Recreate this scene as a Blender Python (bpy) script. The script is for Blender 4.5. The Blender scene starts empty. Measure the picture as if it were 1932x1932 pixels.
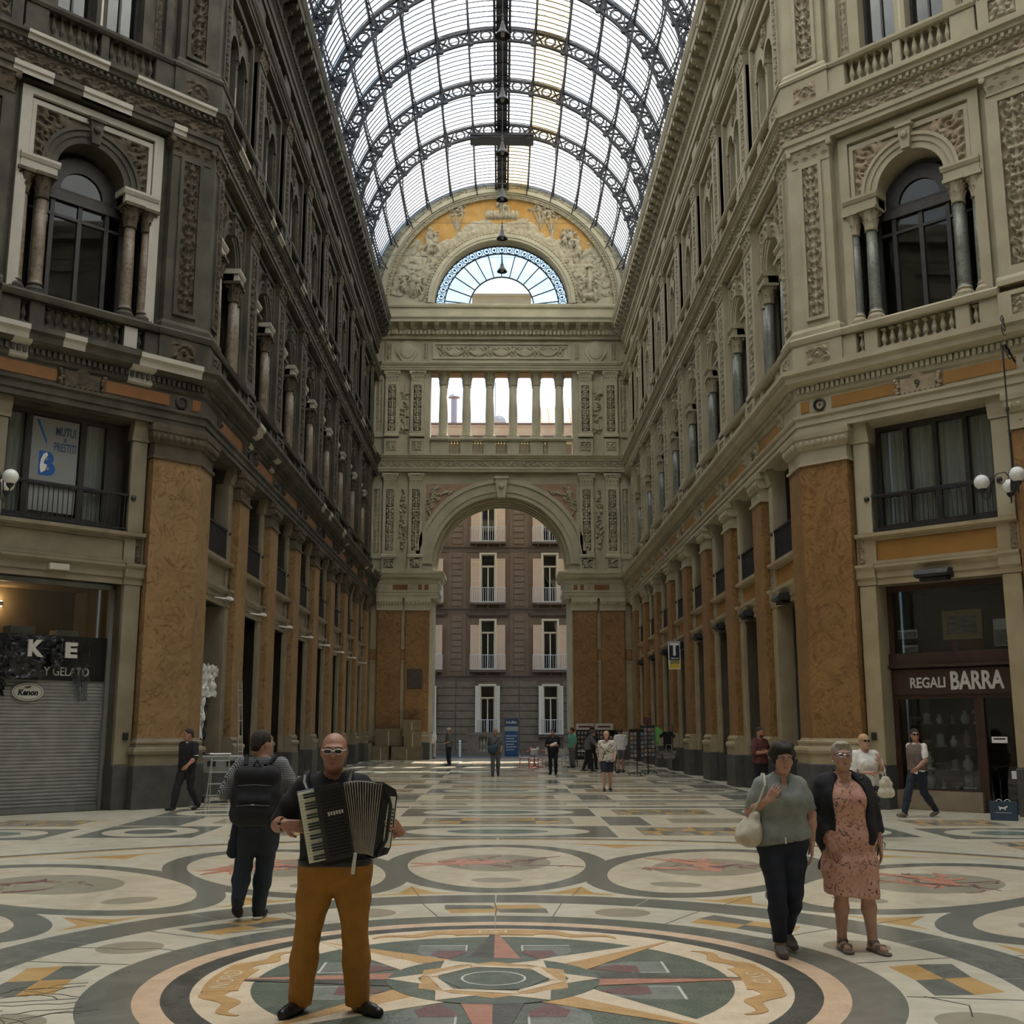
import bpy, math, random
import numpy as np
from mathutils import Matrix, Vector
from mathutils.geometry import tessellate_polygon
random.seed(7)
SC = bpy.context.scene
COL = SC.collection
R = math.radians
# ---------------------------------------------------------------- camera
cd = bpy.data.cameras.new('camera'); cam = bpy.data.objects.new('camera', cd); COL.objects.link(cam)
cam.location = (0, 0, 1.78); cam.rotation_euler = (R(90 + 10.69), 0, R(-0.55))
cd.sensor_width = 36; cd.lens = 36 * 2150 / 1932; cd.clip_end = 800
SC.camera = cam
# ---------------------------------------------------------------- sky, sun, exposure
SUN_EL, SUN_AZ = 57.0, 11.0
w = bpy.data.worlds.new('sky'); SC.world = w; w.use_nodes = True
nt = w.node_tree; bg = nt.nodes['Background']
sky = nt.nodes.new('ShaderNodeTexSky'); sky.sky_type = 'NISHITA'; sky.sun_disc = False
sky.sun_elevation = R(SUN_EL); sky.sun_rotation = R(SUN_AZ); sky.air_density = 1.0; sky.dust_density = 2.0
nt.links.new(sky.outputs[0], bg.inputs[0]); bg.inputs[1].default_value = 0.22
sl = bpy.data.lights.new('sun', 'SUN'); sl.energy = 7.5; sl.angle = R(0.6); sl.color = (1, .95, .86)
sun = bpy.data.objects.new('sun', sl); COL.objects.link(sun)
sd = Vector((math.sin(R(SUN_AZ)) * math.cos(R(SUN_EL)), math.cos(R(SUN_AZ)) * math.cos(R(SUN_EL)), math.sin(R(SUN_EL))))
sun.rotation_euler = sd.to_track_quat('Z', 'Y').to_euler()
sun.location = sd * 150
SC.view_settings.view_transform = 'Standard'; SC.view_settings.look = 'None'
SC.view_settings.gamma = 1; SC.view_settings.exposure = 0.58
SC.cycles.max_bounces = 5; SC.cycles.diffuse_bounces = 3; SC.cycles.glossy_bounces = 2
SC.cycles.adaptive_threshold = 0.08; SC.cycles.transparent_max_bounces = 8; SC.cycles.caustics_reflective = False; SC.cycles.caustics_refractive = False
# ---------------------------------------------------------------- materials
def mat(name, c, c2=None, scale=3.0, rough=.7, bump=0.0, bscale=None, metal=0., spec=.5, detail=5., lo=.35, hi=.65, dist=0., trans=0., emit=None, coord='P', c3=None, stretch=None):
    m = bpy.data.materials.new(name); m.use_nodes = True
    t = m.node_tree; b = t.nodes['Principled BSDF']
    b.inputs['Base Color'].default_value = (*c, 1); b.inputs['Roughness'].default_value = rough
    b.inputs['Metallic'].default_value = metal; b.inputs['Specular IOR Level'].default_value = spec
    if emit: b.inputs['Emission Color'].default_value = (*emit[:3], 1); b.inputs['Emission Strength'].default_value = emit[3]
    if c2 or bump:
        if coord == 'P': g = t.nodes.new('ShaderNodeNewGeometry').outputs['Position']
        else: g = t.nodes.new('ShaderNodeTexCoord').outputs['Object']
        if stretch:
            mp = t.nodes.new('ShaderNodeMapping'); mp.inputs['Scale'].default_value = stretch; t.links.new(g, mp.inputs[0]); g = mp.outputs[0]
    if c2:
        n = t.nodes.new('ShaderNodeTexNoise'); n.inputs['Scale'].default_value = scale; n.inputs['Detail'].default_value = detail
        n.inputs['Distortion'].default_value = dist; t.links.new(g, n.inputs['Vector'])
        r = t.nodes.new('ShaderNodeValToRGB'); t.links.new(n.outputs[0], r.inputs[0])
        r.color_ramp.elements[0].position = lo; r.color_ramp.elements[0].color = (*c, 1)
        r.color_ramp.elements[1].position = hi; r.color_ramp.elements[1].color = (*c2, 1)
        if c3:
            e = r.color_ramp.elements.new((lo + hi) / 2); e.color = (*c3, 1)
        t.links.new(r.outputs[0], b.inputs['Base Color'])
    if bump:
        n2 = t.nodes.new('ShaderNodeTexNoise'); n2.inputs['Scale'].default_value = bscale or scale * 4; n2.inputs['Detail'].default_value = 4
        t.links.new(g, n2.inputs['Vector'])
        bp = t.nodes.new('ShaderNodeBump'); bp.inputs['Strength'].default_value = bump; bp.inputs['Distance'].default_value = .03
        t.links.new(n2.outputs[0], bp.inputs['Height']); t.links.new(bp.outputs[0], b.inputs['Normal'])
    return m

def marble(name, ca, cb, cc, scale=1.2, rough=.35, dist=2.5):
    m = bpy.data.materials.new(name); m.use_nodes = True
    t = m.node_tree; b = t.nodes['Principled BSDF']; b.inputs['Roughness'].default_value = rough
    g = t.nodes.new('ShaderNodeNewGeometry').outputs['Position']
    n = t.nodes.new('ShaderNodeTexNoise'); n.inputs['Scale'].default_value = scale; n.inputs['Detail'].default_value = 7; n.inputs['Distortion'].default_value = dist
    t.links.new(g, n.inputs['Vector'])
    r = t.nodes.new('ShaderNodeValToRGB'); e = r.color_ramp.elements
    e[0].position = .32; e[0].color = (*ca, 1); e[1].position = .68; e[1].color = (*cc, 1)
    x = e.new(.46); x.color = (*cb, 1); x = e.new(.56); x.color = (*[(p + q) / 2 for p, q in zip(ca, cb)], 1)
    t.links.new(n.outputs[0], r.inputs[0])
    n2 = t.nodes.new('ShaderNodeTexNoise'); n2.inputs['Scale'].default_value = scale * .5; n2.inputs['Detail'].default_value = 3
    t.links.new(g, n2.inputs['Vector'])
    mx = t.nodes.new('ShaderNodeMix'); mx.data_type = 'RGBA'; mx.blend_type = 'MULTIPLY'; mx.inputs[0].default_value = .5
    t.links.new(r.outputs[0], mx.inputs[6]); t.links.new(n2.outputs[1], mx.inputs[7]); 
    hs = t.nodes.new('ShaderNodeHueSaturation'); hs.inputs['Saturation'].default_value = 0.0; hs.inputs['Value'].default_value = 1.9
    t.links.new(n2.outputs[1], hs.inputs['Color']); t.links.new(hs.outputs[0], mx.inputs[7])
    n3 = t.nodes.new('ShaderNodeTexNoise'); n3.inputs['Scale'].default_value = scale * .8; n3.inputs['Detail'].default_value = 4; n3.inputs['Distortion'].default_value = dist * .7
    t.links.new(g, n3.inputs['Vector']); rv = t.nodes.new('ShaderNodeValToRGB'); ev = rv.color_ramp.elements; ev[0].position = .485; ev[0].color = (1, 1, 1, 1); ev[1].position = .515; ev[1].color = (1, 1, 1, 1)
    x = ev.new(.5); x.color = (.55, .5, .42, 1); t.links.new(n3.outputs[0], rv.inputs[0])
    m2 = t.nodes.new('ShaderNodeMix'); m2.data_type = 'RGBA'; m2.blend_type = 'MULTIPLY'; m2.inputs[0].default_value = 1; t.links.new(mx.outputs[2], m2.inputs[6]); t.links.new(rv.outputs[0], m2.inputs[7])
    t.links.new(m2.outputs[2], b.inputs['Base Color'])
    return m

def glass(name, tint=(.8, .85, .85), rough=.03, gloss=.10):
    m = bpy.data.materials.new(name); m.use_nodes = True; t = m.node_tree
    t.nodes.remove(t.nodes['Principled BSDF']); out = t.nodes['Material Output']
    tr = t.nodes.new('ShaderNodeBsdfTransparent'); tr.inputs[0].default_value = (*tint, 1)
    gl = t.nodes.new('ShaderNodeBsdfGlossy'); gl.inputs['Roughness'].default_value = rough
    lw = t.nodes.new('ShaderNodeFresnel'); lw.inputs[0].default_value = 1.5
    ma = t.nodes.new('ShaderNodeMath'); ma.operation = 'MULTIPLY_ADD'; ma.inputs[1].default_value = .42; ma.inputs[2].default_value = gloss
    ma.use_clamp = True; t.links.new(lw.outputs[0], ma.inputs[0])
    mx = t.nodes.new('ShaderNodeMixShader'); t.links.new(ma.outputs[0], mx.inputs[0]); t.links.new(tr.outputs[0], mx.inputs[1]); t.links.new(gl.outputs[0], mx.inputs[2])
    t.links.new(mx.outputs[0], out.inputs[0]); return m

def translucent(name, c, c2, scale=1.5, tmix=0.):
    m = bpy.data.materials.new(name); m.use_nodes = True; t = m.node_tree
    t.nodes.remove(t.nodes['Principled BSDF']); out = t.nodes['Material Output']
    g = t.nodes.new('ShaderNodeNewGeometry').outputs['Position']
    n = t.nodes.new('ShaderNodeTexNoise'); n.inputs['Scale'].default_value = scale; n.inputs['Detail'].default_value = 3; t.links.new(g, n.inputs['Vector'])
    r = t.nodes.new('ShaderNodeValToRGB'); r.color_ramp.elements[0].position = .35; r.color_ramp.elements[0].color = (*c, 1)
    r.color_ramp.elements[1].position = .65; r.color_ramp.elements[1].color = (*c2, 1); t.links.new(n.outputs[0], r.inputs[0])
    tl = t.nodes.new('ShaderNodeBsdfTranslucent'); t.links.new(r.outputs[0], tl.inputs[0])
    tp = t.nodes.new('ShaderNodeBsdfTransparent'); tp.inputs[0].default_value = (.9, .95, 1, 1)
    mx = t.nodes.new('ShaderNodeMixShader'); mx.inputs[0].default_value = tmix
    t.links.new(tl.outputs[0], mx.inputs[1]); t.links.new(tp.outputs[0], mx.inputs[2]); t.links.new(mx.outputs[0], out.inputs[0]); return m

K = {}
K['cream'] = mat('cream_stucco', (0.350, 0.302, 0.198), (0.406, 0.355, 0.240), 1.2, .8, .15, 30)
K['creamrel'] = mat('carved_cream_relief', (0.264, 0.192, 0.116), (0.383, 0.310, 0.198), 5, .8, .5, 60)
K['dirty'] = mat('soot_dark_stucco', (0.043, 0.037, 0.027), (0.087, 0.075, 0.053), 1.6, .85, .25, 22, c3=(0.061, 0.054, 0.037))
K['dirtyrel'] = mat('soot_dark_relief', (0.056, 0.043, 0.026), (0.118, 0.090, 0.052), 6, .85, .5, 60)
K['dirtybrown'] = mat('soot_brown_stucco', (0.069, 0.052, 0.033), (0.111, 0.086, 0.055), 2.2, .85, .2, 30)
K['clean'] = mat('cleaned_stucco', (0.396, 0.371, 0.300), (0.462, 0.429, 0.360), 2, .8, .1, 30)
K['far'] = mat('grey_cream_stucco', (0.392, 0.361, 0.246), (0.490, 0.446, 0.308), 1.1, .8, .15, 25)
K['farrel'] = mat('grey_cream_relief', (0.323, 0.282, 0.181), (0.470, 0.414, 0.284), 5, .8, .4, 50)
K['farpink'] = mat('pink_relief_ground', (.36, .22, .14), (.42, .28, .19), 3, .8)
K['gold'] = mat('gold_tympanum_ground', (0.400, 0.211, 0.035), (0.496, 0.281, 0.063), 2.5, .6)
K['ochre'] = marble('ochre_marble', (0.165, 0.075, 0.022), (0.255, 0.143, 0.053), (0.187, 0.102, 0.034), 1.5, .4, 3.2)
K['ochreL'] = marble('ochre_marble_dusty', (0.181, 0.093, 0.032), (0.268, 0.171, 0.080), (0.216, 0.135, 0.058), 1.3, .45, 2.6)
K['pale'] = mat('pale_mottled_marble', (0.310, 0.238, 0.135), (0.372, 0.302, 0.185), 2.0, .5, .05, 20)
K['paleL'] = mat('pale_dusty_marble', (0.190, 0.158, 0.103), (0.242, 0.204, 0.136), 2.0, .55, .05, 20)
K['plinth'] = mat('dark_granite', (0.050, 0.049, 0.046), (0.077, 0.075, 0.068), 4, .5, .05, 60)
K['orange'] = mat('orange_panel', (0.286, 0.138, 0.023), (0.330, 0.164, 0.032), 2, .6)
K['orangeL'] = mat('faded_orange_panel', (0.186, 0.072, 0.017), (0.236, 0.102, 0.028), 2, .7)
K['green'] = marble('grey_green_marble', (0.096, 0.101, 0.084), (0.176, 0.179, 0.140), (0.128, 0.133, 0.105), 3, .35, 1.5)
K['brownm'] = marble('worn_brown_marble', (0.099, 0.067, 0.036), (0.189, 0.148, 0.099), (0.126, 0.090, 0.054), 2.5, .5, 1.5)
K['iron'] = mat('black_iron', (.018, .018, .02), (.03, .03, .03), 8, .5, metal=.2)
K['wood'] = mat('dark_wood', (.022, .018, .015), (.035, .028, .022), 6, .5)
K['steel'] = mat('painted_vault_iron', (.035, .037, .042), (.05, .05, .055), 4, .55, metal=.2)
K['glass'] = glass('window_glass', (.80, .82, .80), .02, .018)
K['shopglass'] = glass('shop_glass', (.75, .78, .78), .02, .05)
K['curtain'] = mat('grey_curtain', (.50, .50, .46), (.64, .64, .59), 2, .9, stretch=(9, 9, .3))
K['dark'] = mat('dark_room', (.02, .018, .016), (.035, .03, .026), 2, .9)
K['shutter'] = mat('grey_metal_shutter', (.20, .20, .185), (.25, .25, .23), 3, .5, metal=.3)
K['shutterD'] = mat('dark_metal_shutter', (.05, .055, .055), (.07, .072, .07), 3, .5, metal=.3)
K['white'] = mat('white_paint', (.75, .74, .70), (.8, .79, .76), 4, .5)
K['pane'] = translucent('frosted_vault_glass', (.86, .87, .84), (.96, .95, .90), .8)
K['paneB'] = translucent('sky_tinted_vault_glass', (.62, .80, .93), (.78, .89, .95), .8)  # blue of the sky behind, painted into the pane colour
K['paneY'] = translucent('yellow_vault_glass', (.85, .62, .28), (.92, .76, .45), .8)  # yellow tint for two columns of panes near the crown
K['ltglass'] = glass('lunette_glass', (.55, .70, .78), .03, .06)
# ---------------------------------------------------------------- mesh tools
# local wall frame: x = to the viewer's right, y = up, z = out of the wall
class MB:
    def __init__(s): s.v = []; s.f = []
    def add(s, v, f):
        o = len(s.v); s.v += [tuple(p) for p in v]; s.f += [tuple(i + o for i in q) for q in f]; return s
    def box(s, x0, x1, y0, y1, z0, z1):
        return s.add([(x0, y0, z0), (x1, y0, z0), (x1, y1, z0), (x0, y1, z0), (x0, y0, z1), (x1, y0, z1), (x1, y1, z1), (x0, y1, z1)],
                     [(0, 3, 2, 1), (4, 5, 6, 7), (0, 1, 5, 4), (1, 2, 6, 5), (2, 3, 7, 6), (3, 0, 4, 7)])
    def cbox(s, x0, x1, y0, y1, z0, z1, c=.02):
        # box with its front edges chamfered
        b = [(x0, y0), (x1, y0), (x1, y1), (x0, y1)]; t = [(x0 + c, y0 + c), (x1 - c, y0 + c), (x1 - c, y1 - c), (x0 + c, y1 - c)]
        v = [(x, y, z0) for x, y in b] + [(x, y, z1 - c) for x, y in b] + [(x, y, z1) for x, y in t]
        f = [(8, 9, 10, 11)] + [(i, (i + 1) % 4, 4 + (i + 1) % 4, 4 + i) for i in range(4)] + [(4 + i, 4 + (i + 1) % 4, 8 + (i + 1) % 4, 8 + i) for i in range(4)]
        return s.add(v, f + [(3, 2, 1, 0)])
    def prism(s, pts, z0, z1, ax='z'):
        n = len(pts); fn = {'z': lambda a, b, c: (a, b, c), 'y': lambda a, b, c: (a, c, b), 'x': lambda a, b, c: (c, a, b)}[ax]
        return s.add([fn(a, b, z0) for a, b in pts] + [fn(a, b, z1) for a, b in pts],
                     [tuple(range(n - 1, -1, -1)), tuple(range(n, 2 * n))] + [(i, (i + 1) % n, n + (i + 1) % n, n + i) for i in range(n)])
    def mould(s, prof, x0, x1, k0=0., k1=0.):
        # prof: (out, up) outline, swept along x; ends sheared by k*out for mitres
        n = len(prof)
        return s.add([(x0 + k0 * a, b, a) for a, b in prof] + [(x1 + k1 * a, b, a) for a, b in prof],
                     [tuple(range(n)), tuple(range(2 * n - 1, n - 1, -1))] + [(i, n + i, n + (i + 1) % n, (i + 1) % n) for i in range(n)])
    def lathe(s, prof, c=(0, 0, 0), seg=12, ax='y', arc=2 * math.pi, a0=0.):
        full = abs(arc - 2 * math.pi) < 1e-6; m = seg if full else seg + 1; v = []; f = []
        for r, h in prof:
            for i in range(m):
                a = a0 + arc * i / seg; p, q = r * math.cos(a), r * math.sin(a)
                v.append((c[0] + p, c[1] + h, c[2] + q) if ax == 'y' else (c[0] + p, c[1] + q, c[2] + h) if ax == 'z' else (c[0] + h, c[1] + p, c[2] + q))
        for j in range(len(prof) - 1):
            for i in range(seg):
                k = (i + 1) % m; f.append((j * m + i, j * m + k, (j + 1) * m + k, (j + 1) * m + i))
        if full:
            f.append(tuple(range(m))); f.append(tuple((len(prof) - 1) * m + i for i in range(m)))
        return s.add(v, f)
    def tube(s, pts, r, seg=6, closed=False):
        P = [Vector(p) for p in pts]; n = len(P); v = []; f = []
        rr = r if isinstance(r, (list, tuple)) else [r] * n
        up = None
        for i in range(n):
            a = P[(i - 1) % n] if (i or closed) else P[0]; b = P[(i + 1) % n] if (i < n - 1 or closed) else P[-1]
            d = (b - a).normalized()
            if up is None: up = Vector((0, 0, 1)) if abs(d.z) < .9 else Vector((1, 0, 0))
            e = d.cross(up).normalized(); up = e.cross(d).normalized()
            for k in range(seg):
                t = 2 * math.pi * k / seg; v.append(P[i] + (e * math.cos(t) + up * math.sin(t)) * rr[i])
        m = n if closed else n - 1
        for i in range(m):
            j = (i + 1) % n
            for k in range(seg):
                q = (k + 1) % seg; f.append((i * seg + k, i * seg + q, j * seg + q, j * seg + k))
        if not closed: f.append(tuple(range(seg - 1, -1, -1))); f.append(tuple((n - 1) * seg + k for k in range(seg)))
        return s.add(v, f)
    def plate(s, outer, holes, z0, z1, side=True):
        L = [outer] + list(holes); polys = [[Vector((x, y, 0)) for x, y in q] for q in L]
        tris = tessellate_polygon(polys); flat = [p for q in L for p in q]; n = len(flat)
        v = [(x, y, z1) for x, y in flat]; f = [tuple(t) for t in tris]
        if side:
            v += [(x, y, z0) for x, y in flat]; o = 0
            for q in L:
                m = len(q); f += [(o + i, o + (i + 1) % m, n + o + (i + 1) % m, n + o + i) for i in range(m)]; o += m
        return s.add(v, f)
    def grid(s, H, x0, x1, y0, y1, z0):
        ny, nx = H.shape; xs = np.linspace(x0, x1, nx); ys = np.linspace(y0, y1, ny)
        v = [(xs[i], ys[j], z0 + H[j, i]) for j in range(ny) for i in range(nx)]
        return s.add(v, [(j * nx + i, j * nx + i + 1, (j + 1) * nx + i + 1, (j + 1) * nx + i) for j in range(ny - 1) for i in range(nx - 1)])
    def xf(s, M, start=0):
        s.v[start:] = [tuple(M @ Vector(p)) for p in s.v[start:]]; return s
    def mesh(s, name, m=None, smooth=False):
        me = bpy.data.meshes.new(name); me.from_pydata(s.v, [], s.f)
        if m: me.materials.append(K[m] if isinstance(m, str) else m)
        if smooth: me.polygons.foreach_set('use_smooth', [True] * len(me.polygons))
        me.update(); return me
def rect(x0, x1, y0, y1): return [(x0, y0), (x1, y0), (x1, y1), (x0, y1)]
def arcpts(cx, cy, r, a0, a1, n): return [(cx + r * math.cos(R(a0 + (a1 - a0) * i / n)), cy + r * math.sin(R(a0 + (a1 - a0) * i / n))) for i in range(n + 1)]
WM = {}
I4 = Matrix.Identity(4)
def ob(name, me, parent=None, mw=I4, m=None):
    o = bpy.data.objects.new(name, me); COL.objects.link(o)
    if parent is not None:
        o.parent = parent; o.matrix_parent_inverse = WM[parent].inverted()
    o.matrix_basis = mw; WM[o] = mw.copy()
    if m is not None and me is not None:
        o.material_slots[0].link = 'OBJECT'; o.material_slots[0].material = K[m] if isinstance(m, str) else m
    return o
def tag(o, label=None, cat=None, group=None, kind=None):
    if label: o['label'] = label
    if cat: o['category'] = cat
    if group: o['group'] = group
    if kind: o['kind'] = kind
    return o
def frame(O, n):
    n = Vector(n).normalized(); r = Vector((0, 0, 1)).cross(n); M = Matrix.Identity(4)
    M.col[0][:3] = r; M.col[1][:3] = (0, 0, 1); M.col[2][:3] = n; M.col[3][:3] = O; return M
def T(x, y, z=0.): return Matrix.Translation((x, y, z))
def RZ(a): return Matrix.Rotation(R(a), 4, 'Z')
def textmesh(s, size, m, ext=.01, align='CENTER', bold=0., sx=1., shear=0.):
    cu = bpy.data.curves.new('t', 'FONT'); cu.body = s; cu.size = size; cu.extrude = ext; cu.align_x = align; cu.offset = bold; cu.shear = shear
    cu.resolution_u = 3
    o = bpy.data.objects.new('t', cu); COL.objects.link(o); dg = bpy.context.evaluated_depsgraph_get()
    me = bpy.data.meshes.new_from_object(o.evaluated_get(dg)); bpy.data.objects.remove(o); bpy.data.curves.remove(cu)
    if sx != 1.:
        for v in me.vertices: v.co.x *= sx
    me.materials.clear(); me.materials.append(K[m] if isinstance(m, str) else m); return me
def textfit(s, w, h, m, ext=.01, bold=0.):
    me = textmesh(s, 1., m, ext, 'CENTER', bold); xs = [v.co.x for v in me.vertices]; ys = [v.co.y for v in me.vertices]; x0, x1, y0, y1 = min(xs), max(xs), min(ys), max(ys)
    for v in me.vertices: v.co.x = ((v.co.x - x0) / (x1 - x0) - .5) * w; v.co.y = (v.co.y - y0) / (y1 - y0) * h
    return me
# ---------------------------------------------------------------- carved ornament height fields
def seg_d(X, Y, a, b):
    ax, ay = a; bx, by = b; dx, dy = bx - ax, by - ay; L = dx * dx + dy * dy + 1e-9
    t = np.clip(((X - ax) * dx + (Y - ay) * dy) / L, 0, 1); return np.hypot(X - ax - t * dx, Y - ay - t * dy)
def poly_d(X, Y, pts):
    d = np.full(X.shape, 9.)
    for a, b in zip(pts[:-1], pts[1:]): d = np.minimum(d, seg_d(X, Y, a, b))
    return d
def spiral(cx, cy, r, turns, a0, sgn, n=22):
    return [(cx + r * (1 - i / n * .85) * math.cos(a0 + sgn * turns * 2 * math.pi * i / n), cy + r * (1 - i / n * .85) * math.sin(a0 + sgn * turns * 2 * math.pi * i / n)) for i in range(n + 1)]
def ornament(w, h, nx, ny, unit, depth=.035, seed=1, vertical=True, mirror=True):
    """scroll-and-leaf relief: stems with spirals, leaves and rosettes; real height field"""
    rg = random.Random(seed); X, Y = np.meshgrid(np.linspace(-w / 2, w / 2, nx), np.linspace(0, h, ny))
    if vertical: A, B, W, L = (np.abs(X) if mirror else X), Y, w / 2, h
    else: A, B, W, L = Y - h / 2, X + w / 2, h / 2, w
    d = np.full(X.shape, 9.); q = max(w if vertical else h, .1)
    sw = .035 * q; n = max(1, int(round(L / unit)))
    Hh = np.zeros_like(X)
    if vertical: Hh = np.maximum(Hh, np.clip(1 - (np.abs(X) / (sw * 1.3)) ** 2, 0, 1))
    for k in range(n):
        c = (k + .5) * L / n; u = L / n; s = 1 if k % 2 else -1
        if vertical:
            curves = [spiral(W * .52, c, W * .40, 1.35, math.pi * (1.0 if s > 0 else 1.2), s), [(0, c - u * .45), (W * .5, c - u * .3), (W * .85, c - u * .05)], [(0, c + u * .1), (W * .35, c + u * .38), (W * .8, c + u * .45)]]
            leaves = [(W * .75, c + u * .32, .16, .05, .8), (W * .35, c - u * .38, .15, .05, -.5), (W * .2, c + u * .25, .13, .05, 1.2)]
        else:
            curves = [spiral(c, s * W * .05, W * .62, 1.3, math.pi, s), [(c - u * .5, -s * W * .5), (c - u * .2, -s * W * .7), (c + u * .15, -s * W * .6), (c + u * .5, s * W * .5)]]
            curves = [[(p_[1], p_[0]) for p_ in cv] for cv in curves]
            leaves = [(s * W * .7, c - u * .35, .2, .08, .6), (-s * W * .55, c + u * .3, .2, .08, -.7), (s * W * .55, c + u * .38, .17, .07, 1.4)]
        for cv in curves:
            dd = poly_d(A, B, cv); Hh = np.maximum(Hh, np.clip(1 - (dd / sw) ** 2, 0, 1) * .85)
        for lx, ly, la, lb, an in leaves:
            la *= q * (.9 if vertical else 1); lb *= q * 1.2
            an += rg.uniform(-.3, .3); ca, sa = math.cos(an), math.sin(an); p = (A - lx) * ca + (B - ly) * sa; r_ = -(A - lx) * sa + (B - ly) * ca
            e = (p / la) ** 2 + (r_ / lb) ** 2; Hh = np.maximum(Hh, np.clip(1 - e, 0, 1) ** .5 * .9)
        e = (A ** 2 + (B - c) ** 2) / (q * .11) ** 2; Hh = np.maximum(Hh, np.clip(1 - e, 0, 1) ** .5)
    Hh[0, :] = Hh[-1, :] = 0; Hh[:, 0] = Hh[:, -1] = 0
    return Hh * depth
# ================================================================ side walls of the arcade
YF = 65.0; XW = 7.5; FOLD = (7.5, 26.824); PER = 4.3
Y0 = 29.42                      # centre of the first bay along the arcade
BAYS = [Y0 + PER * k for k in range(8)]
PILS = [31.55 + PER * k for k in range(8)]
S2 = math.sqrt(.5)
def fr_side(sd, y): return frame((sd * XW, y, 0), (-sd, 0, 0))
def fr_diag(sd, s): return frame((sd * (7.2 + S2 * s + .3 * S2), 26.7 - S2 * s + .3 * S2, 0), (-sd * S2, -S2, 0))
TY = dict(c=dict(B=3.1, a=1.1, a1=1.3, R=.70, c=.90), d=dict(B=3.72, a=1.42, a1=1.55, R=.82, c=1.06))
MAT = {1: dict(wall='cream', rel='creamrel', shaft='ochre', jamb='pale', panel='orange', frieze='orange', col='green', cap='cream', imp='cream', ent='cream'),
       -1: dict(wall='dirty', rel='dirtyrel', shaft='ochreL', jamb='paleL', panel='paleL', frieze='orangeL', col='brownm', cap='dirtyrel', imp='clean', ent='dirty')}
CACHE = {}
def cm(key, fn, m, smooth=False):
    if key not in CACHE:
        b = MB(); fn(b); CACHE[key] = b.mesh(key, m, smooth)
    return CACHE[key]
E1 = [(0, 8.75), (.34, 8.75), (.34, 8.9), (.37, 8.9), (.37, 9.06), (.42, 9.09), (.42, 9.15), (.33, 9.17), (.33, 9.56), (.39, 9.6), (.39, 9.84), (.53, 9.88), (.60, 9.95), (.62, 10.08), (.69, 10.14), (.69, 10.25), (0, 10.25)]
E2 = [(0, 16.1), (.31, 16.1), (.31, 16.22), (.35, 16.24), (.35, 16.36), (.29, 16.38), (.29, 16.74), (.36, 16.76), (.36, 16.86), (.44, 16.9), (.46, 16.99), (.52, 17.02), (.52, 17.1), (0, 17.1)]
E3 = [(0, 21.9), (.29, 21.9), (.29, 22.02), (.33, 22.04), (.33, 22.14), (.38, 22.18), (.44, 22.3), (.44, 22.4), (0, 22.4)]
E4 = [(0, 23.6), (.22, 23.6), (.22, 23.85), (.27, 23.87), (.27, 24.1), (.36, 24.2), (.36, 24.55), (.40, 24.98), (.86, 25.0), (.86, 25.28), (.9, 25.32), (.98, 25.52), (.98, 25.62), (.93, 25.7), (0, 25.7)]
SILL1 = [(0, 10.93), (.38, 10.93), (.40, 10.98), (.42, 11.06), (.36, 11.12), (0, 11.12)]
SILL2 = [(0, 17.88), (.34, 17.88), (.38, 17.95), (.38, 18.02), (0, 18.02)]
PLB1 = [(0, 10.25), (.36, 10.25), (.36, 10.33), (.33, 10.36), (0, 10.36)]

def serlian(t, y0, ys, yc):
    a1, R_, c = t['a1'], t['R'], t['c']
    return [(-a1, y0), (a1, y0), (a1, ys), (R_, ys), (R_, yc)] + arcpts(0, yc, R_, 0, 180, 14)[1:-1] + [(-R_, yc), (-R_, ys), (-a1, ys)]
def bay_wall(mb, t, M):
    """plain masonry of one bay, with its openings, in all storeys"""
    st = len(mb.v); h = t['B'] / 2 + .62
    mb.plate(rect(-h, h, 0, 8.75), [rect(-t['a'], t['a'], .001, 4.95), rect(-t['a'], t['a'], 6.15, 8.70)], -.6, 0)
    mb.plate(rect(-h, h, 10.25, 16.1), [serlian(t, 11.12, 14.0, 14.32)], -.6, .02)
    k = t['c'] * .56; r2 = k * .78
    bf = lambda s: [(s * k - r2, 18.02), (s * k + r2, 18.02), (s * k + r2, 20.3)] + arcpts(s * k, 20.3, r2, 0, 180, 10)[1:] 
    mb.plate(rect(-h, h, 17.1, 21.9), [bf(-1), bf(1)], -.5, 0)
    mb.plate(rect(-h, h, 22.4, 23.6), [rect(-h + .75, -.12, 22.5, 23.45), rect(.12, h - .75, 22.5, 23.45)], -.5, 0)
    mb.xf(M, st)

BAL = [(.055, 0), (.055, .05), (.035, .06), (.03, .09), (.062, .17), (.07, .22), (.05, .32), (.027, .42), (.025, .46), (.045, .48), (.045, .5)]
def baluster_mesh(m): return cm('baluster_' + m, lambda b: (b.box(-.06, .06, 0, .05, -.06, .06), b.lathe([(r, y * .96 + .03) for r, y in BAL], seg=8), b.box(-.055, .055, .5, .55, -.055, .055)), m)

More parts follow.
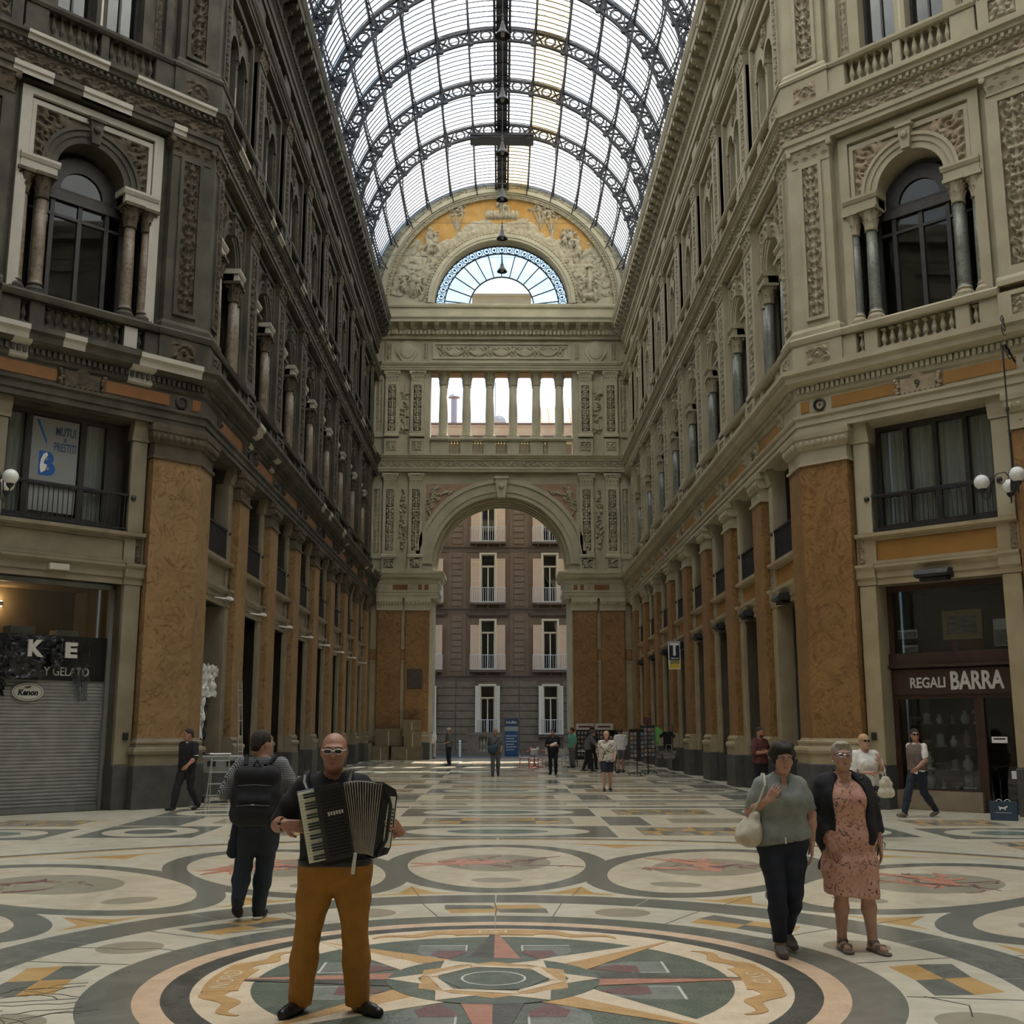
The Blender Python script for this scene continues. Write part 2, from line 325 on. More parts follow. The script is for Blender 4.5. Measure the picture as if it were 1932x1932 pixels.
def leaf(b, M, w, h, curl, tip):
    n = 4; v = []
    for i in range(n + 1):
        t = i / n; wd = w * (1 - .55 * t * t) * (1 + .15 * math.sin(t * 9)); o = curl * t ** 2.2
        y = h * (t - .12 * max(0, t - .75) * 4); v += [(-wd, y, o - tip), (0, y, o + tip), (wd, y, o - tip)]
    st = len(b.v); b.add(v, [(i * 3 + j, i * 3 + j + 1, (i + 1) * 3 + j + 1, (i + 1) * 3 + j) for i in range(n) for j in range(2)]); b.xf(M, st)
def pil_capital(b, w, h, d):
    """Corinthian pilaster capital: bell, two rows of leaves, corner volutes, abacus"""
    b.box(-w / 2, w / 2, 0, h * .06, 0, d + .02)
    b.add([(-w / 2 + .03, h * .06, 0), (w / 2 - .03, h * .06, 0), (w / 2 + .08, h * .85, 0), (-w / 2 - .08, h * .85, 0), (-w / 2 + .03, h * .06, d - .02), (w / 2 - .03, h * .06, d - .02), (w / 2 + .05, h * .85, d + .06), (-w / 2 - .05, h * .85, d + .06)],
          [(4, 5, 6, 7), (0, 4, 7, 3), (1, 2, 6, 5)])
    n = 4
    for row in range(2):
        for i in range(n - row):
            x = -w / 2 + w * (i + .5 + row * .5) / n
            leaf(b, T(x, h * (.06 + row * .28), d - .02 + row * .01), w / n * .48, h * .38, .07, .012)
    for s in (-1, 1):
        b.lathe([(.0, -.04), (.075, -.04), (.075, .04), (.05, .05), (0, .06)], (s * (w / 2 + .03), h * .74, d + .05), 8, 'z')
        leaf(b, T(s * w * .22, h * .55, d + .01), w * .08, h * .3, .06, .01)
    b.lathe([(0, -.03), (.06, -.03), (.05, .05), (0, .07)], (0, h * .9, d + .08), 7, 'z')
    b.box(-w / 2 - .1, w / 2 + .1, h * .85, h, 0, d + .1)
def col_capital(b, r, h):
    b.lathe([(r * 1.05, 0), (r * 1.15, .02), (r, .04), (r * 1.1, h * .5), (r * 1.5, h * .85)], seg=12)
    for row in range(2):
        for i in range(8):
            a = (i + .5 * row) * math.pi / 4; M = Matrix.Rotation(a, 4, 'Y') @ T(0, .04 + row * h * .3, r * (1.0 + .1 * row)); leaf(b, M, r * .36, h * .42, r * .5, .008)
    for i in range(4):
        a = math.pi / 4 + i * math.pi / 2; M = Matrix.Rotation(a, 4, 'Y') @ T(0, h * .78, r * 1.5); st = len(b.v); b.lathe([(0, -.02), (r * .3, -.02), (r * .3, .02), (0, .02)], (0, 0, 0), 7, 'x'); b.xf(M, st)
    b.box(-r * 1.65, r * 1.65, h * .86, h, -r * 1.65, r * 1.65)
def ionic_cap(b, w, d):
    """ground-floor pilaster capital with egg band: y from 7.95 to 8.75"""
    b.mould([(0, 7.93), (d + .05, 7.93), (d + .05, 7.99), (0, 7.99)], -w / 2 - .05, w / 2 + .05)
    b.box(-w / 2, w / 2, 7.99, 8.30, 0, d)
    b.mould([(0, 8.30), (d + .03, 8.30), (d + .10, 8.42), (d + .12, 8.56), (0, 8.56)], -w / 2 - .06, w / 2 + .06)
    b.mould([(0, 8.56), (d + .14, 8.56), (d + .16, 8.66), (d + .12, 8.66), (d + .12, 8.75), (0, 8.75)], -w / 2 - .1, w / 2 + .1)
    n = 7
    for i in range(n): b.lathe([(0, .06), (.045, .05), (.06, 0), (.05, -.05), (.02, -.09), (0, -.1)], (-w / 2 + w * (i + .5) / n, 8.45, d + .09), 6)
    for i in range(3): b.lathe([(0, -.02), (.045, -.02), (.05, .0), (.02, .035), (0, .04)], (-w * .3 + .3 * w * i, 8.14, d), 8, 'z')

RELP = {}
def relief(key, w, h, nx, ny, unit, depth, seed, vertical, m):
    if (key, m) not in CACHE:
        H = ornament(w, h, nx, ny, unit, depth * 1.25, seed, vertical); b = MB(); b.grid(H, -w / 2, w / 2, 0, h, 0); me = b.mesh(key, {'creamrel': 'cream', 'farrel': 'far', 'dirtyrel': 'dirtybrown'}[m], True); me.materials.append(K[m])
        q = (H[:-1, :-1] + H[1:, 1:] + H[1:, :-1] + H[:-1, 1:]) / 4; me.polygons.foreach_set('material_index', (q.ravel() < depth * .3).astype(np.int32)); CACHE[key, m] = me
    return CACHE[key, m]

def pilaster0(par, F, S, w=1.22):
    p = ob('pilaster', cm('shaft_%.2f' % w + S['shaft'], lambda b: b.cbox(-w / 2 + .02, w / 2 - .02, 1.52, 7.93, -.05, .30, .025), S['shaft']), par, F)
    ob('plinth', cm('pplinth_%.2f' % w, lambda b: b.cbox(-w / 2 - .1, w / 2 + .1, 0, .95, -.05, .42, .02), 'plinth'), p, F)
    def base(b):
        b.box(-w / 2 - .07, w / 2 + .07, .95, 1.18, -.05, .39)
        b.mould([(0, 1.18), (.40, 1.18), (.43, 1.23), (.43, 1.28), (.40, 1.33), (.36, 1.34), (.35, 1.39), (.37, 1.42), (.37, 1.46), (.34, 1.47), (.31, 1.53), (0, 1.53)], -w / 2 - .06, w / 2 + .06)
    ob('base', cm('pbase_%.2f' % w + S['jamb'], base, S['jamb']), p, F)
    ob('capital', cm('pcap_%.2f' % w + S['cap'], lambda b: ionic_cap(b, w, .30), S['cap'] if S['cap'] == 'cream' else 'dirtybrown'), p, F)
def pilaster1(par, F, S, w=1.15, y0=11.12, y1=15.45, yc=16.1, key='p1'):
    m = S['wall']
    def body(b):
        b.plate(rect(-w / 2, w / 2, y0, y1 + .12), [rect(-w / 2 + .27, w / 2 - .27, y0 + .42, y1 - .05)], .0, .26)
        b.mould([(.0, y0), (.33, y0), (.33, y0 + .12), (.29, y0 + .2), (.26, y0 + .22), (0, y0 + .22)], -w / 2 - .05, w / 2 + .05)
        b.box(-w / 2, w / 2, y0, y1 + .12, -.02, .2)
    p = ob('pilaster', cm(key + 'body' + m, body, m), par, F)
    ob('relief', relief(key + 'rel', w - .54, y1 - y0 - .47, 17, 90, .62, .075, 3, True, S['rel']), p, F @ T(0, y0 + .42, .2))
    ob('capital', cm(key + 'cap' + S['wall'], lambda b: pil_capital(b, w * .94, yc - y1 - .12, .27), S['wall'] if S['wall'] != 'dirty' else 'dirtyrel'), p, F @ T(0, y1 + .12, 0))
def pedestal(par, F, S, w=1.22, y0=10.25, y1=10.95, key='ped'):
    p = ob('pedestal', cm(key + S['wall'], lambda b: (b.plate(rect(-w / 2, w / 2, y0, y1), [rect(-w * .27, w * .27, y0 + .16, y1 - .1)], .0, .37), b.box(-w / 2, w / 2, y0, y1, -.02, .32)), S['wall']), par, F)
    ob('relief', relief(key + 'r', w * .54, y1 - y0 - .26, 25, 17, w * .27, .045, 5, False, S['rel']), p, F @ T(0, y0 + .16, .32))

def balustrade(par, F, S, t, y0, hgt, xs, blocks, sill, key):
    p = ob('balustrade', cm(key + S['wall'], lambda b: (b.mould(sill, -t['B'] / 2 - .05, t['B'] / 2 + .05), b.mould([(0, y0), (.34, y0), (.34, y0 + .06), (0, y0 + .06)], -t['B'] / 2 - .05, t['B'] / 2 + .05), [b.cbox(x0, x1, y0, sill[0][1], .0, .31, .015) for x0, x1 in blocks]), S['wall']), par, F)
    ob('backing', cm(key + 'bk', lambda b: b.box(-t['B'] / 2, t['B'] / 2, y0, sill[0][1], -.03, .035), 'dirty' if S['wall'] == 'dirty' else 'cream'), p, F)
    for x in xs: ob('baluster', baluster_mesh(S['wall']), p, F @ T(x, y0 + .06, .19) @ Matrix.Diagonal((1, hgt / .55, 1, 1)))

def mezz_window(par, F, S, t, nl, rail='bars', curtain=True, xs=None):
    a = t['a']; xs = xs or [(-a + .06 + (2 * a - .06) / nl * i + .02, -a + (2 * a - .06) / nl * (i + 1) - .02) for i in range(nl)]; nl = len(xs)
    def fr(b):
        b.plate(rect(-a, a, 6.15, 8.70), [rect(p, q, 6.37, 8.58) for p, q in xs], -.42, -.30)
        b.box(-a, a, 7.02, 7.07, -.43, -.29)
    w_ = ob('window', cm('mzf%s%d%.2f' % (t['B'], nl, xs[0][0]), fr, 'wood'), par, F)
    for i in range(nl):
        x0, x1 = xs[i]
        ob('pane', cm('mzp%.2f' % (x1 - x0), lambda b: b.box(-(x1 - x0) / 2, (x1 - x0) / 2, 6.3, 8.6, -.005, .005), 'glass'), w_, F @ T((x0 + x1) / 2, 0, -.38))
    if curtain: ob('curtain', cm('mzc%.2f' % a, lambda b: b.prism([(-a, 0)] + [(-a + 2 * a * i / 48, .03 * math.sin(i * 1.9)) for i in range(49)] + [(a, -.05), (-a, -.05)], 6.2, 8.68, 'y'), 'curtain'), w_, F @ T(0, 0, -.50))
    def railing(b):
        b.box(-a - .12, a + .12, 6.98, 7.03, .0, .05); b.box(-a - .02, a + .02, 6.2, 6.24, 0, .04)
        for i in range(int(2 * a / .11) + 1): b.box(-a + .11 * i - .008, -a + .11 * i + .008, 6.2, 7.0, .012, .028)
        for s in (-1, 1): b.lathe([(0, -.06), (.05, -.05), (.07, 0), (.05, .05), (0, .06)], (s * (a + .1), 6.95, .06), 8)
        if rail == 'solid': b.box(-a, a, 6.22, 6.95, .014, .02)
    ob('railing', cm('mzr%.2f%s' % (a, rail), railing, 'iron'), w_, F @ T(0, 0, .04))

def storey0(par, F, S, t):
    """jambs, lintel, panel of a ground-floor bay"""
    a = t['a']; h = t['B'] / 2
    for s in (-1, 1):
        j = ob('jamb', cm('jamb%.2f' % a + S['jamb'], lambda b: (b.cbox(-.2, .2, .95, 4.95, -.5, .12, .015), b.mould([(-.1, 4.95), (.14, 4.95), (.14, 5.05), (.19, 5.12), (.19, 5.3), (.24, 5.36), (.24, 5.42), (0, 5.42)], -.23, .23)), S['jamb']), par, F @ T(s * (a + .2), 0))
        ob('plinth', cm('jpl', lambda b: b.cbox(-.22, .22, 0, .95, -.5, .16, .015), 'plinth'), j, F @ T(s * (a + .2), 0))
    l = ob('lintel', cm('lint%.2f' % a + S['jamb'], lambda b: b.mould([(-.3, 4.95), (.08, 4.95), (.08, 5.1), (.11, 5.1), (.11, 5.26), (.2, 5.34), (.2, 5.4), (0, 5.42)], -a, a), S['jamb']), par, F)
    f = ob('panel_frame', cm('pfr%.2f' % a + S['jamb'], lambda b: (b.plate(rect(-h + .02, h - .02, 5.42, 6.02), [rect(-a + .05, a - .05, 5.5, 5.96)], 0, .1), b.mould([(-.3, 6.02), (.12, 6.02), (.2, 6.06), (.2, 6.14), (0, 6.15)], -h + .02, h - .02)), S['jamb']), par, F)
    ob('panel', cm('pan%.2f' % a + S['panel'], lambda b: b.cbox(-a + .05, a - .05, 5.5, 5.96, -.02, .05, .01), S['panel']), f, F)
    for s in (-1, 1):
        p = ob('window_jamb', cm('wj%.2f' % a + S['wall'], lambda b: (b.cbox(-.19, .19, 6.15, 8.3, -.4, .1, .015), b.mould([(-.1, 8.3), (.13, 8.3), (.13, 8.36), (.17, 8.5), (.2, 8.6), (.2, 8.75), (0, 8.75)], -.22, .22)), S['wall'] if S['wall'] == 'cream' else 'paleL'), par, F @ T(s * (a + .19), 0))
        ob('scroll', cm('scr' + S['rel'], lambda b: b.grid(ornament(.16, .62, 9, 26, .2, .05, 9, True), -.08, .08, 5.45, 6.1, .1), S['rel'], True), p, F @ T(s * (a + .3), 0))

def storey1(par, F, S, t):
    a1, R_, c = t['a1'], t['R'], t['c']; k = '%.2f' % a1; W = S['wall']
    ar = ob('archivolt', cm('arv' + k + W, lambda b: [b.plate(arcpts(0, 14.32, ro, 0, 180, 20) + arcpts(0, 14.32, ri, 180, 0, 20), [], .0, z) for ri, ro, z in ((R_, R_ + .16, .06), (R_ + .16, R_ + .30, .09), (R_ + .30, R_ + .38, .13))], W), par, F)
    ob('keystone', cm('key' + W, lambda b: (b.prism([(-.1, 0), (.1, 0), (.16, .55), (-.16, .55)], 0, .2), b.lathe([(0, -.02), (.1, 0), (.08, .06), (0, .08)], (0, .34, .2), 8, 'z'), b.box(-.2, .2, .55, .62, 0, .24)), W), ar, F @ T(0, 14.32 + R_ + .0))
    # spandrels
    hw = R_ + .55; yt = 15.62
    for s in (-1, 1):
        def sp(b):
            w_, h_ = hw, yt - 14.36; H = ornament(w_, h_, 52, 52, .36, .10, 4, True, False)
            b.grid(H, -w_ / 2, w_ / 2, 0, h_, 0); keep = []
            for f in b.f:
                x = sum(b.v[i][0] for i in f) / 4 + hw / 2; y = sum(b.v[i][1] for i in f) / 4 + .04
                if math.hypot(x, y) > R_ + .36: keep.append(f)
            b.f = keep
        ob('spandrel', cm('spn' + k + S['rel'], sp, S['rel'], True), par, F @ T(s * hw / 2, 14.36, .03) @ Matrix.Diagonal((s, 1, 1, 1)))
    sm = 'clean' if (W == 'dirty' and t['B'] > 3.5) else W
    sr = ob('surround', cm('sur' + k + sm, lambda b: (b.plate([(-hw - .1, 14.3), (-hw, 14.3), (-hw, yt), (hw, yt), (hw, 14.3), (hw + .1, 14.3), (hw + .1, yt + .12), (-hw - .1, yt + .12)], [], .0, .08), b.plate([(-hw - .36, 11.2), (-hw - .12, 11.2), (-hw - .12, yt + .2), (hw + .12, yt + .2), (hw + .12, 11.2), (hw + .36, 11.2), (hw + .36, 15.98), (-hw - .36, 15.98)], [], 0, .12)), sm), par, F)
    for s in (-1, 1):
        ob('impost', cm('imp' + k + S['imp'], lambda b: (b.box(R_ + .0, a1 + .1, 14.0, 14.22, -.3, .14), b.mould([(-.3, 14.22), (.16, 14.22), (.2, 14.3), (.2, 14.36), (-.3, 14.36)], R_ - .05, a1 + .12)), S['imp']), par, F @ Matrix.Diagonal((s, 1, 1, 1)))
        for x, r in ((c, .145), (a1 - .06, .125)):
            o = ob('column', cm('clm%.3f' % r + S['col'], lambda b: b.lathe([(r * 1.05, 11.42), (r, 11.5), (r * .98, 12.4), (r * .86, 13.45)], seg=14), S['col'], True), par, F @ T(s * x, 0, -.02))
            ob('base', cm('clb%.3f' % r + W, lambda b: (b.box(-r * 1.5, r * 1.5, 11.12, 11.22, -r * 1.5, r * 1.5), b.lathe([(r * 1.45, 11.22), (r * 1.5, 11.28), (r * 1.3, 11.33), (r * 1.1, 11.36), (r * 1.25, 11.4), (r * 1.05, 11.44)], seg=14)), W), o, F @ T(s * x, 0, -.02))
            ob('capital', cm('clc%.3f' % r + W, lambda b: col_capital(b, r, .57), W if W != 'dirty' else 'dirtyrel'), o, F @ T(s * x, 13.44, -.02))
    def fr(b):
        z0, z1 = -.48, -.38
        b.box(-c + .05, c - .05, 13.75, 13.95, z0, z1 + .04)
        b.plate(arcpts(0, 14.0, R_ + .1, 0, 180, 16), [arcpts(0, 14.06, R_ * .62, 0, 180, 14)[::-1]], z0, z1)
        for x in (-c + .02, -c * .62, 0, c * .62, c - .02): b.box(x - .05, x + .05, 11.1, 14.0, z0, z1)
        for x in (-a1, a1): b.box(x - .06, x + .06, 11.1, 14.0, z0, z1)
        b.box(-a1, a1, 13.35, 13.42, z0, z1); b.box(-a1, a1, 11.1, 11.2, z0, z1); b.box(-a1, a1, 13.92, 14.05, z0, z1)
    w_ = ob('window', cm('w1' + k, fr, 'wood'), par, F)
    for x0, x1, y0, y1 in ((-c + .05, -c * .62, 11.2, 13.36), (-c * .62, 0, 11.2, 13.36), (0, c * .62, 11.2, 13.36), (c * .62, c - .05, 11.2, 13.36), (-a1, -c, 11.2, 13.95), (c, a1, 11.2, 13.95), (-c, c, 13.4, 13.8), (-R_, R_, 14.0, 14.0 + R_ * .7)):
        ob('pane', cm('pn%.3f_%.2f' % (x1 - x0, y1 - y0), lambda b: b.box(-(x1 - x0) / 2, (x1 - x0) / 2, 0, y1 - y0, -.005, .005), 'glass'), w_, F @ T((x0 + x1) / 2, y0, -.43))
    ob('room', cm('rm' + k, lambda b: b.box(-a1 - .1, a1 + .1, 11, 15.3, -1.4, -1.3), 'dark'), w_, F)

def storey2(par, F, S, t):
    k = t['c'] * .56; r2 = k * .78; W = S['wall']; kk = '%.2f' % k
    ar = ob('archivolt', cm('a2' + kk + W, lambda b: [b.plate(arcpts(s * k, 20.3, r2 + .17, 0, 180, 12) + arcpts(s * k, 20.3, r2 + .02, 180, 0, 12), [], .0, .07) for s in (-1, 1)], W), par, F)
    ob('crest', cm('cr' + W, lambda b: b.grid(ornament(.5, .6, 15, 19, .3, .08, 2, True), -.25, .25, 0, .6, 0), S['rel'], True), ar, F @ T(0, 20.85, .02))
    hb = t['B'] / 2
    ob('surround', cm('s2' + kk + W, lambda b: (b.plate(rect(-hb + .1, hb - .1, 18.05, 21.75), [rect(-hb + .28, hb - .28, 18.05, 21.55)], .0, .14), b.plate(rect(-hb - .02, hb + .02, 18.02, 21.9), [rect(-hb + .1, hb - .1, 18.04, 21.75)], .0, .05)), W), par, F)
    for s in (-1, 1):
        ob('relief', relief('s2r', .17, 2.9, 9, 60, .4, .05, 8, True, S['rel']), par, F @ T(s * (hb - .42), 18.1, .02))
    o = ob('column', cm('c2', lambda b: b.lathe([(.085, 18.1), (.085, 18.2), (.07, 18.24), (.06, 20.05)], seg=10), S['wall'], True), par, F @ T(0, 0, -.06), m='clean' if W == 'dirty' else None)
    ob('capital', cm('c2c' + W, lambda b: col_capital(b, .075, .3), W), o, F @ T(0, 20.02, -.06))
    def fr(b):
        for s in (-1, 1):
            b.plate([(s * k - r2, 18.0), (s * k + r2, 18.0), (s * k + r2, 20.3)] + arcpts(s * k, 20.3, r2, 0, 180, 10)[1:], [rect(s * k - r2 + .06, s * k - .025, 18.1, 20.25), rect(s * k + .025, s * k + r2 - .06, 18.1, 20.25)], -.4, -.32)
    w_ = ob('window', cm('w2' + kk, fr, 'wood'), par, F)
    for s in (-1, 1):
        for q in (-1, 1): ob('pane', cm('p2' + kk, lambda b: b.box(-r2 / 2, r2 / 2, 18.1, 20.3, -.005, .005), 'glass'), w_, F @ T(s * k + q * r2 / 2, 0, -.37))
    ob('room', cm('rm2' + kk, lambda b: b.box(-1.5, 1.5, 18, 21, -.9, -.85), 'dark'), w_, F)
    # attic
    h = hb + .62
    for x in (-h + .75 + (h - .87) * f for f in (.35, .7)):
        for s in (-1, 1): ob('attic_post', cm('atp' + W, lambda b: (b.box(-.07, .07, 22.48, 23.47, -.3, .04), b.mould([(0, 23.3), (.1, 23.3), (.1, 23.47), (0, 23.47)], -.1, .1)), W), par, F @ T(s * x, 0))
    ob('attic_room', cm('atr' + kk, lambda b: b.box(-h + .6, h - .6, 22.4, 23.6, -.9, -.8), 'dark'), par, F)

WALLS = {}
def side_wall(sd):
    S = MAT[sd]; mb = MB(); t = TY['c']; I = Matrix.Identity(4)
    for y in BAYS: bay_wall(mb, t, fr_side(sd, y))
    # last strip up to the end wall, corner strip, hidden back of the wall
    F = fr_side(sd, YF); e = (YF - (BAYS[-1] + t['B'] / 2 + .62)) ; st = len(mb.v)
    for y0, y1 in ((0, 8.75), (10.25, 16.1), (17.1, 21.9), (22.4, 23.6)): mb.box(-.01 if sd > 0 else -e - .05, e + .05 if sd > 0 else .01, y0, y1, -.6, 0)
    mb.xf(F, st); st = len(mb.v)
    F0 = fr_side(sd, FOLD[1]); g = BAYS[0] - t['B'] / 2 - .6 - FOLD[1]
    for y0, y1 in ((0, 8.75), (10.25, 16.1), (17.1, 21.9), (22.4, 23.6)): mb.box(*((-g - .03, .0) if sd > 0 else (0, g + .03)), y0, y1, -.6, 0)
    mb.xf(F0, st); st = len(mb.v)
    L = YF - 30; mb.box(*((-L, 0) if sd > 0 else (0, L)), 0, 26.3, -3.0, -2.6); mb.box(*((-L, 4) if sd > 0 else (-4, L)), 26.2, 26.35, -3.2, -.3); mb.box(*((-L, 3.2) if sd > 0 else (-3.2, L)), 25.7, 26.62, -.6, .02); mb.xf(fr_side(sd, 30), st)
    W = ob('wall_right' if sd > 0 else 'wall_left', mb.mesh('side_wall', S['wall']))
    tag(W, 'long cream facade with ochre marble pilasters along the right of the arcade' if sd > 0 else 'soot-blackened facade with pale marble pilasters along the left of the arcade', 'wall', kind='structure')
    WALLS[sd] = W
    x0, x1 = -(YF - FOLD[1]), 0.
    def run(name, prof, m=None):
        b = MB()
        if sd > 0: b.mould(prof, x0, x1, 1, .414)
        else: b.mould(prof, -x1, -x0, -.414, -1)
        return ob(name, b.mesh(name, m or S['ent']), W, fr_side(sd, FOLD[1]))
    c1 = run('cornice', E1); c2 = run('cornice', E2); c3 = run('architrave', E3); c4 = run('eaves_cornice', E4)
    run('plinth_course', PLB1)
    # dentils, carved frieze, brackets, gutter rosettes
    sg = -1 if sd > 0 else 1
    def dents(y0, y1, z0, z1, w_, st, a, b_):
        b = MB(); n = int((b_ - a) / st)
        for i in range(n): x = sg * (a + st * i); b.box(x - w_ / 2, x + w_ / 2, y0, y1, z0, z1)
        return b.mesh('dentils', S['ent'])
    L = YF - FOLD[1]
    tag(ob('dentils', dents(9.70, 9.83, .38, .46, .075, .13, 0, L - .4), c1, fr_side(sd, FOLD[1])), kind='stuff')
    tag(ob('dentils', dents(16.78, 16.87, .35, .42, .08, .17, 0, L - .4), c2, fr_side(sd, FOLD[1])), kind='stuff')
    tag(ob('dentils', dents(24.22, 24.45, .34, .42, .12, .21, 0, L - .4), c4, fr_side(sd, FOLD[1])), kind='stuff')
    br = cm('bracket' + S['ent'], lambda b: (b.mould([(.3, 24.55), (.42, 24.55), (.5, 24.62), (.62, 24.75), (.8, 24.84), (.84, 24.98), (.3, 24.98)], -.11, .11), b.lathe([(0, -.02), (.07, -.01), (.05, .05), (0, .06)], (0, 24.66, .6), 6, 'z')), S['ent'])
    for i in range(int(L / .72)): ob('bracket', br, c4, fr_side(sd, FOLD[1] + .3 + .72 * i))
    for i in range(int(L / 1.44)): ob('rosette', cm('gros' + S['ent'], lambda b: b.lathe([(0, -.02), (.09, -.02), (.1, .02), (.04, .05), (0, .1)], (0, 25.14, .86), 7, 'z'), S['ent']), c4, fr_side(sd, FOLD[1] + .8 + 1.44 * i))
    fz = relief('fr2', PER, .36, 100, 15, .42, .05, 6, False, S['rel'])
    for y in BAYS + [BAYS[-1] + PER]:
        if y + PER / 2 < YF + 1.5: ob('frieze_relief', fz, c2, fr_side(sd, y if y < 63 else YF - PER / 2) @ T(0, 16.38, .295))
    for i, y in enumerate(BAYS):
        F = fr_side(sd, y)
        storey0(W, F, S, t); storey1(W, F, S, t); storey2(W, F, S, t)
        mezz_window(W, F, S, t, 3, 'solid')
        h = t['B'] / 2
        balustrade(W, F, S, t, 10.25 + .1, .47, [-.6 + .15 * q for q in range(9)] + [-1.14, 1.14], [(-h - .02, -1.22), (-1.06, -.68), (.68, 1.06), (1.22, h + .02)], SILL1, 'bl1c')
        balustrade(W, F, S, t, 17.1 + .1, .62, [-1.1 + .2 * q for q in range(5)] + [.3 + .2 * q for q in range(5)], [(-h - .02, -1.22), (-.2, .2), (1.22, h + .02)], SILL2, 'bl2c')
        # frieze: orange panel between roundels
        ob('frieze_panel', cm('fzp' + S['frieze'], lambda b: b.cbox(-1.25, 1.25, 9.22, 9.5, .30, .345, .008), S['frieze']), c1, F)
        for s in (-1, 1): ob('scroll_bracket', cm('scb' + S['wall'], lambda b: b.mould([(.3, 9.2), (.4, 9.22), (.46, 9.3), (.44, 9.36), (.4, 9.4), (.48, 9.5), (.44, 9.58), (.3, 9.6)], -.09, .09), S['wall']), c1, F @ T(s * 1.42, 0))
    for y in PILS:
        F = fr_side(sd, y)
        pilaster0(W, F, S, 1.18); pilaster1(W, F, S); pilaster1(W, F, S, 1.0, 18.02, 21.2, 21.9, 'p2'); pedestal(W, F, S); pedestal(W, F, S, 1.1, 17.1, 17.9, 'ped2')
        ob('attic_pier', cm('atpr' + S['wall'], lambda b: b.cbox(-.5, .5, 22.4, 23.6, 0, .16, .03), S['wall']), W, F)
        ob('roundel', cm('rnd' + S['wall'], lambda b: (b.lathe([(.15, .30), (.15, .36), (.11, .38), (.09, .34), (0, .36)], (0, 9.36, 0), 12, 'z')), 'iron' if sd < 0 else 'brownm'), c1, F)
    return W

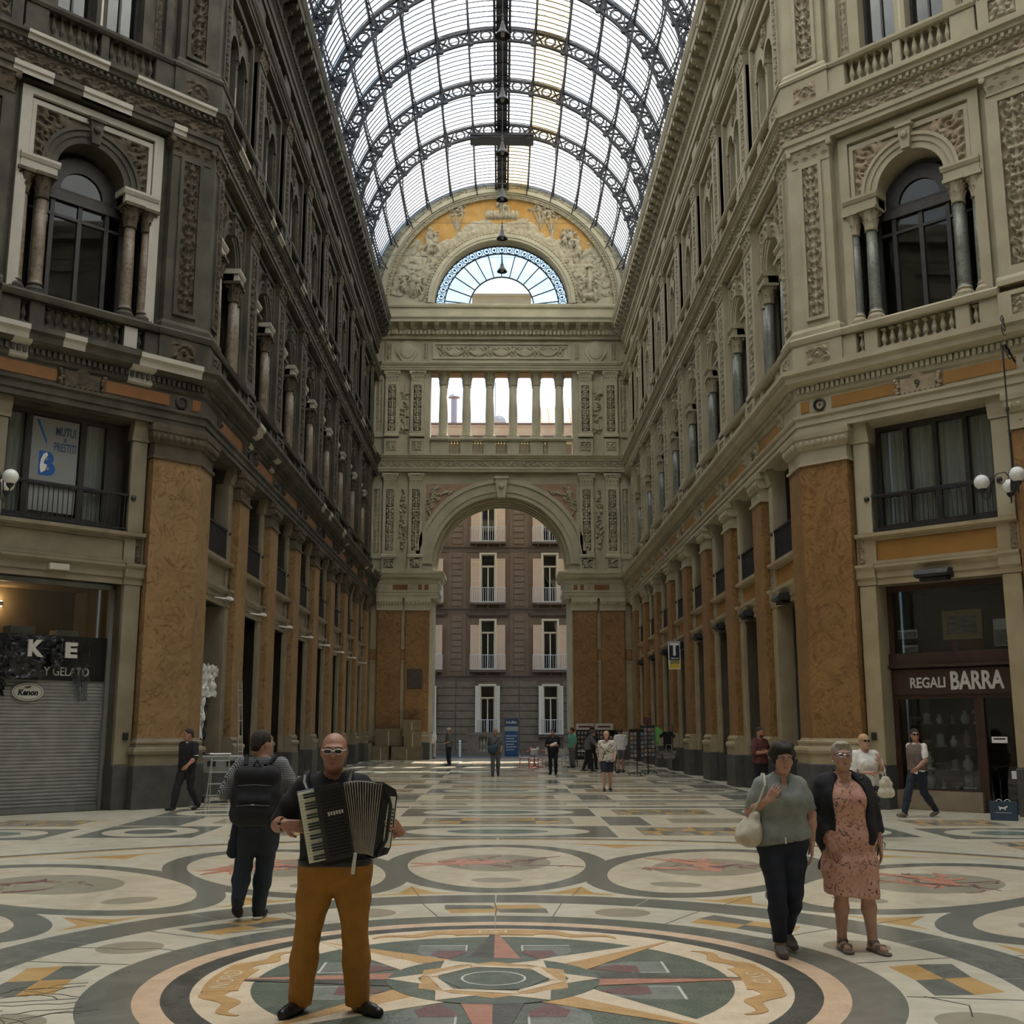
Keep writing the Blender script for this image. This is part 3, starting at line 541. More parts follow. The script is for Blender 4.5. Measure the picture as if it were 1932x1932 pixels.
def corner_plan(sd, e, back=.5, wl=1.1, wd=1.22):
    """plan outline of the folded corner pier, pushed out by e"""
    f = Vector((7.2, 26.7)) + e * Vector((-1, -.414)); a = Vector((7.2 - e, 26.7 + wl + e)); d = Vector((7.2, 26.7)) + (wd + e) * Vector((S2, -S2)) + e * Vector((-S2, -S2))
    p = [a, f, d, d + back * Vector((S2, S2)), Vector((7.2 + back, 26.7 + wl + e))]
    return [(sd * q.x, q.y) for q in p]
def corner_pier(par, sd):
    S = MAT[sd]
    def ring(b, prof):   # list of (e, z): stacked outline
        v = []; n = 5
        for e, z in prof: v += [(x, y, z) for x, y in corner_plan(sd, e)]
        f = [(k * n + i, k * n + (i + 1) % n, (k + 1) * n + (i + 1) % n, (k + 1) * n + i) for k in range(len(prof) - 1) for i in range(n)]
        b.add(v, f + [tuple(range(n)), tuple((len(prof) - 1) * n + i for i in range(n))])
    def mk(name, prof, m, p=None):
        b = MB(); ring(b, prof); return ob(name, b.mesh(name, m), p or par)
    p = mk('corner_pilaster', [(0, 1.5), (0, 7.95)], S['shaft'])
    mk('plinth', [(.11, 0), (.11, .93), (.09, .95)], 'plinth', p)
    mk('base', [(.08, .95), (.08, 1.18), (.13, 1.19), (.15, 1.25), (.13, 1.32), (.06, 1.34), (.05, 1.39), (.07, 1.42), (.07, 1.46), (.02, 1.48), (0, 1.53)], S['jamb'], p)
    mk('capital', [(.05, 7.93), (.05, 7.99), (0, 7.99), (0, 8.3), (.03, 8.3), (.1, 8.42), (.12, 8.56), (.14, 8.56), (.16, 8.66), (.12, 8.66), (.12, 8.75)], 'cream' if sd > 0 else 'dirtybrown', p)
    for i in range(8):
        F = fr_diag(sd, .12 + i * .155); ob('egg', cm('egg' + S['cap'], lambda b: b.lathe([(0, .07), (.05, .05), (.065, 0), (.055, -.05), (.02, -.1), (0, -.11)], (0, 8.45, .4), 6), 'cream' if sd > 0 else 'dirtybrown'), p, F)
        if i < 7: F = fr_side(sd, 26.85 + i * .15); ob('egg', cm('egg' + S['cap'], None, None), p, F)
    # upper storeys: two leaves folded round the corner
    q = mk('corner_pilaster', [(-.04, 11.12), (-.04, 16.1)], S['wall'])
    mk('base', [(.05, 11.12), (.05, 11.24), (.0, 11.34)], S['wall'], q)
    q2 = mk('corner_pilaster', [(-.08, 18.02), (-.08, 21.9)], S['wall']); mk('base', [(.0, 18.02), (.0, 18.14), (-.06, 18.24)], S['wall'], q2)
    ped = mk('corner_pedestal', [(.07, 10.25), (.07, 10.95)], S['wall']); mk('cap', [(.10, 10.93), (.12, 10.98), (.14, 11.06), (.08, 11.12)], S['wall'], ped)
    ped2 = mk('corner_pedestal', [(.07, 17.1), (.07, 17.9)], S['wall']); mk('cap', [(.10, 17.88), (.12, 17.95), (.08, 18.02)], S['wall'], ped2)
    mk('attic_pier', [(-.12, 22.4), (-.12, 23.6)], S['wall'])
    for F, wv in ((fr_diag(sd, .66), .43), (fr_side(sd, 27.3), .30)):
        for y0, h, dz, kk, par2 in ((11.6, 3.9, .27, 'cp1%.2f' % wv, q), (18.4, 2.75, .23, 'cp2%.2f' % wv, q2)):
            fr_ = ob('panel_frame', cm(kk + 'f' + S['wall'], lambda b: b.plate(rect(-wv / 2 - .09, wv / 2 + .09, -.09, h + .09), [rect(-wv / 2, wv / 2, 0, h)], -.02, .05), S['wall']), par2, F @ T(0, y0, dz))
            ob('relief', relief(kk, wv, h, 17, 96, .62, .075, 3, True, S['rel']), par2, F @ T(0, y0, dz + .005))
        ob('relief', relief('cpd%.2f' % wv, wv + .2, .44, 25, 17, wv, .045, 5, False, S['rel']), ped, F @ T(0, 10.4, .375))
        ob('relief', relief('cpd%.2f' % wv, wv + .2, .44, 25, 17, wv, .045, 5, False, S['rel']), ped2, F @ T(0, 17.26, .375))
        ob('capital', cm('cpc%.2f' % wv + S['wall'], lambda b: pil_capital(b, 1.05 if wv > .4 else .9, .52, .26), S['wall'] if sd > 0 else 'dirtyrel'), q, F @ T(0, 15.58, .0))
        ob('capital', cm('cpc2%.2f' % wv + S['wall'], lambda b: pil_capital(b, .95 if wv > .4 else .8, .5, .24), S['wall'] if sd > 0 else 'dirtyrel'), q2, F @ T(0, 21.4, .0))

def diag_wall(sd):
    S = MAT[sd]; mb = MB(); t = TY['d']; SB = 3.08; SE = 15.0; S2B = 8.08
    bay_wall(mb, t, fr_diag(sd, SB)); bay_wall(mb, t, fr_diag(sd, S2B))
    st = len(mb.v); F = fr_diag(sd, SE); l = SE - S2B - t['B'] / 2 - .62
    for y0, y1 in ((0, 8.75), (10.25, 16.1), (17.1, 21.9), (22.4, 23.6)): mb.box(*((-l - .01, 0) if sd > 0 else (0, l + .01)), y0, y1, -.6, 0)
    mb.xf(F, st); st = len(mb.v); mb.box(*((-SE, 0) if sd > 0 else (0, SE)), 0, 26.3, -3.0, -2.6); mb.box(*((-SE, 0) if sd > 0 else (0, SE)), 26.2, 26.35, -3.2, .1); mb.xf(F, st)
    W = ob('wall_corner_right' if sd > 0 else 'wall_corner_left', mb.mesh('diag_wall', S['wall']))
    tag(W, 'cream facade across the right corner above the gift shop' if sd > 0 else 'blackened facade across the left corner above the shuttered gelato shop', 'wall', kind='structure')
    F0 = fr_diag(sd, -.124 + .0)
    # fold of the wall planes lies at local x=0 of this frame
    F0 = frame((sd * FOLD[0], FOLD[1], 0), (-sd * S2, -S2, 0))
    def run(name, prof):
        b = MB()
        if sd > 0: b.mould(prof, 0, SE, -.414, 0)
        else: b.mould(prof, -SE, 0, 0, .414)
        return ob(name, b.mesh(name, S['ent']), W, F0)
    c1 = run('cornice', E1); c2 = run('cornice', E2); run('architrave', E3); c4 = run('eaves_cornice', E4); run('plinth_course', PLB1)
    sg = 1 if sd > 0 else -1
    for y0, y1, z0, z1, w_, sp, c in ((9.70, 9.83, .38, .46, .075, .13, c1), (16.78, 16.87, .35, .42, .08, .17, c2), (24.22, 24.45, .34, .42, .12, .21, c4)):
        b = MB(); [b.box(sg * (.0 + sp * i) - w_ / 2, sg * (.0 + sp * i) + w_ / 2, y0, y1, z0, z1) for i in range(int(9 / sp))]
        tag(ob('dentils', b.mesh('dentils', S['ent']), c, F0), kind='stuff')
    for i in range(3): ob('frieze_relief', relief('fr2', PER, .36, 100, 15, .42, .05, 6, False, S['rel']), c2, fr_diag(sd, 2.0 + PER * i) @ T(0, 16.38, .295))
    h = t['B'] / 2
    for SQ in (SB, S2B):
        F = fr_diag(sd, SQ)
        storey0(W, F, S, t); storey1(W, F, S, t); storey2(W, F, S, t); mezz_window(W, F, S, t, 4, 'bars', True, None if sd > 0 or SQ > 5 else [(-1.32, -.88), (-.74, .36), (.50, .98)])
        balustrade(W, F, S, t, 10.35, .47, [-.8 + .2 * q for q in range(9)] + [-1.35, 1.35], [(-h - .02, -1.45), (-1.25, -.92), (.92, 1.25), (1.45, h + .02)], SILL1, 'bl1d')
        balustrade(W, F, S, t, 17.2, .62, [-1.2 + .2 * q for q in range(6)] + [.2 + .2 * q for q in range(6)], [(-h - .02, -1.35), (-.1, .1), (1.3, h + .02)], SILL2, 'bl2d')
    for s0 in (5.58, 10.55):
        F = fr_diag(sd, s0); pilaster0(W, F, S, 1.22); pilaster1(W, F, S); pilaster1(W, F, S, 1.0, 18.02, 21.2, 21.9, 'p2'); pedestal(W, F, S); pedestal(W, F, S, 1.1, 17.1, 17.9, 'ped2')
    corner_pier(W, sd)
    # frieze of the corner: orange panels, dark roundel, house-number cartouche
    F = fr_diag(sd, SB)
    for x0, x1 in ((-2.15, -.55), (.55, 2.15)): ob('frieze_panel', cm('fzd%.1f' % x0 + S['frieze'], lambda b: b.cbox(x0, x1, 9.22, 9.5, .30, .345, .008), S['frieze']), c1, F)
    for s0 in (.62, 5.55, 10.5): ob('roundel', cm('rnd2' + S['wall'], lambda b: (b.lathe([(.16, .30), (.16, .37), (.12, .38), (.10, .33), (.03, .33), (0, .36)], (0, 9.36, 0), 14, 'z')), 'wood'), c1, fr_diag(sd, s0))
    ob('frieze_panel', cm('fzs' + S['frieze'], lambda b: b.cbox(-.11, .11, 9.22, 9.5, .30, .345, .008), S['frieze']), c1, fr_diag(sd, .22))
    def cart(b):
        b.cbox(-.42, .42, 9.17, 9.52, .3, .40, .02); b.prism([(-.2, 9.52), (.2, 9.52), (0, 9.64)], .3, .39)
        for s in (-1, 1):
            for q in range(5): b.lathe([(0, -.03), (.07, -.02), (.05, .06), (0, .08)], (s * (.48 + .03 * math.sin(q * 2)), 9.2 + q * .075, .36), 7, 'z')
        for q in range(7): b.lathe([(0, -.03), (.06, -.02), (.04, .05), (0, .06)], (-.36 + q * .12, 9.17, .36), 6, 'z')
    ca = ob('cartouche', cm('cart' + S['rel'], cart, S['rel']), c1, F)
    ob('house_number', textmesh('9' if sd > 0 else '26', .27, 'wood' if sd > 0 else 'dirty', .012), ca, F @ T(0, 9.25, .405))
    return W
for sd in (1, -1): side_wall(sd); WALLS[2 * sd] = diag_wall(sd)
# cleaned patches left by the restorers on the blackened wall
rg = random.Random(11)
def patch(prof, F, x, l, par):
    b = MB(); n = len(prof); p2 = [(a + .012, y) for a, y in prof]; b.mould([(a, y) for a, y in p2] + [(0.2, prof[-1][1]), (0.2, prof[0][1])], x, x + l)
    ob('cleaned_patch', b.mesh('cleaned_patch', 'clean'), par, F)
NOSE1 = [(.60, 9.95), (.62, 10.08), (.69, 10.14), (.69, 10.25)]; NOSE1B = [(.33, 9.56), (.39, 9.6), (.39, 9.84), (.53, 9.88), (.60, 9.95)]
NOSE2 = [(.44, 16.9), (.46, 16.99), (.52, 17.02), (.52, 17.1)]; ARC2 = [(.31, 16.1), (.31, 16.22), (.35, 16.24), (.35, 16.36)]
FD = frame((-FOLD[0], FOLD[1], 0), (S2, -S2, 0)); DW = WALLS[-2]
for x, l, pr in ((-1.75, 1.6, NOSE1), (-1.9, .6, NOSE1B), (-3.55, .5, NOSE1), (-5.2, .9, NOSE1), (-4.6, .4, NOSE1B), (-2.2, 1.7, NOSE2), (-4.8, 1.9, NOSE2), (-.5, .45, NOSE2), (-3.4, 1.2, ARC2), (-1.1, .35, ARC2), (-5, .9, ARC2)): patch(pr, FD, x, l, DW)
FL = fr_side(-1, FOLD[1])
for i in range(9):
    x = rg.uniform(1.5, 34); patch(NOSE1B if i % 2 else NOSE1, FL, x, rg.uniform(.3, .8), WALLS[-1])
for i in range(12):
    x = rg.uniform(.5, 34); patch(NOSE2, FL, x, rg.uniform(.5, 1.8), WALLS[-1])
ob('cleaned_patch', cm('cpb', lambda b: b.box(-.16, .16, 10.38, 10.9, .3, .325), 'clean'), DW, fr_diag(-1, 3.08 - 1.09))
# ================================================================ iron and glass vault
ZC, RG = 26.6, 7.85
RIBS = [57.5 - 4.35 * k for k in range(8)]
def pol(r, a): return (r * math.sin(R(a)), r * math.cos(R(a)))      # a from the crown, x to the right
def FV(y): return Matrix.Translation((0, y, ZC)) @ Matrix(((1, 0, 0, 0), (0, 0, 1, 0), (0, 1, 0, 0), (0, 0, 0, 1)))   # local x right, y up, z = world y
CE = ob('ceiling', cm('ridge', lambda b: (b.box(-.28, .28, 7.45, 7.6, -38, 0), b.box(-.42, -.30, 7.35, 7.75, -38, 0), b.box(.30, .42, 7.35, 7.75, -38, 0), [b.box(-.42, .42, 7.36, 7.42, -38 + q * 1.1 - .04, -38 + q * 1.1 + .04) for q in range(35)]), 'steel'), None, FV(YF))
tag(CE, 'barrel vault of black iron ribs and frosted glass over the arcade', 'ceiling', kind='structure')
def rib(b):
    t = .07
    for ri, ro in ((7.62, 7.74), (7.02, 7.12)):
        b.plate([pol(ro, a) for a in np.linspace(-90, 90, 61)] + [pol(ri, a) for a in np.linspace(90, -90, 61)], [], -t, t)
        b.v += []; n0 = len(b.v)
        b.plate([pol(ro, a) for a in np.linspace(-90, 90, 61)] + [pol(ri, a) for a in np.linspace(90, -90, 61)], [], t, -t, False)
    def bar(a0, r0, a1, r1, w=.035):
        p, q = Vector(pol(r0, a0)), Vector(pol(r1, a1)); d = (q - p).normalized(); n = Vector((-d.y, d.x)) * w
        b.prism([p - n, q - n, q + n, p + n], -.05, .05)
    for k in range(-7, 8):
        a = 12 * k
        if abs(a) > 84: continue
        bar(a, 7.05, a, 7.72, .09)
        b.lathe([(0, -.09), (.16, -.09), (.16, .09), (0, .09)], (*pol(7.1, a), 0), 8, 'z')
    for k in range(-8, 8):
        a0 = max(-90, 12 * k); a1 = min(90, 12 * k + 12)
        if a1 - a0 < 4: continue
        c = (a0 + a1) / 2; w_ = (a1 - a0)
        for s0, s1 in ((a0, a0 + .34 * w_), (a1 - .34 * w_, a1)):
            bar(s0, 7.08, s1, 7.66); bar(s0, 7.66, s1, 7.08)
        cx, cy = pol(7.37, c); b.plate([(cx + .29 * math.cos(q), cy + .29 * math.sin(q)) for q in np.linspace(0, 2 * math.pi, 14)[:-1]], [[(cx + .2 * math.cos(q), cy + .2 * math.sin(q)) for q in np.linspace(0, 2 * math.pi, 14)[:-1]]], -.04, .04)
        b.plate([(cx + .29 * math.cos(q), cy + .29 * math.sin(q)) for q in np.linspace(0, 2 * math.pi, 14)[:-1]], [[(cx + .2 * math.cos(q), cy + .2 * math.sin(q)) for q in np.linspace(0, 2 * math.pi, 14)[:-1]]], .04, -.04, False)
for y in RIBS: ob('rib', cm('rib', rib, 'steel'), CE, FV(y))
def purlin(L):
    def f(b):
        b.box(-.05, .05, 7.66, 7.74, 0, L)
        n = 12; pts = [(0, 7.66 - .10 - .42 * (abs(2 * i / n - 1)) ** 2.2, L * i / n) for i in range(n + 1)]
        b.tube(pts, .035, 5)
        for i in range(n):
            p, q = pts[i], pts[i + 1]
            if abs(2 * (i + .5) / n - 1) > .38: b.tube([p, (0, 7.68, q[2])], .018, 4); b.tube([(0, 7.68, p[2]), q], .018, 4)
    return f
ends = [YF] + RIBS
for y1, y0 in zip(ends[:-1], ends[1:]):
    for k in range(-7, 8):
        if k == 0: continue
        M = FV(y0) @ Matrix.Rotation(R(-12 * k), 4, 'Z'); L = y1 - y0
        ob('purlin', cm('purlin%.2f' % L, purlin(L), 'steel'), CE, M)
NB = 96; DY = (YF - 27.05) / NB
def gbar(b):
    A = np.linspace(-90, 90, 46)
    for r0, r1 in ((7.79, 7.835),): b.plate([pol(r1, a) for a in A] + [pol(r0, a) for a in A[::-1]], [], -.013, .013); b.plate([pol(r1, a) for a in A] + [pol(r0, a) for a in A[::-1]], [], .013, -.013, False)
for i in range(NB + 1):
    y = 27.05 + DY * i; ob('glazing_bar', cm('gbar', gbar, 'steel'), CE, FV(y))
def pane(b):
    v = []
    for a in np.linspace(-6, 6, 5): x, y = pol(RG, a); v += [(x, y, .012), (x, y, DY - .012)]
    b.add(v, [(2 * i, 2 * i + 1, 2 * i + 3, 2 * i + 2) for i in range(4)])
PM = cm('pane', pane, 'pane', True); cells = []
cw = cam.matrix_basis if False else Matrix.Translation(cam.location) @ cam.rotation_euler.to_matrix().to_4x4(); ci = cw.inverted()
def px(p):
    q = ci @ Vector(p); return (966 + 2150 * q.x / -q.z, 966 - 2150 * q.y / -q.z) if q.z < -.1 else (-9e3, -9e3)
for i in range(NB):
    for k in range(-8, 8):
        a = 12 * k + 6; M = FV(27.05 + DY * i) @ Matrix.Rotation(R(-a), 4, 'Z')
        if abs(a) > 90: continue
        c4 = [px(M @ Vector((*pol(RG, q), z))) for q, z in ((-6, 0), (6, 0), (6, DY), (-6, DY))]; cc = px(M @ Vector((0, RG, DY / 2)))
        ar = abs(sum(c4[j][0] * c4[(j + 1) % 4][1] - c4[(j + 1) % 4][0] * c4[j][1] for j in range(4))) / 2
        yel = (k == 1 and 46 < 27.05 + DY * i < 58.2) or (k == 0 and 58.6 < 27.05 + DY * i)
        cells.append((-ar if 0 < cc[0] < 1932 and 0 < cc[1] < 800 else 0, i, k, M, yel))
cells.sort(key=lambda q: q[0])
blue = lambda i, k: (i * 7 + k * 13) % 10 < (6 if k < -2 else 2)
rest = {False: MB(), True: MB()}
for n, (ar, i, k, M, yel) in enumerate(cells):
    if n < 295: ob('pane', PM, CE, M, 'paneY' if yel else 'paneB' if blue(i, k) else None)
    else:
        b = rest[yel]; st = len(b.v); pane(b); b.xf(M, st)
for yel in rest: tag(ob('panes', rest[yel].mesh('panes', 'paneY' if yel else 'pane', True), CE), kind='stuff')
ob('platform', cm('plat', lambda b: (b.box(-1.75, 1.75, 6.95, 7.1, -1.0, .2), b.box(-1.75, 1.75, 7.1, 7.4, .15, .2), [b.box(x - .03, x + .03, 7.0, 7.7, -.9, -.84) for x in (-1.6, 1.6)]), 'steel'), CE, FV(58.3) @ T(0, .0))
# bell lamps hanging under the ridge
def bell(b): b.lathe([(0, .62), (.05, .62), (.06, .5), (.09, .44), (.11, .3), (.16, .22), (.24, .1), (.29, 0), (.27, 0), (.2, .12), (0, .2)], seg=18)
WHO = ['farthest bell lamp, hanging before the fan window', 'bell lamp hanging over the rim of the fan window', 'bell lamp hanging before the gilded tympanum figure', 'bell lamp hanging below the last iron ribs of the vault', 'bell lamp hanging under the middle of the glass vault', 'topmost bell lamp, hanging under the glass vault ridge']
for k, y in enumerate((59.3, 55.0, 50.6, 46.2, 41.9, 37.5)):
    L = ob('bell_lamp', None, None, Matrix.Translation((0.02, y, 26.45))); tag(L, WHO[k], 'lamp', 'bell lamps under the vault ridge')
    F = Matrix.Translation((0.02, y, 26.45)) @ Matrix.Rotation(R(90), 4, 'X')
    ob('shade', cm('bell', bell, 'steel', True), L, F)
    ob('bulb', cm('bulb', lambda b: b.lathe([(0, -.02), (.07, .02), (.09, .1), (.05, .2), (0, .24)], seg=10), 'white', True), L, F)
    ob('hook', cm('hook', lambda b: (b.lathe([(.02, .62), (.05, .7), (.02, .8), (.04, .85), (.015, .95)], seg=8), b.tube([(0, .9, 0), (0, 7.4, 0)], .012, 5)), 'steel'), L, F)
    wr = ob('stay_wire', cm('wire', lambda b: b.tube([(-6.6, .05, 0), (-3, -.03, 0), (0, -.06, 0), (3, -.03, 0), (6.6, .05, 0)], .009, 4), 'steel'), L, F @ T(0, .9))
# ================================================================ end wall
FF = frame((0, YF, 0), (0, -1, 0)); ZL = 26.75
mb = MB(); DP = -2.2
for s in (-1, 1):
    mb.box(*((-7.5, -3.95) if s < 0 else (3.95, 7.5)), 0, 10.5, DP, 0)
    mb.box(*((-7.5, -4.2) if s < 0 else (4.2, 7.5)), 17.2, 22.6, -1.0, 0)
mb.plate([(-7.5, 10.5), (-3.95, 10.5), (-3.95, 11.0)] + arcpts(0, 11.0, 3.95, 180, 0, 40)[1:] + [(3.95, 10.5), (7.5, 10.5), (7.5, 16.4), (-7.5, 16.4)], [], DP, 0)
mb.box(-7.5, 7.5, 16.4, 17.25, DP, 0)
mb.box(-7.5, 7.5, 22.6, 25.7, -1.0, 0); mb.box(-7.5, 7.5, 25.7, ZL, -1.2, .1)
mb.plate(arcpts(0, ZL, 8.3, 0, 180, 48), [arcpts(0, ZL, 4.05, 180, 0, 40)], -.9, 0)
mb.box(-4.2, 4.2, 17.25, 17.45, -1.0, 0)
WF = tag(ob('wall_far', mb.mesh('wall_far', 'far'), None, FF), 'end wall with open arch, colonnade and half-round fan window', 'wall', kind='structure')
def fob(name, me, M=I4, par=None, m=None): return ob(name, me, par or WF, FF @ M, m)
def fm(name, prof, x0=-7.5, x1=7.5, k0=1, k1=-1, m='far', par=None):
    b = MB(); b.mould(prof, x0, x1, k0, k1); return fob(name, b.mesh(name, m), I4, par)
def blobs(L, x0, x1, y0, y1, nx, ny, thr=.012):
    X, Y = np.meshgrid(np.linspace(x0, x1, nx), np.linspace(y0, y1, ny)); H = np.zeros_like(X)
    for x, y, rx, ry, a, h in L:
        ca, sa = math.cos(a), math.sin(a); p = (X - x) * ca + (Y - y) * sa; q = -(X - x) * sa + (Y - y) * ca
        H = np.maximum(H, h * np.sqrt(np.clip(1 - (p / rx) ** 2 - (q / ry) ** 2, 0, 1)))
    b = MB(); b.grid(H, x0, x1, y0, y1, 0); fl = H.ravel(); b.f = [f for f in b.f if max(fl[i] for i in f) > thr]
    used = sorted({i for f in b.f for i in f}); mp = {u: n for n, u in enumerate(used)}; b.v = [b.v[i] for i in used]; b.f = [tuple(mp[i] for i in f) for f in b.f]
    return b
# piers: returning entablature on either side of the arch
E1F = [(a, y + .25) for a, y in E1]
for s in (-1, 1):
    x0, x1 = (-7.5, -3.95) if s < 0 else (3.95, 7.5)
    c = fm('cornice', E1F, x0, x1, 1 if s < 0 else -1, 1 if s < 0 else -1)
    # return of the cornice round the arch reveal
    b = MB(); b.mould(E1F, -2.8, 0, 0, 1) if s > 0 else b.mould(E1F, 0, 2.8, -1, 0)
    rt = ob('cornice_return', b.mesh('cornice_return', 'far'), c, frame((s * 3.95, YF, 0), (-s, 0, 0)))
    b = MB(); [b.box(x0 + .4 + .13 * i, x0 + .475 + .13 * i, 9.95, 10.08, .38, .46) for i in range(25)]; tag(fob('dentils', b.mesh('dentils', 'far'), I4, c), kind='stuff')
    for a, w_ in ((4.25, .22), (4.62, .2), (5.1, .28), (5.75, .85), (6.55, .28)):
        if w_ in (.28,): fob('roundel', cm('rndF', lambda b: b.lathe([(.15, .30), (.15, .36), (.11, .38), (.09, .34), (0, .37)], (0, 9.61, 0), 12, 'z'), 'far'), T(s * a, 0), c)
        else: fob('frieze_panel', cm('ffp%.2f' % w_, lambda b: b.cbox(-w_ / 2, w_ / 2, 9.47, 9.76, .3, .345, .008), 'orangeL'), T(s * a, 0), c)
    fm('plinth_course', [(0, 10.5), (.2, 10.5), (.2, 10.62), (0, 10.62)], x0, x1, 0, 0)
    for xc, w_ in ((4.75, 1.35), (6.35, 1.35)):
        p = fob('marble_pilaster', cm('fsh%.2f' % w_, lambda b: b.cbox(-w_ / 2, w_ / 2, 1.5, 8.3, 0, .25, .02), 'ochre'), T(s * xc, 0))
        fob('capital', cm('fcp', lambda b: (b.mould([(0, 8.3), (.3, 8.3), (.3, 8.38), (.26, 8.4), (.26, 8.62), (.3, 8.66), (.4, 8.8), (.4, 9.0), (0, 9.0)], -w_ / 2 - .06, w_ / 2 + .06), [b.lathe([(0, .06), (.05, .04), (.06, 0), (.04, -.08), (0, -.1)], (-.55 + q * .155, 8.74, .36), 6) for q in range(8)]), 'far'), T(s * xc, 0), p)
        fob('base', cm('fbs', lambda b: (b.box(-w_ / 2 - .08, w_ / 2 + .08, .95, 1.2, 0, .34), b.mould([(0, 1.2), (.36, 1.2), (.38, 1.28), (.34, 1.36), (.29, 1.4), (.3, 1.46), (.26, 1.52), (0, 1.52)], -w_ / 2 - .06, w_ / 2 + .06)), 'pale'), T(s * xc, 0), p)
        fob('plinth', cm('fpl', lambda b: b.cbox(-w_ / 2 - .1, w_ / 2 + .1, 0, .95, 0, .37, .02), 'plinth'), T(s * xc, 0), p)
    for xc, w_ in ((5.55, .24), (7.2, .45)):
        g = fob('marble_strip', cm('fst%.2f' % w_, lambda b: b.cbox(-w_ / 2, w_ / 2, 1.0, 8.6, 0, .1, .01), 'pale'), T(s * xc, 0))
        for yy in (5.35, 6.1): fob('band', cm('fbd%.2f' % w_, lambda b: b.mould([(.1, 0), (.15, .02), (.15, .1), (.1, .12)], -w_ / 2, w_ / 2), 'pale'), T(s * xc, yy), g)
        fob('inset', cm('fin%.2f' % w_, lambda b: b.box(-w_ / 2 + .02, w_ / 2 - .02, 5.5, 6.08, .1, .12), 'ochre'), T(s * xc, 0), g)
    fob('reveal_pilaster', cm('frv', lambda b: b.box(-.1, .1, 1.5, 9.0, -2.6, -.02), 'far'), T(s * 3.97, 0)); 
    # arch storey: pedestals, three carved strips
    for j, (xc, w_) in enumerate(((4.95, .42), (6.45, .42))):
        pd = fob('pedestal', cm('fpd', lambda b: (b.plate(rect(-.42, .42, 10.62, 11.35), [rect(-.3, .3, 10.74, 11.24)], 0, .2), b.box(-.42, .42, 10.62, 11.35, 0, .15)), 'far'), T(s * xc, 0))
        fob('relief', relief('fpr', .6, .5, 21, 19, .3, .05, 5, False, 'farrel'), T(0 + s * xc, 10.74, .15), pd)
        p = fob('pilaster', cm('fp1', lambda b: (b.plate(rect(-.4, .4, 11.35, 15.6), [rect(-.23, .23, 11.75, 15.35)], 0, .2), b.box(-.4, .4, 11.35, 15.6, 0, .13), b.mould([(0, 11.35), (.26, 11.35), (.26, 11.48), (.2, 11.56), (0, 11.56)], -.44, .44)), 'far'), T(s * xc, 0))
        fob('relief', relief('fr1', .46, 3.6, 15, 80, .5, .075, 3, True, 'farrel'), T(s * xc, 11.75, .13), p)
        fob('capital', cm('fc1', lambda b: pil_capital(b, .78, .7, .2), 'far'), T(s * xc, 15.6), p)
        p = fob('pilaster', cm('fp2', lambda b: (b.plate(rect(-.4, .4, 18.5, 21.9), [rect(-.23, .23, 18.85, 21.65)], 0, .2), b.box(-.4, .4, 18.5, 21.9, 0, .13), b.mould([(0, 18.5), (.26, 18.5), (.26, 18.62), (.2, 18.7), (0, 18.7)], -.44, .44)), 'far'), T(s * xc, 0))
        fob('relief', relief('fr2s', .46, 2.8, 15, 66, .5, .075, 4, True, 'farrel'), T(s * xc, 18.85, .13), p)
        fob('capital', cm('fc2', lambda b: pil_capital(b, .78, .6, .2), 'far'), T(s * xc, 21.9), p)
        pd = fob('pedestal', cm('fpd2', lambda b: (b.plate(rect(-.42, .42, 17.3, 18.4), [rect(-.29, .29, 17.62, 18.2)], 0, .2), b.box(-.42, .42, 17.3, 18.4, 0, .15)), 'far'), T(s * xc, 0))
        fob('relief', relief('fpr2', .58, .58, 21, 21, .29, .05, 5, False, 'farrel'), T(s * xc, 17.62, .15), pd)
    rg = random.Random(5); L = []
    for i in range(60):
        t_ = rg.random(); L.append((rg.uniform(-.2, .2) * math.sin(math.pi * (t_ * .9 + .1)) * 1.1, .3 + t_ * 3.5, rg.uniform(.05, .1), rg.uniform(.05, .1), rg.uniform(0, 3), rg.uniform(.08, .16)))
    fob('fruit_garland', blobs(L, -.32, .32, 0, 4.1, 22, 120).mesh('fruit_garland', 'farrel', True), T(s * 5.7, 11.6, .0))
    L = [(rg.uniform(-.2, .2), .2 + .7 * (i // 9) + rg.uniform(-.25, .25), rg.uniform(.07, .14), rg.uniform(.05, .1), rg.uniform(0, 3), rg.uniform(.08, .17)) for i in range(36)] + [(0, 1.4, .05, 1.6, 0, .05)]
    fob('fruit_garland', blobs(L, -.34, .34, -.2, 3.1, 24, 100).mesh('fruit_garland', 'farrel', True), T(s * 5.7, 18.8, .0))
    fob('corner_strip', cm('fcs', lambda b: b.plate(rect(-.28, .28, 11.3, 15.7), [rect(-.17, .17, 11.6, 15.4)], 0, .1), 'far'), T(s * 7.22, 0)); fob('corner_relief', relief('fcr', .34, 3.8, 11, 70, .4, .06, 7, True, 'farrel'), T(s * 7.22, 11.6, .01))
    fob('corner_strip', cm('fcs2', lambda b: b.plate(rect(-.28, .28, 18.5, 22.2), [rect(-.17, .17, 18.8, 22.0)], 0, .1), 'far'), T(s * 7.22, 0)); fob('corner_relief', relief('fcr', .34, 3.8, 11, 70, .4, .06, 7, True, 'farrel'), T(s * 7.22, 18.5, .01) @ Matrix.Diagonal((1, .92, 1, 1)))
    # spandrel of the great arch: leaves on pink ground
    def spg(b):
        b.plate([(-4.35, 15.7), (-4.35, 13.4)] + [(q[0], q[1]) for q in arcpts(0, 11, 4.98, 151, 107, 14)] + [(-1.3, 15.7)], [], 0, .035)
    sp = fob('spandrel', cm('fspg', spg, 'farpink'), Matrix.Diagonal((-s, 1, 1, 1)))
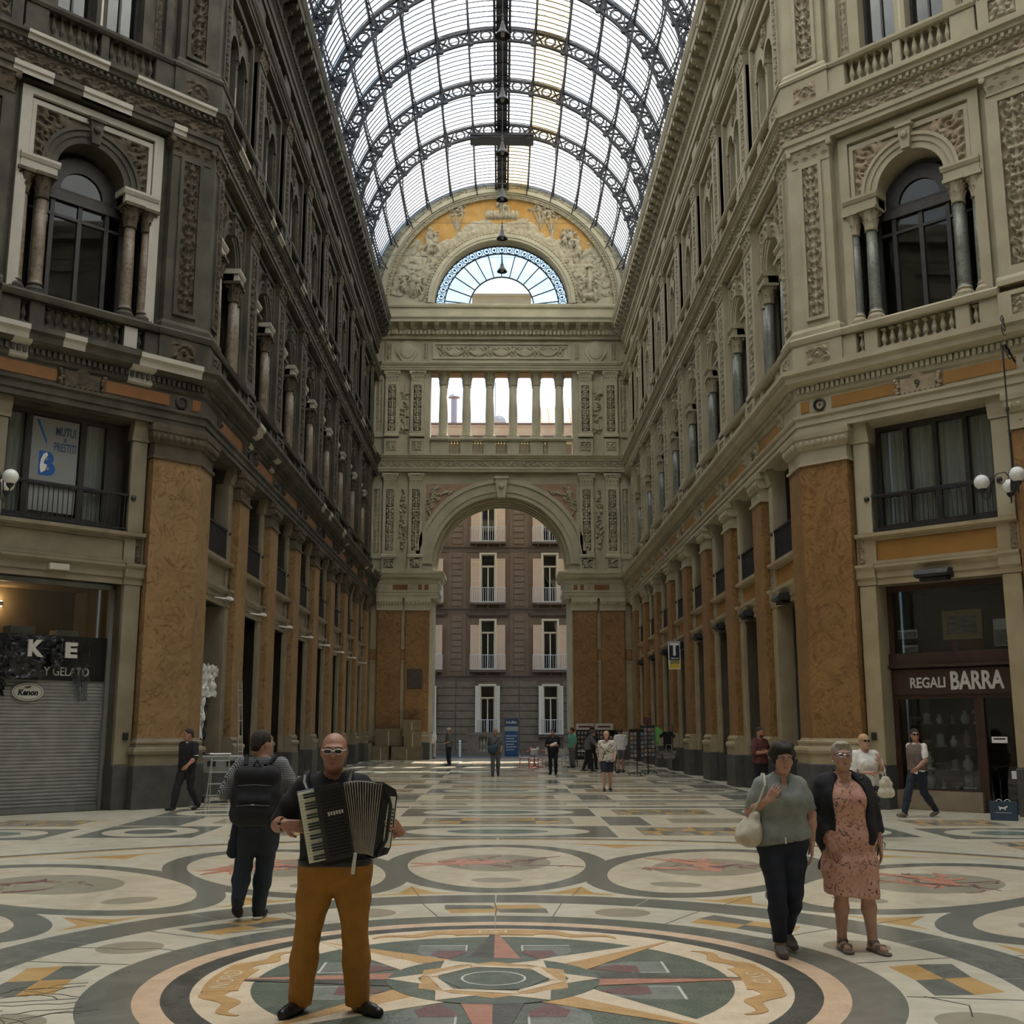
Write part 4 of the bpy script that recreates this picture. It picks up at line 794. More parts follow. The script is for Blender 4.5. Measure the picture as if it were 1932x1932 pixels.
    L = [(-4.2 + .35 * t_ + rg.uniform(-.05, .05), 13.7 + 1.75 * t_ ** .6, .3, .055, rg.uniform(.2, 2.4), .1) for t_ in np.linspace(0, 1, 16)] + [(-3.7 + 2.2 * t_, 15.05 + .45 * t_, .22, .05, rg.uniform(-.9, .9), .09) for t_ in np.linspace(0, .95, 16)] + [(-3.7, 14.8, .13, .13, 0, .13)]
    L = [q for q in L if math.hypot(q[0], q[1] - 11) > 5.05 and q[1] < 15.65]
    fob('spandrel_leaves', blobs(L, -4.4, -1.2, 13.2, 15.75, 110, 90).mesh('spandrel_leaves', 'farrel', True), Matrix.Diagonal((-s, 1, 1, 1)) @ T(0, 0, .035), sp)
    # upper zone: shield between small carved panels
    sh = fob('shield', cm('fsh', lambda b: (b.plate([(.62 * math.cos(q) * (1 + .08 * math.cos(4 * q)), .62 * math.sin(q) * (1.05 + .06 * math.sin(5 * q))) for q in np.linspace(0, 2 * math.pi, 33)[:-1]], [], 0, .12), b.lathe([(.46, .12), (.44, .17), (.3, .2), (0, .22)], (0, 0, 0), 20, 'z')), 'far'), T(s * 5.6, 23.75) @ Matrix.Diagonal((.95, 1, 1, 1)))
    for dx in (-1.1, 1.1): fob('relief', relief('fsr', .26, 1.0, 11, 30, .35, .06, 2, True, 'farrel'), T(s * 5.6 + dx, 23.25, .02)); fob('panel_frame', cm('fsf', lambda b: b.plate(rect(-.19, .19, -.06, 1.06), [rect(-.13, .13, 0, 1.0)], 0, .06), 'far'), T(s * 5.6 + dx, 23.25))
# archivolt and keystone
for i, (ri, ro, z) in enumerate(((3.95, 4.2, .1), (4.2, 4.3, .16), (4.3, 4.72, .12), (4.72, 4.95, .2))): 
    A = fob('archivolt', cm('fav%d' % i, lambda b: b.plate(arcpts(0, 11, ro, 0, 180, 44) + arcpts(0, 11, ri, 180, 0, 44), [], 0, z), 'far'))
b = MB(); [b.box(-.035, .035, 4.22, 4.3, .15, .19) or b.xf(T(0, 11) @ Matrix.Rotation(R(-88 + 176 * i / 99), 4, 'Z'), len(b.v) - 8) for i in range(100)]; tag(fob('beading', b.mesh('beading', 'far'), I4, A), kind='stuff')
b = MB()
for j in range(4): b.plate(arcpts(0, 11, 4.02, 0, 180, 44) + arcpts(0, 11, 3.78, 180, 0, 44), [], -.3 - j * .75 - .2, -.3 - j * .75)
fob('soffit_ribs', b.mesh('soffit_ribs', 'far'), I4, A)
fob('keystone', cm('fks', lambda b: (b.prism([(-.22, 14.85), (.22, 14.85), (.36, 15.95), (-.36, 15.95)], 0, .4), b.lathe([(0, -.05), (.2, 0), (.14, .1), (0, .14)], (0, 15.5, .4), 9, 'z'), b.box(-.42, .42, 15.95, 16.1, 0, .46)), 'far'), I4, A)
# entablatures
E2F = [(a, y + .28) for a, y in E2]; c2 = fm('cornice', E2F)
for i in range(4): fob('frieze_relief', relief('fr2', PER, .36, 100, 15, .42, .05, 6, False, 'farrel'), T(-5.6 + 3.75 * i, 16.66, .295) @ Matrix.Diagonal((3.75 / PER, 1, 1, 1)), c2)
E3F = [(a, y + .65) for a, y in E3]; fm('architrave', E3F)
c4 = fm('eaves_cornice', [(0, 24.5), (.2, 24.5), (.2, 24.75), (.3, 24.8), (.3, 25.05), (.36, 25.3), (.88, 25.34), (.88, 25.5), (.96, 25.6), (.96, 25.7), (0, 25.75)])
b = MB(); [b.box(-7 + .24 * i, -6.86 + .24 * i, 24.72, 24.97, .2, .42) for i in range(59)]; tag(fob('dentils', b.mesh('dentils', 'far'), I4, c4), kind='stuff')
for i in range(20): fob('bracket', cm('fbr', lambda b: b.mould([(.2, 24.98), (.42, 25.0), (.5, 25.08), (.74, 25.2), (.84, 25.34), (.2, 25.34)], -.14, .14), 'far'), T(-6.65 + .7 * i, 0), c4)
fm('attic_course', [(0, 26.5), (.2, 26.5), (.24, 26.6), (.24, 26.72), (0, 26.78)])
# garland frieze
fob('frieze_frame', cm('fgf', lambda b: b.plate(rect(-4.1, 4.1, 23.3, 24.3), [rect(-3.95, 3.95, 23.42, 24.2)], 0, .08), 'far'))
L = []; rg = random.Random(3)
for k in range(5):
    xa = -3.5 + 1.4 * k
    for i in range(15):
        t_ = i / 14; L.append((xa + 1.4 * t_, 23.95 - .42 * math.sin(math.pi * t_), .1, .08 + .04 * math.sin(math.pi * t_), 0, .1))
    L += [(xa + .45, 23.95, .2, .04, .5, .05), (xa + .95, 23.95, .2, .04, -.5, .05)]
for k in range(6):
    x = -3.5 + 1.4 * k; L += [(x, 24.05, .09, .1, 0, .13), (x, 23.8, .12, .2, .1, .12), (x - .1, 23.55, .06, .2, .4, .1), (x + .1, 23.55, .06, .2, -.4, .1), (x + .2, 23.95, .18, .045, .7, .09), (x - .2, 23.95, .18, .045, -.7, .09)]
fob('putti_garland', blobs(L, -3.9, 3.9, 23.4, 24.22, 330, 44).mesh('putti_garland', 'farrel', True), T(0, 0, .0))
# colonnade
for k in range(6):
    x = -3.45 + 1.38 * k
    for z, nm in ((-.35, 'column'), (-.74, 'rear_column')):
        r = .26; o = fob(nm, cm('fcol', lambda b: b.lathe([(r * 1.1, 18.75), (r, 18.85), (r, 20), (r * .84, 21.75)], seg=18), 'far', True), T(x, 0, z))
        fob('base', cm('fcolb', lambda b: (b.box(-.38, .38, 18.48, 18.6, -.38, .38), b.lathe([(.37, 18.6), (.38, 18.66), (.33, 18.7), (.29, 18.73), (.31, 18.77), (.27, 18.8)], seg=16)), 'far'), T(x, 0, z), o)
        fob('capital', cm('fcolc', lambda b: col_capital(b, .24, .85), 'far'), T(x, 21.75, z), o)
fm('balcony_rail', [(0, 18.3), (.12, 18.3), (.16, 18.4), (.12, 18.48), (-.75, 18.48), (-.75, 18.3)], -4.2, 4.2, 0, 0)
for k in range(6): fob('balcony_pier', cm('fbp%d' % (k in (0, 5)), lambda b: b.cbox(-.36 - (.36 if k == 0 else 0), .36 + (.36 if k == 5 else 0), 17.45, 18.3, -.5, .02, .02), 'far'), T(-3.45 + 1.38 * k, 0))
for k in range(5):
    for i in range(4): fob('baluster', baluster_mesh('far'), T(-3.45 + 1.38 * k + .69 + (i - 1.5) * .17, 17.45, -.25) @ Matrix.Diagonal((1.1, 1.54, 1.1, 1)))
fob('loggia_ceiling', cm('flc', lambda b: b.box(-4.2, 4.2, 22.45, 22.6, -1.0, -.02), mat('warm_loggia_plaster', (.40, .24, .15), (.46, .29, .19), 2, .8)))
# tympanum
fob('tympanum_ground', cm('ftg', lambda b: b.plate(arcpts(0, ZL, 6.95, 34, 146, 40) + arcpts(0, ZL, 4.6, 146, 34, 40), [], 0, .03), 'gold'))
for i, (ri, ro, z, m_) in enumerate(((4.05, 4.2, .25, 'far'), (4.2, 4.42, .3, 'far'), (4.42, 4.6, .2, 'farrel'), (6.75, 6.98, .22, 'farrel'), (6.98, 7.08, .3, 'far'), (7.08, 7.3, .38, 'far'), (7.3, 7.85, .16, 'farrel'))):
    Q = fob('arch_moulding', cm('fam%d' % i, lambda b: b.plate(arcpts(0, ZL, ro, 0, 180, 50) + arcpts(0, ZL, ri, 180, 0, 50), [], 0, z), m_))
    if i in (2, 3):
        b = MB(); r_ = (ri + ro) / 2; n = int(math.pi * r_ / .2); [b.lathe([(0, -.03), (.06, 0), (.05, .06), (0, .08)], (r_ * math.cos(math.pi * (q + .5) / n), ZL + r_ * math.sin(math.pi * (q + .5) / n), z), 6, 'z') for q in range(n)]
        tag(fob('beading', b.mesh('beading', 'farrel'), I4, Q), kind='stuff')
    if i == 6:
        for q in range(19):
            a = 6 + 168 * q / 18; fob('rosette', cm('fro', lambda b: (b.lathe([(.24, -.02), (.24, .05), (.2, .05), (.2, .02), (.1, .03), (.06, .1), (0, .12)], (0, 0, 0), 10, 'z'), b.box(.3, .95, -.16, .16, .0, .035)), 'far'), T(7.57 * math.cos(R(a)), ZL + 7.57 * math.sin(R(a)), .16) @ RZ(a - 90), Q)
L = []; rg = random.Random(21)
ins = lambda x, y: 4.62 < math.hypot(x, y) < 6.75 and y > .25
for i in range(620):       # rock shelf over the fan window, and the stone lower ends
    a = rg.uniform(5, 175); lim = 5.25 + .25 * math.sin(a * .19) if 38 < a < 142 else 6.7
    r_ = rg.uniform(4.7, lim); x, y = r_ * math.cos(R(a)), r_ * math.sin(R(a))
    if ins(x, y): L.append((x, y, rg.uniform(.15, .34), rg.uniform(.09, .2), rg.uniform(0, 3), rg.uniform(.05, .09) if 38 < a < 142 else rg.uniform(.03, .06)))
def fig(x, y, s, fl=1, seat=False):
    l = [(x, y + 1.18 * s, .13 * s, .16 * s, 0, .26), (x, y + .8 * s, .2 * s, .32 * s, .1 * fl, .24), (x + .22 * s * fl, y + .95 * s, .3 * s, .07 * s, .6 * fl, .2), (x - .2 * s, y + .75 * s, .08 * s, .28 * s, -.4, .2)]
    l += [(x + .2 * s * fl, y + .45 * s, .32 * s, .14 * s, .1, .26), (x + .42 * s * fl, y + .15 * s, .1 * s, .36 * s, .1, .22), (x + .1 * s, y + .2 * s, .1 * s, .36 * s, -.1, .2)] if seat else [(x, y + .3 * s, .2 * s, .4 * s, -.1 * fl, .22), (x + .12 * s, y, .09 * s, .35 * s, .15, .2), (x - .1 * s, y + .02, .09 * s, .35 * s, -.1, .2)]
    return l + [(x + rg.uniform(-.25, .25) * s, y + rg.uniform(0, .9) * s, .05 * s, .3 * s, rg.uniform(-.6, .6), .24) for _ in range(7)]
def tree(x, y, w_, h): return [(x, y, .05, h * .6, .1, .12), (x + .2, y, .045, h * .55, -.25, .11), (x - .22, y + .1, .04, h * .4, .4, .1)] + [(x + rg.gauss(0, w_ * .5), y + h * .62 + rg.gauss(0, h * .16), .1, .07, rg.uniform(0, 3), rg.uniform(.1, .2)) for _ in range(46)]
for bx in np.linspace(-.85, .85, 9): L.append((bx, 5.75, .16, .3, 0, .2))
L += fig(0, 5.75, 1.0, 1, True) + fig(-4.35, 3.5, 1.05, 1) + fig(-4.0, 3.3, .9, -1, True) + fig(4.15, 3.6, .95, 1, True) + fig(4.6, 3.2, .85, -1) + fig(3.8, 3.9, .7, 1) + fig(-5.35, .75, 1.0, -1) + fig(-5.0, .8, .8) + fig(-5.9, .9, .7)
L += tree(-2.75, 5.2, .6, 1.5) + tree(2.3, 5.5, .6, 1.4) + tree(3.0, 5.0, .6, 1.5) + tree(5.6, .7, .35, 1.6) + tree(4.9, .6, .3, 1.5) + [(5.3, 1.5, .16, .9, 0, .25), (5.3, .5, .35, .2, 0, .25), (5.3, 2.35, .26, .1, 0, .28)]
L = [q for q in L if ins(q[0], q[1])]
fob('tympanum_relief', blobs(L, -6.9, 6.9, .15, 6.85, 300, 150, .03).mesh('tympanum_relief', 'farrel', True), T(0, ZL, .03))
# fan window
FW = fob('fan_window', cm('ffan', lambda b: (b.plate(arcpts(0, 0, 4.08, 0, 180, 40) + arcpts(0, 0, 3.98, 180, 0, 40), [], -.08, .06), b.plate(arcpts(0, 0, 3.52, 0, 180, 40) + arcpts(0, 0, 3.45, 180, 0, 40), [], -.05, .05), b.plate(arcpts(0, 0, 2.0, 0, 180, 30) + arcpts(0, 0, 1.93, 180, 0, 30), [], -.05, .05), b.box(-4.05, 4.05, -.05, .05, -.1, .08)), 'iron'), T(0, ZL + .05, -.7))
for i in range(13): fob('glazing_bar', cm('ffgb', lambda b: b.box(1.95, 3.5, -.03, .03, -.03, .03), 'iron'), T(0, ZL + .05, -.7) @ RZ(180 * (i + .5) / 13), FW)
for i in range(25): 
    a = 3.6 + 172.8 * i / 24; fob('palmette', cm('fpal', lambda b: (b.plate([(.2 * math.cos(q), .23 * math.sin(q)) for q in np.linspace(0, 6.283, 15)[:-1]], [[(.16 * math.cos(q), .19 * math.sin(q)) for q in np.linspace(0, 6.283, 15)[:-1]]], -.02, .02), [b.prism([(0, -.17), (.05, -.05), (.15 * math.sin(q), .15 * math.cos(q) - .02), (-.02, -.05)], -.015, .015) for q in (-1.2, -.6, 0, .6, 1.2)], b.box(-.235, -.215, -.26, .26, -.02, .02)), 'iron'), T(0, ZL + .05, -.7) @ RZ(a - 90) @ T(0, 3.75), FW)
def fpane(b):
    A = np.linspace(-180 / 26 + .1, 180 / 26 - .1, 4); b.plate([(3.98 * math.cos(R(a)), 3.98 * math.sin(R(a))) for a in A] + [(1.97 * math.cos(R(a)), 1.97 * math.sin(R(a))) for a in A[::-1]], [], -.005, .005)
for i in range(13): fob('pane', cm('fpane', fpane, 'ltglass'), T(0, ZL + .05, -.7) @ RZ(180 * (i + .5) / 13), FW)
# dark plaque on the left pier
fob('plaque', cm('fplq', lambda b: (b.cbox(-.42, .42, 0, 1.1, .25, .3, .02), b.plate(rect(-.36, .36, .06, 1.04), [rect(-.32, .32, .1, 1.0)], .3, .312)), mat('bronze_plaque', (.05, .04, .03), (.07, .055, .04), 5, .5)), T(-4.85, 3.9))
# ================================================================ octagon behind the camera (closes the space), dome, street, houses
OC = (-.05, 8.65)
K['houseb'] = mat('brown_render', (.23, .158, .108), (.28, .195, .135), 1.5, .85, .1, 20)
K['housed'] = mat('brown_render_trim', (.16, .115, .088), (.2, .145, .11), 2, .85)
K['rust'] = mat('grey_stone_course', (.20, .155, .105), (.26, .205, .14), 2.5, .85, .2, 15)
K['shutb'] = mat('beige_shutter', (.90, .66, .46), (.93, .70, .50), 3, .6)
K['houseframe'] = mat('ivory_paint', (.92, .82, .63), (.94, .85, .67), 3, .5)
K['beigew'] = mat('beige_render', (.62, .52, .40), (.70, .60, .47), 1.0, .85)
K['pinkw'] = mat('pale_pink_render', (.72, .52, .40), (.80, .62, .50), 1.5, .85)
K['asphalt'] = mat('street_basalt', (.10, .10, .10), (.15, .148, .14), 3, .7)
def pw(x): return Vector((OC[0] + x[0], OC[1] + x[1]))
V8 = [Vector((17.806, 16.094)), Vector((17.806, 1.2)), Vector((7.2, -9.4)), Vector((-7.2, -9.4)), Vector((-17.806, 1.2)), Vector((-17.806, 16.094))]
for i, nm in enumerate(('wall_side_right', 'wall_rear_right', 'wall_rear', 'wall_rear_left', 'wall_side_left')):
    a, b_ = V8[i], V8[i + 1]; m_ = (a + b_) / 2; d = (b_ - a); L = d.length; n = Vector((d.y, -d.x)).normalized()
    if n.dot(Vector((OC[0], OC[1])) - m_) < 0: n = -n
    F = frame((m_.x, m_.y, 0), (n.x, n.y, 0)); mb = MB(); mb.box(-L / 2, L / 2, 0, 26.3, -.6, 0)
    for p in (E1, E2, E3, E4): mb.mould(p, -L / 2, L / 2, .41, -.41)
    for k in range(4): mb.cbox(-L / 2 + .2 + (L - 1.6) * k / 3, -L / 2 + 1.4 + (L - 1.6) * k / 3, 0, 23.6, 0, .3, .03)
    for k in range(3): mb.box(-L / 2 + 2.0 + (L - 1.6) * k / 3, -L / 2 - .1 + (L - 1.6) * (k + 1) / 3, 11.2, 15, 0, .06); mb.box(-L / 2 + 2.0 + (L - 1.6) * k / 3, -L / 2 - .1 + (L - 1.6) * (k + 1) / 3, 0, 5, 0, .06)
    tag(ob(nm, mb.mesh(nm, mat('octagon_stucco' + str(i), (.22, .20, .15), (.30, .27, .2), 1.2, .85)), None, F), 'plain stucco wall of the octagon behind the viewer, part %d' % (i + 1), 'wall', kind='structure')
DR = 19.9
def dome(b, r):
    v = []; f = []; n = 32
    for j in range(9):
        a = R(90 * j / 8)
        for i in range(n): v.append((OC[0] + r * math.cos(a) * math.cos(2 * math.pi * i / n), OC[1] + r * math.cos(a) * math.sin(2 * math.pi * i / n), 26.2 + r * .95 * math.sin(a)))
    b.add(v, [(j * n + i, j * n + (i + 1) % n, (j + 1) * n + (i + 1) % n, (j + 1) * n + i) for j in range(8) for i in range(n)])
D = MB(); dome(D, DR); DM = tag(ob('ceiling_dome', D.mesh('dome_glass', 'pane', True)), 'glazed iron dome over the octagon above the viewer', 'ceiling', kind='structure')
for i in range(16):
    a = 2 * math.pi * i / 16; b = MB(); b.tube([(OC[0] + (DR - .3) * math.cos(R(e)) * math.cos(a), OC[1] + (DR - .3) * math.cos(R(e)) * math.sin(a), 26.2 + (DR - .3) * .95 * math.sin(R(e))) for e in range(0, 91, 9)], .22, 5); ob('dome_rib', b.mesh('dome_rib', 'steel'), DM)
# street
tag(ob('ground_street', cm('street', lambda b: b.box(-30, 30, 67.2, 90, -.06, -.004), 'asphalt')), 'grey street surface outside the arch', 'ground', kind='structure')
# gable seen through the fan window
tag(ob('wall_gable', cm('gable', lambda b: (b.box(-1.85, 1.85, 26.7, 28.2, -.4, 0), b.box(-1.85, 1.85, 28.2, 28.35, -.5, .1), b.plate(arcpts(0, 26.3, 1.5, 0, 180, 20) + arcpts(0, 26.3, 1.3, 180, 0, 20), [], 0, .1)), 'beigew'), None, frame((0, 67.4, 0), (0, -1, 0))), 'beige gable wall seen through the fan window', 'wall', kind='structure')
# ---- apartment house across the street
YB = 76.0; FB = frame((0, YB, 0), (0, -1, 0))
AB = ob('apartment_building', None, None, FB); tag(AB, 'brown apartment house with beige shutters across the street, seen through the arch', 'building')
COLS = [-5.05, -.88, 3.28, 7.4, -9.2]; LEV = [(14.05, 17.45), (9.95, 13.2), (5.5, 8.7), (1.3, 4.45)]
W_ = .92
b = MB(); b.plate(rect(-14, 14, 0, 21.3), [rect(c - W_ / 2, c + W_ / 2, y0, y1) for c in COLS for y0, y1 in LEV], -.4, 0); ob('wall', b.mesh('house_wall', 'houseb'), AB, FB)
ob('parapet', cm('hpar', lambda b: (b.box(-14, 14, 21.3, 22.4, -.4, -.05), b.mould([(0, 20.9), (.3, 21.0), (.5, 21.2), (.5, 21.35), (0, 21.4)], -14, 14)), 'housed'), AB, FB)
for yy in (4.95, 9.4, 13.55, 17.9): ob('string_course', cm('hsc', lambda b: b.mould([(0, -.2), (.06, -.2), (.06, .05), (.16, .12), (.16, .2), (0, .22)], -14, 14), 'housed'), AB, FB @ T(0, yy))
for i in range(9):
    xs = [-14] + sorted(sum([[c - .75, c + .75] for c in COLS], [])) + [14]
    for x0, x1 in zip(xs[::2], xs[1::2]):
        n = max(1, int((x1 - x0) / 1.3)); w1 = (x1 - x0) / n
        for q in range(n):
            if abs((x0 + w1 * (q + .5))) < 5.2: ob('stone_block', cm('hst%.2f' % w1, lambda b: b.cbox(-w1 / 2 + .015, w1 / 2 - .015, .015, .48, 0, .07, .03), 'rust'), AB, FB @ T(x0 + w1 * (q + .5), .3 + .5 * i))
for xq in (-7.1, -2.95, 1.2, 5.35):
    ob('pilaster_strip', cm('hps', lambda b: b.box(-.62, .62, 5.15, 20.9, 0, .05), 'houseb'), AB, FB @ T(xq, 0))
    for lv in (5.4, 9.7, 13.9):
        for i in range(9):
            if xq in (-2.95, 1.2) and lv + .4 * i < 17.5: ob('quoin_block', cm('hqb', lambda b: b.cbox(-.36, .36, 0, .36, .05, .12, .025), 'houseb'), AB, FB @ T(xq, lv + .41 * i))
def hwin(c, y0, y1, top, ground):
    M = FB @ T(c, 0); h = y1 - y0; k = '%d%d' % (ground, round(h * 10))
    w_ = ob('window', cm('hwf' + k, lambda b: (b.plate(rect(-W_ / 2 - .12, W_ / 2 + .12, 0, h + .12), [rect(-W_ / 2, W_ / 2, 0, h)], -.05, .08), b.plate(rect(-W_ / 2, W_ / 2, 0, h), [rect(-W_ / 2 + .07, -.04, .12, h - .85), rect(.04, W_ / 2 - .07, .12, h - .85), rect(-W_ / 2 + .05, W_ / 2 - .05, h - .72, h - .05)], -.3, -.22), b.mould([(-.22, h - .85), (-.14, h - .82), (-.14, h - .74), (-.22, h - .72)], -W_ / 2, W_ / 2)), 'houseframe'), AB, M @ T(0, y0))
    for x0, x1, p0, p1 in ((-W_ / 2 + .05, -.03, .1, h - .8), (.03, W_ / 2 - .05, .1, h - .8), (-W_ / 2 + .04, W_ / 2 - .04, h - .74, h - .04)):
        ob('pane', cm('hwp%.2f%.2f' % (x1 - x0, p1 - p0), lambda b: b.box(-(x1 - x0) / 2, (x1 - x0) / 2, 0, p1 - p0, -.005, .005), 'glass'), w_, M @ T((x0 + x1) / 2, y0 + p0, -.27))
    ob('room', cm('hwr' + k, lambda b: b.box(-W_ / 2 - .1, W_ / 2 + .1, 0, h, -.75, -.6), 'dark'), w_, M @ T(0, y0))
    hs = h - .3 if not ground else h
    for s in (-1, 1):
        sw = .6 if not ground else .3; sh = ob('shutter', cm('hsh%d%d' % (ground, round(h * 10)), lambda b: (b.plate(rect(0, sw, 0, hs), [rect(.06, sw - .06, .08, hs - .08)], 0, .06), [b.box(.06, sw - .06, .1 + .09 * q, .16 + .09 * q, .015, .045) for q in range(int((hs - .2) / .09))], b.box(.06, sw - .06, .08, hs - .08, 0, .015)), 'shutb' if not ground else 'houseframe'), AB, M @ T(s * (W_ / 2 + .1), y0 + .0, .08) @ (Matrix.Rotation(R((8 if not ground else 35)), 4, 'Y') if s < 0 else Matrix.Rotation(R(-(8 if not ground else 35)), 4, 'Y')) @ Matrix.Diagonal((s, 1, 1, 1)))
    def rail(b):
        rw, d = (1.18, .55) if not ground else (.8, .2)
        for p, q in (((-rw, d), (rw, d)), ((-rw, 0), (-rw, d)), ((rw, 0), (rw, d))):
            n = max(2, int(math.hypot(q[0] - p[0], q[1] - p[1]) / .14))
            for yy in (.08, 1.0): b.tube([(p[0], yy, p[1]), (q[0], yy, q[1])], .022, 4)
            for i in range(n + 1): x = p[0] + (q[0] - p[0]) * i / n; z = p[1] + (q[1] - p[1]) * i / n; b.tube([(x, .05, z), (x, 1.0, z)], .014, 4)
    bl = ob('balcony', cm('hbl%d' % ground, lambda b: (b.box(-1.2 if not ground else -.85, 1.2 if not ground else .85, -.12, 0, 0, .58 if not ground else .25), [b.mould([(0, -.45), (.1, -.4), (.4, -.2), (.45, -.12), (0, -.12)], x - .05, x + .05) for x in (-.8, 0, .8)] if not ground else None), 'housed'), AB, M @ T(0, y0 - .05))
    ob('railing', cm('hrl%d' % ground, rail, 'white'), bl, M @ T(0, y0 - .05))
for c in COLS[:4]:
    for i, (y0, y1) in enumerate(LEV): hwin(c, y0, y1, i == 0, int(i == 3))
for c in COLS[:4]: 
    for yy in (8.95,): ob('cornice_hood', cm('hch', lambda b: b.mould([(0, 0), (.12, .05), (.3, .18), (.3, .25), (0, .3)], -1.3, 1.3), 'housed'), AB, FB @ T(c, yy))
ob('base_course', cm('hbc', lambda b: b.box(-14, 14, 0, .32, 0, .12), 'rust'), AB, FB)
# roofs beyond, seen through the colonnade
sh = ob('roof_shed', None, None, Matrix.Translation((5.5, 80, 21.0))); tag(sh, 'small shed with pale terracotta roof on the house roof', 'shed')
ob('wall', cm('shw', lambda b: b.box(-2.9, 2.9, -1.2, 1.2, 0, 1.9), 'pinkw'), sh, Matrix.Translation((5.5, 80, 21.0)))
for i in range(12): ob('tile_row', cm('sht', lambda b: b.add([(0, -1.5, 1.75), (.52, -1.5, 1.75), (.52, 1.4, 4.0), (0, 1.4, 4.0), (0, -1.5, 1.85), (.45, -1.5, 1.85), (.45, 1.4, 4.1), (0, 1.4, 4.1)], [(0, 3, 2, 1), (4, 5, 6, 7), (0, 1, 5, 4), (1, 2, 6, 5), (2, 3, 7, 6), (3, 0, 4, 7)]), mat('terracotta_tiles', (.68, .38, .22), (.78, .48, .30), 4, .8)), sh, Matrix.Translation((5.5 - 3.1 + .52 * i, 80, 21.0)))
ob('terrace_parapet', cm('lpar', lambda b: (b.box(-6, 6, 21.35, 22.0, .1, .3), b.box(-6, 6, 22.0, 22.1, .05, .36)), 'pinkw'), AB, FB)
ob('roof', cm('hrf', lambda b: b.box(-14, 14, 20.9, 21.0, -16, -.4), 'housed'), AB, FB)
ch = ob('chimney_pipe', cm('chp', lambda b: (b.lathe([(.22, -.29), (.22, 3.6)], seg=10, ax='z'), b.lathe([(.05, 3.7), (.45, 3.75), (.3, 3.95), (0, 4.0)], seg=12, ax='z')), mat('zinc_pipe', (.55, .52, .6), None, rough=.5)), None, Matrix.Translation((-3.4, 79, 21.3))); tag(ch, 'grey chimney pipe with flat cap on the roof beyond the colonnade', 'chimney')
an = ob('antenna', cm('ant', lambda b: (b.tube([(0, 0, 0), (0, 0, 5.2)], .04, 5), [b.tube([(-.7, 0, 4.9 - .4 * q), (.7, 0, 5.1 - .4 * q)], .02, 4) for q in range(3)], b.lathe([(0, 0), (.3, .06), (.55, .22)], (0.25, -.2, 2.2), 12, 'y')), K['white']), None, Matrix.Translation((-.45, 79, 21.0))); tag(an, 'roof antenna with small dish behind the middle columns', 'antenna')
# balustrade pedestal by the street
pd = ob('stone_balustrade', cm('sbl', lambda b: (b.box(-1.3, 1.3, 0, .25, 0, .4), b.box(-1.4, 1.4, 1.25, 1.45, -.03, .43), b.box(-1.3, -.55, .25, 1.25, 0, .4), b.box(.55, 1.3, .25, 1.25, 0, .4)), 'rust'), None, frame((-.85, 74.6, 0), (0, -1, 0))); tag(pd, 'short grey stone balustrade in front of the house door', 'balustrade')
for q in range(5): ob('baluster', baluster_mesh('far'), pd, frame((-.85, 74.6, 0), (0, -1, 0)) @ T(-.44 + .22 * q, .25, .2) @ Matrix.Diagonal((1.3, 1.82, 1.3, 1)))
for i, x in enumerate((-4.05, -2.5, 3.2)): tag(ob('bollard', cm('bld', lambda b: b.lathe([(.07, 0), (.07, .75), (.09, .78), (.06, .84), (.09, .9), (.05, .98), (0, 1.0)], seg=10, ax='z'), 'white'), None, Matrix.Translation((x, 71.2, 0))), ['white street bollard beside the left pier of the arch', 'white street bollard left of the stone balustrade', 'white street bollard beside the right pier of the arch'][i], 'bollard', 'street bollards')
# ================================================================ marble floor
def fmarble(name, c, c2, rough=.17, scale=2.0): return mat(name, c, c2, scale, rough, .0, lo=.3, hi=.7, dist=1.5, detail=8)
K['fw'] = fmarble('white_marble', (.62, .575, .44), (.78, .73, .58))
K['fc'] = fmarble('cream_marble', (.64, .56, .41), (.78, .70, .53))
K['fg'] = fmarble('grey_bardiglio', (.165, .172, .150), (.235, .24, .205))
K['fo'] = fmarble('yellow_siena_marble', (.56, .34, .12), (.70, .47, .21))
K['fb'] = fmarble('beige_grey_marble', (.36, .325, .24), (.45, .405, .305))
K['ft'] = fmarble('verde_marble', (.17, .24, .195), (.25, .32, .26))
def mosaic(name, c, c2, rings=True):
    m = mat(name, c, c2, 6, .4); t = m.node_tree; b = t.nodes['Principled BSDF']
    g = t.nodes.new('ShaderNodeNewGeometry').outputs['Position']; v = t.nodes.new('ShaderNodeTexVoronoi'); v.inputs['Scale'].default_value = 42; t.links.new(g, v.inputs['Vector'])
    bp = t.nodes.new('ShaderNodeBump'); bp.inputs['Strength'].default_value = .35; bp.inputs['Distance'].default_value = .01; t.links.new(v.outputs['Distance'], bp.inputs['Height']); t.links.new(bp.outputs[0], b.inputs['Normal'])
    return m
K['mg'] = mosaic('dark_green_mosaic', (.085, .105, .075), (.14, .16, .115)); K['mk'] = mosaic('black_mosaic', (.055, .055, .042), (.105, .10, .08))
K['mp'] = mosaic('pink_mosaic', (.60, .42, .27), (.72, .53, .36)); K['mr'] = mosaic('red_mosaic', (.42, .18, .115), (.5, .24, .16)); K['mm'] = mosaic('maroon_mosaic', (.16, .07, .065), (.2, .1, .09))
K['mo'] = mosaic('ochre_mosaic', (.50, .29, .11), (.6, .37, .15)); K['mc'] = mosaic('cream_mosaic', (.66, .54, .37), (.77, .64, .46)); K['ms'] = mosaic('slate_mosaic', (.17, .185, .155), (.23, .245, .2))
K['mw'] = mosaic('white_mosaic', (.6, .58, .52), (.68, .66, .6))
